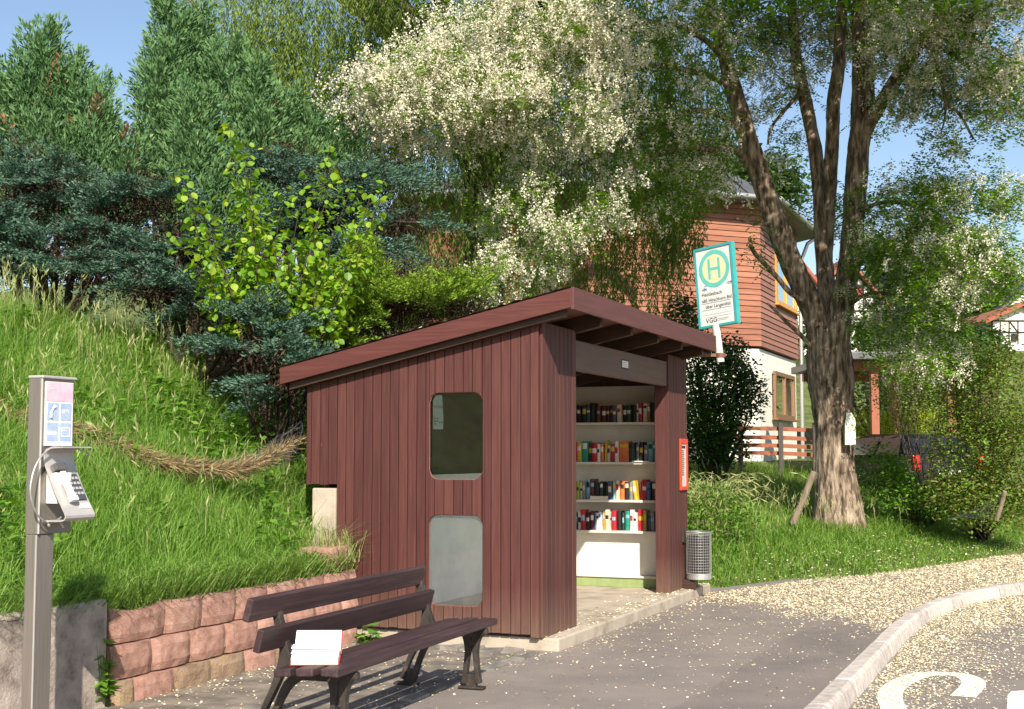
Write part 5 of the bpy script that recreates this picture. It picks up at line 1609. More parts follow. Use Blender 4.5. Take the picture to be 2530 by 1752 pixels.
hm = hazel_mesh(); hm.materials.append(mh)
random.shuffle(LP)
LP.sort(key=lambda a: a[0][1])
hv = np.array([v.co[:] for v in hm.vertices]); hf = [tuple(p.vertices) for p in hm.polygons]
mbr = MB(); nleaf = 0
for k, (p, az) in enumerate(LP):
    sz = random.uniform(0.045, 0.084)
    rot = Matrix.Rotation(az - math.pi / 2, 4, 'Z') @ Matrix.Rotation(random.gauss(-0.5, 0.5), 4, 'X') @ Matrix.Rotation(random.gauss(0, 0.5), 4, 'Y')
    if nleaf < 300:
        o = bpy.data.objects.new('leaf', hm); COL.objects.link(o); o.parent = hz
        o.matrix_local = Matrix.Translation(Vector(p - hb)) @ rot @ Matrix.Scale(sz, 4)
        nleaf += 1
    else:
        r3 = np.array(rot.to_3x3())
        mbr.add((hv * sz) @ r3.T + (p - hb), hf)
me = mbr.mesh('foliage'); a = me.attributes.new('rnd', 'FLOAT', 'FACE')
a.data.foreach_set('value', np.repeat(rng.random(len(me.polygons) // 6), 6).astype(np.float32))
o = link('foliage', me, M['hazel'], hz); o['kind'] = 'stuff'

# ------------------------------------------------------------------ weeping willow behind
M['willow'] = leafmat('willow_leaves', [(0.05, 0.10, 0.018), (0.11, 0.18, 0.03), (0.19, 0.27, 0.05), (0.30, 0.37, 0.10)], trans=0.38, rough=0.5)
M['bark_grey'] = surf('grey_brown_bark', [(0.3, (0.04, 0.03, 0.022)), (0.7, (0.13, 0.10, 0.075))], scale=5, rough=0.95, bump=1.0, bscale=22, stretch=(3, 3, 0.5), bdist=0.03)
WY = 27.0
wb = at_d(1080, 1000, WY); wb[2] = float(terrain(wb[0], wb[1]))
wl = thing('willow_tree', 'huge weeping willow with hanging curtains of leaves behind the shelter', 'tree', wb)
mb = MB()
wtop = at_d(1080, 120, WY)
mb.tube([wb, wb + np.array([0.1, 0, 3.5]), wb + np.array([0.0, 0, 6.0])], [0.55, 0.42, 0.36], 10)
for k in range(13):
    az = k / 13 * 2 * math.pi
    e = wb + np.array([3.9 * math.cos(az), 2.6 * math.sin(az), 9.6 + 1.4 * random.random()])
    mb.tube(resample([wb + np.array([0, 0, 5.6]), wb + np.array([1.4 * math.cos(az), 1.0 * math.sin(az), 8.4]), e, e + np.array([1.2 * math.cos(az), .8 * math.sin(az), -0.4])], 0.4), list(np.linspace(0.2, 0.03, 60))[:len(resample([wb + np.array([0, 0, 5.6]), wb + np.array([1.4 * math.cos(az), 1.0 * math.sin(az), 8.4]), e, e + np.array([1.2 * math.cos(az), .8 * math.sin(az), -0.4])], 0.4))], 6)
mb.build('trunk', M['bark_grey'], wl, origin=wb)
Vs, rn = [], []


def willow_strands(n, px0, px1, ytop, ybot, y0, y1, jit=60, step=0.068, wgt=1.0):
    """hanging twigs between picture columns, at depths y0..y1"""
    for k in range(n):
        px = random.uniform(px0, px1); Y_ = random.uniform(y0, y1)
        a = at_d(px, ytop + random.uniform(-jit, jit) * 2, Y_); b = at_d(px + random.uniform(-25, 25), (ybot(px) if callable(ybot) else ybot) + random.uniform(-jit, jit), Y_)
        L_ = a[2] - b[2]
        if L_ < 0.4: continue
        m = int(L_ / step)
        s_ = np.sort(rng.random(m))
        sw = np.array([random.uniform(-.25, .25), random.uniform(-.25, .25), 0])
        c = a + (b - a) * s_[:, None] + sw * (np.sin(s_ * math.pi))[:, None]
        D = rand_unit(m) * np.array([0.55, 0.55, 0.2]) + np.array([0, 0, -0.75])
        Vs.append(leaf_quads(c, D, 0.09 + 0.06 * rng.random(m), 0.020 + 0.008 * rng.random(m), at=0.4))
        rn.append(np.clip(0.7 * rng.random(m) + 0.3 * random.random(), 0, 1))


willow_strands(700, 540, 900, 60, lambda x: 420, 25.0, 26.5)          # lit left part
willow_strands(260, 560, 900, -150, lambda x: 230, 24.6, 25.6)
willow_strands(150, 455, 560, -40, lambda x: 60 + (x - 455) * 1.4, 26.0, 27.5)
willow_strands(900, 880, 1520, 100, lambda x: 690, 25.2, 28.0, jit=90)
willow_strands(420, 880, 1500, -150, lambda x: 330, 24.8, 27.0, jit=90)
willow_strands(210, 1480, 1570, 150, lambda x: 600, 25.5, 27.0)
willow_strands(110, 1570, 1650, 180, lambda x: 420, 25.5, 26.5)
V = np.concatenate(Vs)
quads_obj('crown', V, M['willow'], wl, wb, np.concatenate(rn))

# ------------------------------------------------------------------ blossoming robinia
M['robinia_bark'] = surf('deeply_furrowed_bark', [(0.34, (0.04, 0.028, 0.019)), (0.45, (0.14, 0.10, 0.07)), (0.56, (0.32, 0.245, 0.185)), (0.70, (0.48, 0.39, 0.30))], scale=2.2, rough=0.95, bump=1.0, bscale=2.4, stretch=(6.5, 6.5, 1.3), bdist=0.07)  # dark furrows and pale ridges put shade and sun into the bark colour
M['robinia_leaf'] = leafmat('robinia_leaflets', [(0.06, 0.16, 0.014), (0.11, 0.24, 0.02), (0.16, 0.30, 0.03), (0.22, 0.35, 0.05)], trans=0.4, rough=0.5)
M['blossom'] = leafmat('white_blossom', [(0.66, 0.60, 0.46), (0.74, 0.70, 0.58), (0.78, 0.76, 0.66), (0.62, 0.62, 0.42)], trans=0.3, rough=0.7)
TY = 22.0
tb_ = at_d(1888, 1212, TY); tb_[2] = float(terrain(tb_[0], tb_[1])) - 0.03
rob = thing('robinia_tree', 'large many stemmed tree covered in white blossom clusters beside the path', 'tree', tb_)


def bark_tube(mb, pts, rad, n=16, rough=0.10, ridge=1.0):
    """stem with furrows: ring radii vary along long vertical ridges"""
    d = resample(pts, 0.07)
    rr = np.interp(np.linspace(0, 1, len(d)), np.linspace(0, 1, len(rad)), rad)
    o0 = len(mb.v)
    mb.tube(d, list(rr), n)
    ph_ = random.random() * 6
    for j in range(len(d)):
        for k in range(n):
            idx = o0 + j * n + k
            p = np.array(mb.v[idx]); c = d[j]
            f = 1 + rough * (0.8 * (1 - 2 * abs(math.sin(k * 1.15 + 0.9 * math.sin(j * 0.21 + ph_) + ph_)) ** 0.6) + 0.5 * math.sin(k * 5.1 + j * 0.37 + ph_)) * ridge + random.uniform(-.02, .02)
            mb.v[idx] = tuple(c + (p - c) * f)


def stem_px(pts, Y_=TY, n=14, rough=0.09, name='stem', dy=None):
    P_ = [at_d(p[0], p[1], Y_ + (p[3] if len(p) > 3 else 0.0)) for p in pts]
    rad = [px2m(p[2] / 2, Y_) for p in pts]
    mb = MB(); bark_tube(mb, P_, rad, n, rough)
    return mb.build(name, M['robinia_bark'], rob, origin=tb_)


stem_px([(1890, 1226, 140), (1889, 1205, 116), (1887, 1150, 96), (1880, 1050, 86), (1877, 960, 82), (1872, 880, 90), (1868, 820, 104), (1866, 770, 100), (1864, 730, 84)], n=56, rough=0.055, name='trunk')
stem_px([(1862, 800, 70), (1830, 700, 58), (1800, 630, 52), (1768, 560, 52), (1748, 500, 52), (1713, 402, 50), (1677, 292, 44), (1650, 196, 40), (1627, 114, 32), (1606, 40, 26), (1590, -60, 18)], n=18)
stem_px([(1866, 790, 60, .1), (1862, 685, 44, .2), (1852, 548, 40, .35), (1846, 457, 36, .4), (1841, 388, 34, .5), (1823, 274, 32, .6), (1805, 192, 30, .7), (1791, 114, 26, .8), (1782, 0, 22, .9), (1775, -90, 16, 1)])
stem_px([(1858, 640, 34, .3), (1860, 560, 32, .35), (1864, 480, 34, .3), (1869, 393, 34, .2), (1873, 320, 32, .1), (1876, 238, 32, 0), (1886, 160, 30, 0), (1892, 69, 26, 0), (1896, -20, 22, 0), (1900, -100, 16, 0)])
stem_px([(1870, 800, 66, -.1), (1893, 700, 54, -.2), (1912, 590, 50, -.3), (1921, 502, 50, -.35), (1926, 411, 50, -.4), (1936, 300, 48, -.4), (1938, 183, 40, -.4), (1934, 91, 36, -.4), (1937, 0, 30, -.4), (1940, -100, 20, -.4)], n=18)
stem_px([(1936, 320, 34, -.4), (1962, 268, 34, -.6), (2006, 196, 32, -.9), (2051, 128, 30, -1.2), (2097, 59, 26, -1.5), (2140, 5, 22, -1.8), (2200, -70, 16, -2)])
stem_px([(1962, 268, 16, -.5), (1958, 150, 20, -.3), (1950, 60, 18, 0), (1948, -60, 14, .3)])
for br in ([(2090, 75, 14, -1.4), (2120, 105, 13, -1.5), (2157, 132, 12, -1.6), (2207, 169, 10, -1.8), (2243, 196, 9, -2), (2305, 233, 7, -2.2), (2380, 260, 5, -2.3)],
           [(2100, 60, 13, -1.5), (2150, 72, 11, -1.7), (2215, 100, 9, -1.9), (2270, 130, 8, -2), (2330, 190, 6, -2.2)],
           [(2085, 100, 12, -1.4), (2115, 165, 11, -1.6), (2130, 230, 9, -1.7), (2160, 258, 7, -1.8), (2195, 320, 5, -1.9)],
           [(2130, 230, 7, -1.7), (2126, 270, 5, -1.7), (2118, 300, 3, -1.7)],
           [(1640, 150, 16, 0), (1600, 100, 15, -.6), (1545, 66, 14, -1.2), (1480, 52, 13, -1.8), (1400, 45, 11, -2.4), (1300, 70, 9, -3), (1180, 130, 7, -3.4), (1050, 185, 5, -3.6), (930, 225, 4, -3.7)],
           [(1655, 200, 14, -.1), (1590, 170, 13, -.8), (1500, 150, 11, -1.6), (1420, 160, 9, -2.4), (1330, 215, 7, -3), (1230, 265, 5, -3.3)],
           [(1684, 372, 20, 0), (1662, 340, 17, -.2), (1632, 334, 15, -.5), (1595, 338, 13, -.9), (1540, 330, 11, -1.4), (1450, 360, 9, -2), (1360, 430, 7, -2.6), (1280, 480, 5, -3), (1180, 560, 4, -3.2)],
           [(1672, 300, 16, 0), (1630, 265, 13, -.4), (1560, 250, 11, -1), (1480, 285, 9, -1.6), (1390, 330, 6, -2.2), (1250, 400, 4, -2.6)],
           [(1825, 690, 16, 0), (1800, 672, 14, -.1), (1775, 655, 13, -.15), (1750, 625, 12, -.2), (1718, 590, 11, -.25), (1694, 562, 10, -.3), (1687, 530, 8, -.3)],
           [(1845, 800, 14, -.1), (1800, 752, 12, -.1), (1765, 720, 10, -.2), (1735, 690, 8, -.3), (1722, 680, 5, -.3)],
           [(1745, 500, 9, -.1), (1700, 505, 7, -.2), (1672, 497, 6, -.2), (1650, 490, 4, -.3)],
           [(1800, 210, 12, .6), (1765, 250, 9, .3), (1735, 290, 7, 0), (1728, 330, 5, -.1)],
           [(1925, 480, 12, -.4), (1990, 455, 9, -1), (2070, 470, 7, -1.5), (2150, 520, 6, -2), (2230, 560, 5, -2.2)],
           [(1910, 690, 10, -.3), (1960, 660, 8, -.8), (2040, 670, 6, -1.3), (2130, 700, 5, -1.6)]):
    stem_px(br, n=7, rough=0.04, name='branch')

# foliage: blobs (px, py, rx, ry, depth, depth radius, clusters, blossom share)
blobs = [
    (1180, 50, 230, 80, 18.4, 1.2, 756, 0.8), (1080, 190, 200, 85, 18.2, 1.2, 837, 0.8), (890, 225, 110, 65, 18, 0.9, 351, 0.85), (850, 190, 80, 45, 18, 0.7, 148.5, 0.85),
    (1300, 120, 150, 90, 18.3, 1.3, 513, 0.75), (1190, 265, 150, 50, 18.4, 1, 310.5, 0.75), (1340, 240, 75, 80, 18.2, 0.9, 229.5, 0.75), (960, 130, 100, 60, 18.3, 0.9, 216, 0.8), (1000, 270, 160, 45, 18.6, 1, 229.5, 0.6),
    (1370, 460, 55, 45, 18.6, 0.7, 110.5, 0.7), (1270, 520, 75, 60, 18.6, 0.8, 156, 0.65), (1180, 480, 110, 90, 19.2, 1, 221, 0.5), (1130, 610, 65, 50, 18.8, 0.6, 104, 0.7), (1200, 590, 60, 50, 19, 0.7, 71.5, 0.6), (1100, 680, 40, 25, 18.8, 0.4, 31.2, 0.6), (1130, 420, 90, 60, 19.6, 0.9, 104, 0.45),
    (1430, 330, 150, 110, 20, 1.4, 420, 0.45), (1540, 260, 120, 120, 20.6, 1.4, 340, 0.5), (1500, 420, 110, 70, 20.4, 1.2, 200, 0.45), (1560, 90, 130, 100, 20.2, 1.6, 330, 0.6), (1450, 90, 110, 90, 19.4, 1.5, 260, 0.65),
    (1590, 400, 60, 45, 20.6, 0.8, 90, 0.5), (1700, 60, 140, 80, 21, 1.8, 300, 0.55), (1820, 60, 140, 80, 20.8, 1.8, 280, 0.6), (1730, 200, 90, 80, 21.6, 1.2, 130, 0.4), (1780, 320, 70, 60, 22, 1, 80, 0.3),
    (1960, 40, 150, 70, 20.6, 1.8, 375, 0.6), (2080, 70, 130, 80, 20.2, 1.6, 312.5, 0.55), (2200, 50, 130, 80, 20, 1.6, 337.5, 0.5), (2150, 190, 120, 55, 20.2, 1.3, 237.5, 0.45), (2260, 170, 90, 80, 19.8, 1.3, 237.5, 0.4), (2050, 200, 70, 50, 20.8, 1.2, 100, 0.45),
    (2130, 300, 70, 35, 20.4, 0.8, 56.25, 0.2), (2240, 285, 70, 40, 19.8, 0.8, 75, 0.25), (1990, 240, 40, 40, 21, 0.7, 43.75, 0.4), (2090, 400, 130, 45, 20.6, 1.2, 264, 0.15), (2040, 460, 120, 60, 20.6, 1.2, 408, 0.15),
    (2150, 470, 130, 50, 20.2, 1.2, 360, 0.2), (2240, 430, 70, 40, 20, 0.8, 120, 0.15), (1900, 480, 60, 55, 21, 0.7, 216, 0.35), (1830, 440, 55, 40, 21.2, 0.7, 70, 0.25), (1745, 470, 55, 45, 21.2, 0.7, 70, 0.4), (1700, 560, 35, 40, 21.6, 0.4, 30, 0.35),
    (2080, 560, 150, 60, 20.4, 1.2, 576, 0.3), (2200, 570, 110, 55, 20, 1, 456, 0.4), (2130, 640, 140, 55, 20.2, 1.1, 456, 0.22), (2260, 620, 60, 50, 19.8, 0.8, 168, 0.3), (2030, 720, 90, 50, 20.6, 0.8, 240, 0.2), (2110, 740, 90, 50, 20.4, 0.8, 216, 0.15), (1960, 620, 60, 60, 21, 0.8, 192, 0.2), (2080, 820, 60, 40, 20.2, 0.5, 110.4, 0.3), (1985, 790, 40, 30, 20.6, 0.4, 62.4, 0.4)]
LC, BCn = [], []
for (px, py, rx, ry, Yd, rd_, n, bs_) in blobs:
    if 1420 < px < 1640: bs_ *= 0.5
    if 1600 < px < 2010 and py < 520: Yd, rd_ = 23.2, 1.0; bs_ *= 0.7
    if px > 1640 and py < 310: n *= 1.55; bs_ = min(0.75, bs_ * 1.35)
    c = at_d(px, py, Yd)
    n0 = max(3, int(n / 11))
    tw = ellipsoid_pts(n0, c, (px2m(rx, Yd), rd_, px2m(ry, Yd)), shell=0.1)
    pts = np.repeat(tw, 9, 0) + rng.normal(size=(n0 * 9, 3)) * np.array([0.16, 0.15, 0.11])
    isb = np.repeat(rng.random(n0) < bs_, 9) & (rng.random(n0 * 9) < 0.8)
    BCn.append(pts[isb]); LC.append(pts[rng.random(len(pts)) < 0.5] if px < 1420 and py < 300 else pts)
# the crown above and before the frame: it shades trunk and lower foliage
nb = 3000
cp_ = ellipsoid_pts(nb, (4.6, 16.8, 10.0), (3.5, 5.2, 2.7), shell=0.1)
# keep the frame itself to the blobs above
f_ = cp_[:, 1] * cp + (cp_[:, 2] - CAM_H) * sp; uu = -cp_[:, 1] * sp + (cp_[:, 2] - CAM_H) * cp
cp_ = cp_[uu / f_ > 0.272]
cq_ = ellipsoid_pts(2600, (2.6, 21.8, 10.9), (5.6, 2.6, 2.6), shell=0.1)
f_ = cq_[:, 1] * cp + (cq_[:, 2] - CAM_H) * sp; uu = -cq_[:, 1] * sp + (cq_[:, 2] - CAM_H) * cp
cp_ = np.concatenate([cp_, cq_[uu / f_ > 0.272]])
BCn.append(cp_[rng.random(len(cp_)) < 0.04]); UPC = cp_
LC = np.concatenate(LC); BCn = np.concatenate(BCn)
# compound leaves: 9 leaflets along a drooping stalk
nl = len(LC); m = 11
sdv = rand_unit(nl); sdv[:, 2] = sdv[:, 2] * 0.4 - 0.25; sdv = norm(sdv)
s_ = np.linspace(0.15, 1, m)[None, :]
sl = (0.20 + 0.12 * rng.random(nl))[:, None]
latv = norm(np.cross(sdv, rand_unit(nl) * 0.4 + np.array([0, 0, 1])))
sgn = np.where(np.arange(m) % 2 == 0, 1.0, -1.0)[None, :, None]
P = LC[:, None, :] + sdv[:, None, :] * (s_ * sl)[:, :, None] - np.array([0, 0, 1]) * (0.10 * s_ ** 2 * np.ones((nl, 1)))[:, :, None]
D = latv[:, None, :] * sgn + sdv[:, None, :] * 0.5 + rng.normal(0, .25, (nl, m, 3))
P = P.reshape(-1, 3); D = D.reshape(-1, 3); n = len(P)
V = leaf_quads(P, D, 0.055 + 0.03 * rng.random(n), 0.030 + 0.01 * rng.random(n), rand_unit(n) * 0.6 + np.array([0, 0, 1]), at=0.5)
quads_obj('crown', V, M['robinia_leaf'], rob, tb_, np.clip(0.6 * rng.random(n) + 0.4 * np.repeat(rng.random(nl), m), 0, 1))
# hanging racemes
nr = len(BCn); per = 3
BR = np.repeat(BCn, per, 0) + rng.normal(0, 0.075, (nr * per, 3)); nr = len(BR); m = 20
s_ = rng.random((nr, m)); rl = (0.13 + 0.07 * rng.random(nr))[:, None]
rdv = norm(rng.normal(0, .28, (nr, 3)) + np.array([0, 0, -1]))
P = BR[:, None, :] + rdv[:, None, :] * (s_ * rl)[:, :, None] + rng.normal(size=(nr, m, 3)) * (0.034 * (1.1 - 0.7 * s_))[:, :, None]
axp = BR[:, None, :] + rdv[:, None, :] * (s_ * rl)[:, :, None]
Nf = norm(norm(P - axp) + rng.normal(0, .30, (nr, m, 3)) + np.array([0, 0, 0.15]))
D = np.cross(Nf, rng.normal(size=(nr, m, 3)))
P = P.reshape(-1, 3); D = D.reshape(-1, 3); n = len(P)
V = leaf_quads(P, D, 0.026 + 0.010 * rng.random(n), 0.022 + 0.007 * rng.random(n), Nf.reshape(-1, 3), at=0.5)
quads_obj('blossom', V, M['blossom'], rob, tb_)
quads_obj('upper_crown', leaf_cloud(UPC, 8, 0.22, 0.15, 0.095), M['robinia_leaf'], rob, tb_)

# ------------------------------------------------------------------ paper sheet pinned to the trunk
M['sheet_print'] = surf('green_white_print', [(0.40, (0.72, 0.74, 0.68)), (0.52, (0.66, 0.72, 0.50)), (0.60, (0.42, 0.58, 0.30)), (0.72, (0.25, 0.30, 0.25))], scale=9, rough=0.7, bump=0.0)
pc = at_d(1912, 965, TY - 0.42)
mb = MB(); n_ = 7; vs = []
for k in range(n_ + 1):
    for j in range(11):
        x_ = -0.085 + 0.17 * k / n_; z_ = -0.26 + 0.52 * j / 10
        w_ = 1.0 if j < 8 else (1.0 - 0.16 * (j - 7))
        vs.append((x_ * w_ + 0.012 * (j / 10), -0.05 + 1.6 * x_ * x_ + (0.05 if j > 8 else 0) * (j - 8), z_))
mb.add(vs, [(k * 11 + j, (k + 1) * 11 + j, (k + 1) * 11 + j + 1, k * 11 + j + 1) for k in range(n_) for j in range(10)])
o = mb.build('paper_sheet', M['sheet_print'], None, loc=pc)
sm_ = o.modifiers.new('thickness', 'SOLIDIFY'); sm_.thickness = 0.003
tag(o, 'curling white and green printed sheet pinned to the tree trunk', 'poster')

# ------------------------------------------------------------------ leafy shrubs on the right
M['shrub_dark'] = leafmat('dark_shrub_leaves', [(0.02, 0.055, 0.012), (0.035, 0.085, 0.016), (0.06, 0.12, 0.02)], trans=0.2, rough=0.35, spec=0.5)
M['shrub_mixed'] = leafmat('brown_green_leaves', [(0.14, 0.08, 0.03), (0.10, 0.17, 0.025), (0.15, 0.27, 0.04), (0.21, 0.33, 0.06), (0.22, 0.16, 0.07)], trans=0.35)
M['hedge_lime'] = leafmat('lime_hedge_leaves', [(0.24, 0.34, 0.02), (0.34, 0.44, 0.03), (0.44, 0.50, 0.06)], trans=0.4)
M['far_leaf'] = leafmat('far_tree_leaves', [(0.03, 0.075, 0.02), (0.06, 0.12, 0.03), (0.10, 0.17, 0.045)], trans=0.3)


def leafy(name, label, blobs, Yc, base_px, mat, n, leaf=0.06, cat='shrub', group=None, stems=8, spread=0.12, per=10, trunk=0.03):
    bp = at_d(base_px[0], base_px[1], Yc + (0.5 if trunk < 0.1 else 0)); bp[2] = float(terrain(bp[0], bp[1]))
    t = thing(name, label, cat, bp, 0, group)
    area = sum(b[2] * b[3] for b in blobs); cs = []
    mb = MB()
    for (px, py, rx, ry, dy, rdp) in blobs:
        c = at_d(px, py, Yc + dy); k = max(6, int(n / per * rx * ry / area))
        pts = ellipsoid_pts(k, c, (px2m(rx, Yc), rdp, px2m(ry, Yc)), shell=0.3); cs.append(pts)
        for a in pts[::max(1, len(pts) // stems)]:
            mb.tube([bp + rng.normal(0, .05, 3) * np.array([1, 1, 0]), bp * 0.45 + a * 0.55 + rng.normal(0, .08, 3), a], [trunk, trunk * 0.6, trunk * 0.2], 5, cap=False)
    mb.build('stems' if trunk < 0.1 else 'trunk', M['bark_grey'], t, origin=bp)
    V = leaf_cloud(np.concatenate(cs), per, spread, leaf, leaf * 0.6)
    quads_obj('foliage' if trunk < 0.1 else 'crown', V, M[mat], t, bp)
    return t


leafy('garden_shrub', 'dark glossy rounded shrub below the bus stop sign by the house', [(1615, 855, 75, 75, 0, 1.0), (1590, 940, 80, 55, 0, 1.0), (1675, 890, 42, 50, 0, .6), (1540, 720, 40, 60, .5, .8), (1630, 795, 45, 35, 0, .7), (1600, 1000, 80, 40, 0, .8)], 26.5, (1610, 1030), 'shrub_dark', 15000, 0.085)
leafy('hedge_bush', 'tall brownish green bush filling the right edge', [(2235, 900, 90, 110, 0, 1.2), (2190, 1010, 85, 100, 0, 1.0), (2285, 1040, 70, 110, -.4, 1.0), (2180, 830, 70, 60, .4, .8), (2230, 1130, 110, 45, -.6, .6), (2150, 1110, 60, 45, -.3, .6)], 21.5, (2210, 1165), 'shrub_mixed', 24000, 0.06, stems=3, trunk=0.02)
leafy('hedge_bush', 'looser green bush between the tree trunk and the right hand bush', [(2050, 880, 90, 60, 0.5, .9), (2010, 820, 70, 50, .6, .7), (2110, 920, 50, 45, 0, .8), (2120, 820, 60, 50, 0, .8)], 25.0, (2080, 1100), 'shrub_mixed', 5200, 0.06, stems=5, trunk=0.014)
leafy('nettle_bank', 'low nettles growing behind the tree trunk in front of the parked car', [(2060, 1115, 90, 32, 0, .6), (2140, 1115, 70, 40, -.2, .6), (1980, 1060, 50, 50, .3, .5), (2015, 1062, 28, 45, .2, .4)], 22.6, (2070, 1150), 'weed', 5200, 0.07, cat='plant', stems=16, trunk=0.008)
leafy('garden_hedge', 'clipped lime green hedge beyond the parked car', [(1960, 965, 60, 38, 0, .8), (2030, 962, 60, 36, 0, .8), (2110, 960, 70, 40, 0, .8)], 33.0, (2010, 1010), 'hedge_lime', 6000, 0.07, cat='hedge')
leafy('garden_tree', 'mid green tree behind the timber carport', [(1960, 890, 70, 60, 0, 1.5), (2060, 860, 90, 70, 1, 1.6), (1990, 770, 60, 60, .5, 1.5), (2130, 800, 90, 80, 1, 1.6)], 37.0, (2010, 1010), 'far_leaf', 9000, 0.12, cat='tree', trunk=0.12)

# broom like shrub with pale arching dry stems beside the right post
sb = at_d(1600, 1120, 18.6); sb[2] = float(terrain(sb[0], sb[1]))
br_ = thing('dry_shrub', 'shrub of pale arching dry stems beside the litter basket', 'shrub', sb)
Vs = []
for k in range(260):
    az = random.uniform(0, 2 * math.pi); L_ = random.uniform(0.6, 1.35)
    b0 = np.array([random.gauss(0, .18), random.gauss(0, .16), 0]); out = np.array([math.cos(az) * L_ * 0.62, math.sin(az) * L_ * 0.55, 0])
    p = [b0, b0 + out * 0.3 + np.array([0, 0, L_ * 0.62]), b0 + out * 0.75 + np.array([0, 0, L_ * 0.78]), b0 + out * 1.1 + np.array([0, 0, L_ * 0.66])]
    pr_ = resample(p, 0.14)
    for a, b in zip(pr_[:-1], pr_[1:]):
        Vs.append(leaf_quads(a[None], (b - a)[None], np.linalg.norm(b - a) * 1.06, 0.013, at=0.5))
quads_obj('dry_stems', np.concatenate(Vs), M['straw'], br_)['kind'] = 'stuff'
cs = ellipsoid_pts(260, (0, 0, 0.42), (0.62, 0.5, 0.42), 0.2)
quads_obj('foliage', leaf_cloud(cs, 12, 0.09, 0.055, 0.032), M['weed'], br_)
# fallen branch, leaning posts, wire
M['grey_wood'] = surf('grey_weathered_wood', [(0.3, (0.16, 0.12, 0.085)), (0.7, (0.34, 0.27, 0.20))], scale=6, rough=0.95, bump=0.7, bscale=40, stretch=(4, 4, 0.6))
def leaning_post(pa, pb, Y_, wpx, label):
    a = at_d(*pa, Y_); b = at_d(*pb, Y_ - 0.2)
    mb = MB(); mb.tube([a, a * .5 + b * .5 + np.array([0.01, 0, 0]), b], [px2m(wpx / 2, Y_) * 1.05, px2m(wpx / 2, Y_), px2m(wpx / 2, Y_) * 0.9], 9, sm=False)
    o = mb.build('leaning_post', M['grey_wood'], None, origin=a, loc=a)
    return tag(o, label, 'post')
leaning_post((1785, 1178), (1832, 1062), 20.8, 15, 'old grey wooden post leaning against the tree trunk')
leaning_post((2243, 1170), (2262, 1106), 19.6, 10, 'short grey wooden stake leaning in the grass at the right edge')
mb = MB()
for k in range(9):
    a = at_d(2130 + k * 3, 1172 - k * 1.0, 19.9); b = at_d(2256, 1112 + k * 6.5, 19.6)
    mb.tube([a, a * .5 + b * .5 + np.array([0, 0, -0.03]), b], 0.0022, 3, cap=False)
for k in range(10):
    t_ = k / 9; a = at_d(2132 + 122 * t_, 1171 - 58 * t_, 19.75); b = at_d(2154 + 102 * t_, 1165 + 3 * t_, 19.75); mb.tube([a, b], 0.0022, 3, cap=False)
o = mb.build('slack_wire_netting', M['net_wire'], None, origin=at_d(2200, 1160, 19.7), loc=at_d(2200, 1160, 19.7)); tag(o, 'slack wire netting hanging from the leaning stake at the right edge', 'netting')

# ================================================================== BUILDINGS
M['clap'] = paint_mat('red_cedar_boards', [(0.25, (0.22, 0.088, 0.055)), (0.5, (0.31, 0.13, 0.08)), (0.8, (0.39, 0.18, 0.115))], grain=(1.0, 1.0, 20), chip_at=0.9, obj_rand=0.35)
M['white_render'] = surf('white_render', [(0.3, (0.74, 0.71, 0.63)), (0.7, (0.80, 0.78, 0.71))], scale=3, rough=0.9, bump=0.3, bscale=40)
M['zinc'] = surf('dark_zinc_roof', [(0.3, (0.085, 0.088, 0.095)), (0.7, (0.15, 0.152, 0.16))], scale=3, rough=0.5, bump=0.1, metal=0.3)
M['yellow_wood'] = surf('yellow_pine_frame', [(0.3, (0.50, 0.25, 0.06)), (0.7, (0.62, 0.34, 0.10))], scale=8, rough=0.6, bump=0.1)
M['curtain'] = plain('pale_curtain', (0.55, 0.48, 0.33), 0.9)
M['rail'] = plain('red_brown_rail', (0.30, 0.10, 0.055), 0.7)
M['dark_post'] = plain('dark_post', (0.06, 0.05, 0.045), 0.7)
HK = at_d(1716, 1015, 36.0)
aL = R(67); aR = ANG
dL = np.array([math.sin(aL), math.cos(aL)]); dR = np.array([math.sin(aR), math.cos(aR)])
LLEN, RLEN = 5.2, 5.5
ZB, ZM, ZE = 1.2, 4.48, 8.35
hs = thing('wooden_house', 'red cedar clad many sided house with white ground floor and dark metal roof', 'house', (HK[0], HK[1], ZB - 0.3))
ho = np.array([HK[0], HK[1], ZB - 0.3])
c0 = HK[:2]; pts8 = [c0 - dL * LLEN - np.array([math.sin(R(112)), math.cos(R(112))]) * 4.6, c0 - dL * LLEN, c0, c0 + dR * RLEN]
a3 = np.array([math.sin(R(-23)), math.cos(R(-23))]); pts8 += [pts8[-1] + a3 * 5.2, pts8[-1] + a3 * 5.2 + np.array([-3.5, 3.5]), pts8[0] + np.array([-1.0, 5.0])]
cen = np.mean(pts8, axis=0)


def walls(z0, z1, inset, name, mat):
    mb = MB(); pp = [cen + (p - cen) * (1 - inset) for p in pts8]
    mb.prism([(p[0], p[1], z0) for p in pp][::-1], (0, 0, z1 - z0), flip=True)
    return mb.build(name, mat, hs, origin=ho)


walls(ZB - 0.4, ZM - 0.05, 0.012, 'ground_floor_wall', M['white_render'])
uw = walls(ZM, ZE, 0.004, 'upper_wall', M['clap'])
nc = 25
hz_ = (ZE - ZM) / nc


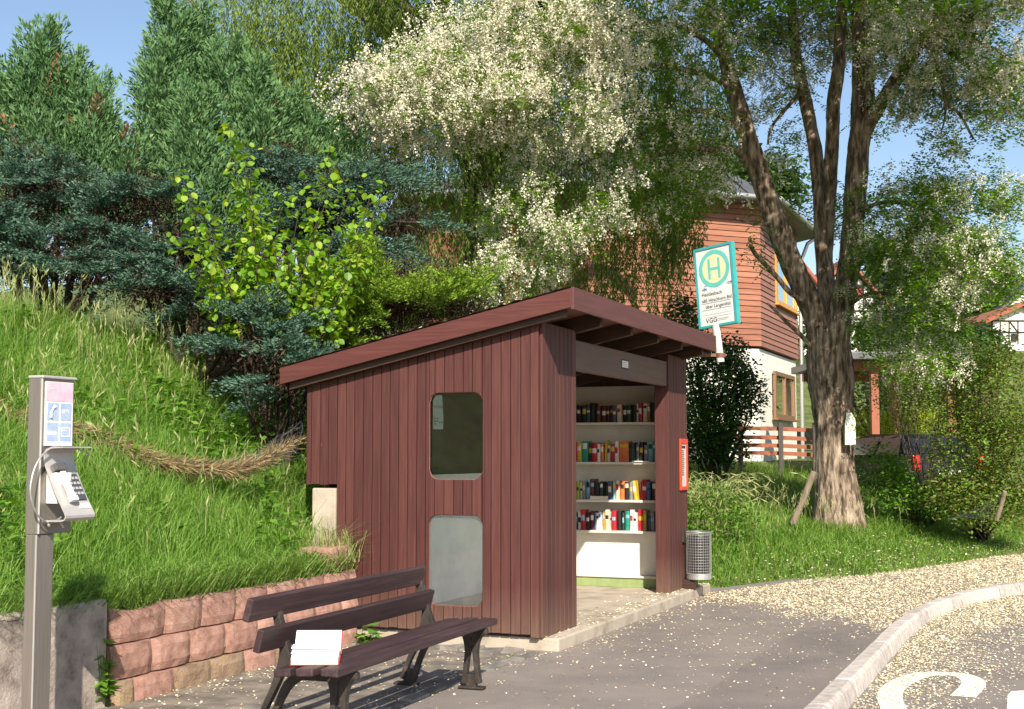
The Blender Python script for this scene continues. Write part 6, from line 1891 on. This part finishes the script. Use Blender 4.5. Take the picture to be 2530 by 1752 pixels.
def clap_run(a, b, nrm, z, hole=None):
    """one board course between ground points a and b, clear of a window"""
    L_ = np.linalg.norm(b - a); d = (b - a) / L_
    segs = [(0.0, L_)]
    if hole and hole[2] < z + hz_ * 0.5 < hole[3]:
        segs = [(0.0, hole[0]), (hole[1], L_)]
    for s0, s1 in segs:
        mb = MB(); p = a + d * s0; q_ = a + d * s1
        o_lo, o_hi = nrm * 0.035, nrm * 0.016
        z0, z1 = z + 0.012, z + hz_ - 0.006
        mb.hexa([(*(p + nrm * 0.001), z0), (*(q_ + nrm * 0.001), z0), (*(q_ + o_lo), z0), (*(p + o_lo), z0), (*(p + nrm * 0.001), z1), (*(q_ + nrm * 0.001), z1), (*(q_ + o_hi), z1), (*(p + o_hi), z1)])
        mb.build('clapboard', M['clap'], uw, origin=ho)


nL = np.array([dL[1], -dL[0]]); nR = np.array([dR[1], -dR[0]])
# window on the right face, measured along it
def s_on_R(px, py):
    d = ray(px, py); t = ((c0 - 0) @ nR) / (d[:2] @ nR); p = d * t
    return (p[:2] - c0) @ dR, p[2] + CAM_H
w0, zt_ = s_on_R(1743, 582); w1, zb_ = s_on_R(1791, 702)
z1u = s_on_R(1766, 588)[1]; z0u = s_on_R(1766, 693)[1]
for k in range(nc):
    clap_run(c0 - dL * LLEN, c0, nL, ZM + k * hz_)
    clap_run(c0, c0 + dR * RLEN, nR, ZM + k * hz_, (w0 - .05, w1 + .05, z0u - .1, z1u + .1))


def house_window(s0, s1, z0, z1, frame, name='window'):
    def pt(s, o, z): q_ = c0 + dR * s + nR * o; return (q_[0], q_[1], z)
    def bx_(s0, s1, o0, o1, z0, z1, mb): mb.hexa([pt(s0, o0, z0), pt(s1, o0, z0), pt(s1, o1, z0), pt(s0, o1, z0), pt(s0, o0, z1), pt(s1, o0, z1), pt(s1, o1, z1), pt(s0, o1, z1)])
    mb = MB(); f = 0.11
    for a in ((s0, s1, z0, z0 + f), (s0, s1, z1 - f, z1), (s0, s0 + f * 1.6, z0 + f, z1 - f), (s1 - f * 1.6, s1, z0 + f, z1 - f), ((s0 + s1) / 2 - f / 2, (s0 + s1) / 2 + f / 2, z0 + f, z1 - f)):
        bx_(a[0], a[1], -0.02, 0.06, a[2], a[3], mb)
    w = mb.build(name, frame, hs, origin=ho)
    for a, b in ((s0 + f * 1.6, (s0 + s1) / 2 - f / 2), ((s0 + s1) / 2 + f / 2, s1 - f * 1.6)):
        mb = MB(); bx_(a, b, 0.0, 0.012, z0 + f, z1 - f, mb); mb.build('pane', M['dark_glass'], w, origin=ho)
        mb = MB(); bx_(a, b, -0.012, -0.004, z0 + f, z1 - f, mb); mb.build('curtain', M['curtain'], w, origin=ho)
    mb = MB(); bx_(s0 - .08, s1 + .08, -0.02, 0.13, z0 - 0.06, z0 - 0.003, mb); mb.build('sill', frame, w, origin=ho)
    return w


house_window(w0, w1, z0u, z1u, M['yellow_wood'])
wl0, _ = s_on_R(1742, 890); wl1, _ = s_on_R(1786, 890); zl1 = s_on_R(1765, 842)[1]; zl0 = s_on_R(1765, 943)[1]
M['brown_frame'] = plain('brown_window_frame', (0.22, 0.12, 0.06), 0.6)
house_window(wl0, wl1, zl0, zl1, M['brown_frame'])
# roof: shallow pyramid with standing seams, overhang, gutter
mb = MB(); pe = [cen + (p - cen) * 1.13 for p in pts8]; apex = (cen[0], cen[1], ZE + 3.4)
mb.add([(p[0], p[1], ZE + 0.12) for p in pe] + [apex] + [(p[0], p[1], ZE - 0.03) for p in pe],
       [(k, (k + 1) % len(pe), len(pe)) for k in range(len(pe))] + [(k, k + len(pe) + 1, (k + 1) % len(pe) + len(pe) + 1, (k + 1) % len(pe)) for k in range(len(pe))] + [tuple(range(len(pe) + 1, 2 * len(pe) + 1))[::-1]])
rfh = mb.build('roof', M['zinc'], hs, origin=ho)
ap = np.array(apex)
for k in (0, 1, 2):
    a = np.array([*pe[k], ZE + 0.125]); b = np.array([*pe[k + 1], ZE + 0.125])
    ns_ = 12
    for j in range(1, ns_):
        t_ = j / ns_; e_ = a + (b - a) * t_
        # seams run up the slope, parallel to the fall line
        foot = (a + b) / 2; up_v = ap - foot
        lim = 1 - abs(2 * t_ - 1)
        mb = MB(); mb.tube([e_ + np.array([0, 0, 0.02]), e_ + up_v * lim * 0.97 + np.array([0, 0, 0.02])], 0.025, 4); mb.build('standing_seam', M['zinc'], rfh, origin=ho)
    mb = MB(); o2 = np.array([0, 0, -0.06]); mb.tube([a * 1.0 + o2, b + o2], 0.075, 8); mb.build('gutter', M['steel'], rfh, origin=ho)
mb = MB(); pd = c0 + dR * RLEN
g0 = np.array([*pe[3], ZE + 0.02]); mb.tube([g0, g0 * .5 + np.array([pd[0], pd[1], ZE - .5]) * .5, np.array([pd[0], pd[1], ZE - .9]) + np.array([.1, -.05, 0]), np.array([pd[0] + .1, pd[1] - .05, ZB])], 0.06, 7); mb.build('downpipe', M['steel'], hs, origin=ho)

# garden fence in front of the house
fY = 31.5
fn = thing('garden_fence', 'low red brown fence of horizontal rails before the white house wall', 'fence', at_d(1740, 1030, fY))
fo = np.array(fn.location)
for k, py in enumerate((965, 985, 1003, 1020)):
    a = at_d(1655, py - 1, fY - .4); b = at_d(1745, py, fY); c = at_d(1835, py + 4, fY + 0.4)
    h = px2m(9, fY) / 2
    for p, q_ in ((a, b), (b, c)):
        mb = MB(); mb.hexa([p + [0, -.02, -h], q_ + [0, -.02, -h], q_ + [0, .02, -h], p + [0, .02, -h], p + [0, -.02, h], q_ + [0, -.02, h], q_ + [0, .02, h], p + [0, .02, h]]); mb.build('rail', M['rail'], fn, origin=fo)
for px in (1665, 1755, 1832):
    p = at_d(px, 955, fY); p2 = at_d(px, 1050, fY)
    mb = MB(); mb.box(p[0] - .05, p[0] + .05, fY - .14, fY - .04, float(terrain(p[0], fY)) - .05, p[2] + .03); mb.build('post', M['dark_post'], fn, origin=fo)

# timber carport
cY = 30.0
cpn = thing('timber_carport', 'red brown timber carport with low roof behind the tree trunk', 'carport', at_d(1968, 1005, cY)); co = np.array(cpn.location)
for px, yy in ((1968, cY), (2140, cY), (1968, cY + 4.5), (2140, cY + 4.5)):
    p = at_d(px, 900, cY); gz = float(terrain(p[0], yy))
    mb = MB(); mb.box(p[0] - .085, p[0] + .085, yy - .085, yy + .085, gz - .1, at_d(px, 835, cY)[2]); mb.build('post', M['rail'], cpn, origin=co)
p0, p1 = at_d(1905, 835, cY), at_d(2150, 835, cY)
mb = MB(); mb.box(p0[0], p1[0], cY - .09, cY + .09, p0[2], p0[2] + .22); mb.build('beam', M['rail'], cpn, origin=co)
mb = MB(); mb.box(p0[0], p1[0], cY + 4.4, cY + 4.6, p0[2] + .01, p0[2] + .21); mb.build('beam', M['rail'], cpn, origin=co)
mb = MB(); mb.box(p0[0] - .2, p1[0] + .2, cY - .5, cY + 5, p0[2] + .225, p0[2] + .40); mb.build('roof', M['zinc'], cpn, origin=co, bevel=0.02)
q0, q1 = at_d(1975, 1004, cY), at_d(2135, 1004, cY)
mb = MB(); mb.box(q0[0], q1[0], cY - .05, cY + .03, q0[2] - .08, q0[2] + .1); mb.build('low_rail', M['rail'], cpn, origin=co)

# parked car, dark, rear towards the path
M['car_paint'] = plain('black_car_paint', (0.014, 0.015, 0.018), 0.2)
M['car_glass'] = plain('dark_car_glass', (0.02, 0.022, 0.025), 0.08)
M['tail_red'] = plain('red_tail_lamp', (0.55, 0.012, 0.015), 0.15)
carp = at_d(2132, 1100, 28.0); carp[2] = float(terrain(carp[0], carp[1]))
car = thing('parked_car', 'black parked car with red tail lamps half hidden behind the bushes', 'car', carp, R(16))
# local: x to the right side of the car seen from behind, y forward
prof_c = [(-0.05, 0.35), (-0.08, 0.75), (-0.02, 0.98), (0.10, 1.12), (0.32, 1.42), (0.60, 1.50), (1.9, 1.52), (2.5, 1.42), (3.15, 1.02), (4.05, 0.86), (4.25, 0.65), (4.25, 0.32), (3.8, 0.22), (0.2, 0.22)]
mb = MB()
outl = [(-0.86, y_, z_) for y_, z_ in prof_c]; n_ = len(outl)
inner = [(-0.80 if z_ < 1.05 else -0.66, y_, z_) for y_, z_ in prof_c]
vs = [(-0.80 if z_ < 1.05 else -0.62, y_, z_) for y_, z_ in prof_c] + [(-0.87 if z_ < 1.05 else -0.66, y_ + (0.03 if y_ < 1 else -.03), z_) for y_, z_ in prof_c]
vs2 = [(-x, y, z) for x, y, z in vs]
mb.add(vs[n_:], [tuple(range(n_))]); mb.add(vs2[n_:], [tuple(range(n_))[::-1]])
mb.add(vs[n_:] + vs2[n_:], [(k, k + n_, (k + 1) % n_ + n_, (k + 1) % n_) for k in range(n_)])
body = mb.build('body', M['car_paint'], car, bevel=0.04)
mb = MB(); mb.hexa([(-0.58, 0.075, 1.10), (0.58, 0.075, 1.10), (0.58, 0.09, 1.10), (-0.58, 0.09, 1.10), (-0.54, 0.285, 1.40), (0.54, 0.285, 1.40), (0.54, 0.30, 1.40), (-0.54, 0.30, 1.40)]); mb.build('rear_window', M['car_glass'], car)
for sx in (-1, 1):
    for y0, y1, y2, y3 in ((0.45, 1.35, 0.6, 1.3), (1.45, 2.75, 1.45, 2.35)):
        mb = MB(); mb.hexa([(sx * 0.865, y0, 1.06), (sx * 0.865, y1, 1.06), (sx * 0.85, y1, 1.06), (sx * 0.85, y0, 1.06), (sx * 0.70, y2, 1.42), (sx * 0.70, y3, 1.42), (sx * 0.685, y3, 1.42), (sx * 0.685, y2, 1.42)]); mb.build('side_window', M['car_glass'], car)
    for y_ in (0.75, 3.4):
        mb = MB(); mb.tube([(sx * 0.68, y_, 0.31), (sx * 0.89, y_, 0.31)], 0.31, 20); wh = mb.build('wheel', M['tyre'], car)
        mb = MB(); mb.tube([(sx * 0.885, y_, 0.31), (sx * 0.897, y_, 0.31)], 0.19, 16); mb.build('rim', M['steel'], wh)
    for z0, z1 in ((0.74, 0.86), (0.875, 1.06)):
        mb = MB(); mb.box(sx * 0.76 - 0.10, sx * 0.76 + 0.10, -0.115, 0.02, z0, z1); mb.build('tail_lamp', M['tail_red'], car, bevel=0.02)
mb = MB(); mb.box(-0.86, 0.86, -0.14, 0.02, 0.36, 0.56); mb.build('bumper', M['car_paint'], car, bevel=0.03)
mb = MB(); mb.box(-0.26, 0.26, -0.105, -0.06, 0.64, 0.74); mb.build('number_plate', M['paper'], car)

# half timbered house in the distance
M['timber'] = plain('black_timber', (0.025, 0.02, 0.018), 0.8)
M['tile'] = surf('red_roof_tiles', [(0.3, (0.24, 0.075, 0.045)), (0.7, (0.36, 0.13, 0.085))], scale=5, rough=0.9, bump=0.8, bscale=12, stretch=(1, 1, 3))
M['red_cloth'] = plain('red_curtain', (0.45, 0.05, 0.09), 0.8)


def far_house(label, Y_, xl, xr, y_eave, apex_xy, y_base, depth, roof_mat, timbers, windows, wall='white_render', name='timbered_house'):
    A_, B_ = at_d(xl, y_eave, Y_), at_d(xr, y_eave, Y_); T_ = at_d(*apex_xy, Y_); gz = min(at_d(xl, y_base, Y_)[2], B_[2] - 1)
    o0 = np.array([A_[0], Y_, gz]); t = thing(name, label, 'house', o0)
    dz = np.array([0, depth, 0])
    mb = MB(); mb.prism([(A_[0], Y_, gz), (B_[0], Y_, gz), (B_[0], Y_, B_[2]), (T_[0], Y_, T_[2]), (A_[0], Y_, A_[2])], dz); mb.build('wall', M[wall], t, origin=o0)
    ov = 0.45
    mb = MB()
    for e in (A_, B_):
        dd = norm(np.array([e[0] - T_[0], 0, e[2] - T_[2]])); e2 = np.array([e[0], 0, e[2]]) + dd * 0.5
        mb.hexa([(T_[0], Y_ - ov, T_[2] + .02), (e2[0], Y_ - ov, e2[2] + .02), (e2[0], Y_ + depth + ov, e2[2] + .02), (T_[0], Y_ + depth + ov, T_[2] + .02), (T_[0], Y_ - ov, T_[2] + .25), (e2[0], Y_ - ov, e2[2] + .22), (e2[0], Y_ + depth + ov, e2[2] + .22), (T_[0], Y_ + depth + ov, T_[2] + .25)])
    mb.build('roof', M[roof_mat], t, origin=o0)
    for (x0, y0, x1, y1, w) in timbers:
        a, b = at_d(x0, y0, Y_ - .05), at_d(x1, y1, Y_ - .05); d = norm(b - a); n_ = np.array([-d[2], 0, d[0]]) * px2m(w / 2, Y_)
        mb = MB(); mb.hexa([a - n_, b - n_, b - n_ + [0, .12, 0], a - n_ + [0, .12, 0], a + n_, b + n_, b + n_ + [0, .12, 0], a + n_ + [0, .12, 0]]); mb.build('timber_beam', M['timber'], t, origin=o0)
    for (x0, y0, x1, y1, mt) in windows:
        a, b = at_d(x0, y1, Y_), at_d(x1, y0, Y_)
        mb = MB(); f = px2m(2.0, Y_)
        for q4 in ((a[0], b[0], a[2], a[2] + f), (a[0], b[0], b[2] - f, b[2]), (a[0], a[0] + f, a[2] + f, b[2] - f), (b[0] - f, b[0], a[2] + f, b[2] - f)):
            mb.box(q4[0], q4[1], Y_ - .12, Y_ + .02, q4[2], q4[3])
        w = mb.build('window', M['timber'], t, origin=o0)
        mb = MB(); mb.box(a[0] + f, b[0] - f, Y_ - .05, Y_ - .01, a[2] + f, b[2] - f); mb.build('pane', M[mt], w, origin=o0)
    return t


tm = [(1835, 642, 1955, 642, 4), (1820, 668, 1985, 668, 4), (1812, 700, 2000, 700, 4), (1812, 735, 2000, 735, 4), (1850, 620, 1930, 620, 3)]
tm += [(x, 642 if 1850 < x < 1950 else 668, x, 735, 3) for x in (1836, 1868, 1900, 1922, 1944, 1968, 1990)]
tm += [(1905, 590, 2003, 703, 4), (1905, 590, 1808, 703, 4), (1944, 668, 1966, 700, 3), (1968, 735, 1990, 700, 3), (1900, 735, 1922, 700, 3), (1925, 642, 1945, 668, 3)]
far_house('distant half timbered gable house with red curtained window right of the trunk', 78.0, 1808, 2003, 703, (1905, 586), 800, 9.0, 'tile', tm, [(1924, 646, 1943, 666, 'red_cloth'), (1960, 708, 1982, 730, 'dark_glass')])
far_house('white house high on the slope seen through the leaves at right', 120.0, 2215, 2272, 612, (2243, 575), 668, 8.0, 'tile', [], [(2228, 622, 2238, 640, 'dark_glass'), (2250, 622, 2260, 640, 'dark_glass')], name='hillside_house')
far_house('house with dark grey roof and small window at the right edge', 92.0, 2262, 2360, 690, (2318, 640), 730, 8.0, 'zinc', [(2262, 712, 2360, 712, 8)], [(2290, 690, 2308, 706, 'dark_glass'), (2322, 690, 2340, 706, 'dark_glass')], name='hillside_house')
tm = [(2232, 748, 2360, 748, 3), (2232, 722, 2360, 722, 3)] + [(x, 722, x, 775, 2.5) for x in (2234, 2252, 2272, 2292, 2312)] + [(2252, 748, 2272, 775, 2.5), (2292, 748, 2272, 722, 2.5)]
far_house('white barn with thin timber framing below the dark roofed house', 70.0, 2232, 2370, 722, (2300, 690), 790, 9.0, 'tile', tm, [(2276, 752, 2288, 768, 'dark_glass')], name='timbered_barn')
# barn roof seen left of the trunk
far_house('low house with red tiled roof between wooden house and tree trunk', 62.0, 1740, 1846, 655, (1793, 588), 760, 8.0, 'tile', [], [(1822, 665, 1834, 684, 'dark_glass')], name='tiled_house')

# trees on the far slope
kk = 0
for (px, py, rx, ry, Yd, lab) in ((1650, 390, 70, 45, 90, 'dark tree rising behind the roof of the wooden house'), (1580, 350, 60, 50, 95, 'dark tree behind the roof, left of its neighbour'), (1745, 400, 60, 50, 100, 'dark tree between the stems of the blossoming tree'),
                                  (1990, 580, 45, 30, 110, 'bushy tree on the meadow right of the timbered gable'), (2040, 600, 40, 30, 115, 'round tree on the meadow behind the blossom at right'), (1975, 745, 55, 40, 55, 'garden tree below the timbered gable'), (2060, 700, 50, 60, 85, 'tree beside the timbered gable house'),
                                  (2140, 640, 60, 50, 100, 'tree on the slope below the white house'), (2230, 690, 40, 40, 95, 'tree between white house and dark roofed house'), (2200, 780, 60, 40, 60, 'tree left of the white barn'), (1850, 760, 50, 40, 50, 'garden tree directly behind the trunk')):
    leafy('distant_tree', lab, [(px, py, rx, ry, 0, px2m(rx, Yd) * 0.8), (px + rx * .3, py + ry * .6, rx * .8, ry * .7, 0, px2m(rx, Yd) * 0.7)], Yd, (px, py + ry * 2.2), 'far_leaf', 2600, 0.0042 * Yd, cat='tree', group='trees on the far slope', spread=0.006 * Yd, per=8, trunk=0.15, stems=5)

# ================================================================== PETALS
M['petal'] = leafmat('fallen_petals', [(0.62, 0.53, 0.34), (0.74, 0.66, 0.48), (0.78, 0.73, 0.58), (0.52, 0.38, 0.20)], trans=0.1, rough=0.8)


def petals(name, x, y, z, size, label):
    n = len(x); P = np.stack([x, y, z + 0.003 + 0.005 * rng.random(n)], 1)
    a = rng.random(n) * 2 * math.pi
    D = np.stack([np.cos(a), np.sin(a), rng.normal(0, .22, n)], 1)
    V = leaf_quads(P, D, size * (0.7 + 0.7 * rng.random(n)), size * (0.6 + 0.5 * rng.random(n)), rng.normal(0, .3, (n, 3)) + np.array([0, 0, 1.0]), at=0.5)
    o = quads_obj(name, V, M['petal']); return tag(o, label, 'petals', kind='stuff')


def kerb_side(x, y):
    """signed distance to the road side of the kerb line"""
    p = np.stack([x, y], 1); best = np.full(len(p), 1e9); sg_ = np.zeros(len(p))
    for a, nn in zip(kl[::2], kn[::2]):
        d = p - a; r_ = (d ** 2).sum(1); m_ = r_ < best
        best = np.where(m_, r_, best); sg_ = np.where(m_, d @ nn, sg_)
    return sg_


n = 560000
y = 8.2 + 16.5 * rng.random(n) ** 0.9; x = y * rng.uniform(-0.30, 0.47, n)
u, v = to_uv(x, y); ks = kerb_side(x, y)
dgr = (x - G0[0]) * GN[0] + (y - G0[1]) * GN[1]
clump = 0.5 + 0.5 * wave(x, y, 2.4, 1.3); fine = np.clip(0.5 + 0.9 * wave(x, y, 6.0, 0.4), 0, 1)
on_pave = (ks < -0.0) & (v > KV - 0.3) | ((ks < 0) & (u > 2))
on_pave &= ~((u > -0.05) & (u < 5.02) & (v > -0.16)) & (v < 1.6) & (dgr < 0.25)
dens = 0.022 + 0.05 * clump * smooth(-2, 2, u)
dens += 1.15 * smooth(3.7, 5.0, u - 0.84 * (v + 0.28) + 1.1 * (clump - 0.5))            # thick carpet beyond the shelter
dens += 0.10 * np.exp(-((v + 0.25) / 0.12) ** 2) * (u > 0) + 0.12 * np.exp(-((v - 0.02) / 0.10) ** 2) * (u < 0)
dens += 0.06 * (v > 0.1) * fine + 0.10 * np.exp(-((v - 1.45) / 0.15) ** 2)
dens *= 0.45 + 0.75 * fine
road = (ks > 0.17) & (u > -4)
droad = 0.05 + 1.0 * np.exp(-((ks - 0.18) / (0.30 + 0.35 * clump)) ** 2) * smooth(-3.5, 1.5, u) + 0.9 * smooth(3.0, 5, u) * (0.3 + 0.7 * clump) + 0.25 * smooth(-1, 3, u) * fine
keep = (on_pave & (rng.random(n) < dens)) | (road & (rng.random(n) < droad))
z = np.where(road, -0.11, np.where((u < 0) & (v > 0.05), 0.004, 0.0))
x, y, z = x[keep], y[keep], z[keep]
petals('fallen_petals', x, y, z, 0.0095 + 0.0008 * y, 'cream blossom petals scattered over path and road')
n = 4200                                                        # slab, kerb, roof and bench
uu = rng.uniform(0.02, 4.98, n); vv2 = rng.uniform(-0.14, 0.05, n) + 0.35 * rng.random(n) ** 4
q_ = C0 + uu[:, None] * DU + vv2[:, None] * DV
k = rng.random(n) < 0.14 + 0.25 * smooth(3, 5, uu)
petals('slab_petals', q_[k, 0], q_[k, 1], np.full(k.sum(), 0.101), 0.024, 'petals blown onto the concrete slab of the shelter')
n = 3000
uu = rng.uniform(RU0, RU1, n); vv2 = rng.uniform(-0.2, 2.2, n); q_ = C0 + uu[:, None] * DU + vv2[:, None] * DV
petals('roof_petals', q_[:, 0], q_[:, 1], roof_z(vv2) + 0.014, 0.028, 'petals lying on the felt roof of the shelter')
n = 5200
d_ = rng.uniform(0.0, 2.6, n) ** 1.2; t_ = rng.uniform(-1.0, 14, n)
q_ = G0 + t_[:, None] * GD + d_[:, None] * GN; u, v = to_uv(q_[:, 0], q_[:, 1]); k = ~((u < 5.05) & (v > -0.2))
q_ = q_[k]; petals('verge_petals', q_[:, 0], q_[:, 1], terrain(q_[:, 0], q_[:, 1]) + 0.08 * rng.random(len(q_)), 0.03, 'petals caught in the verge grass under the tree')
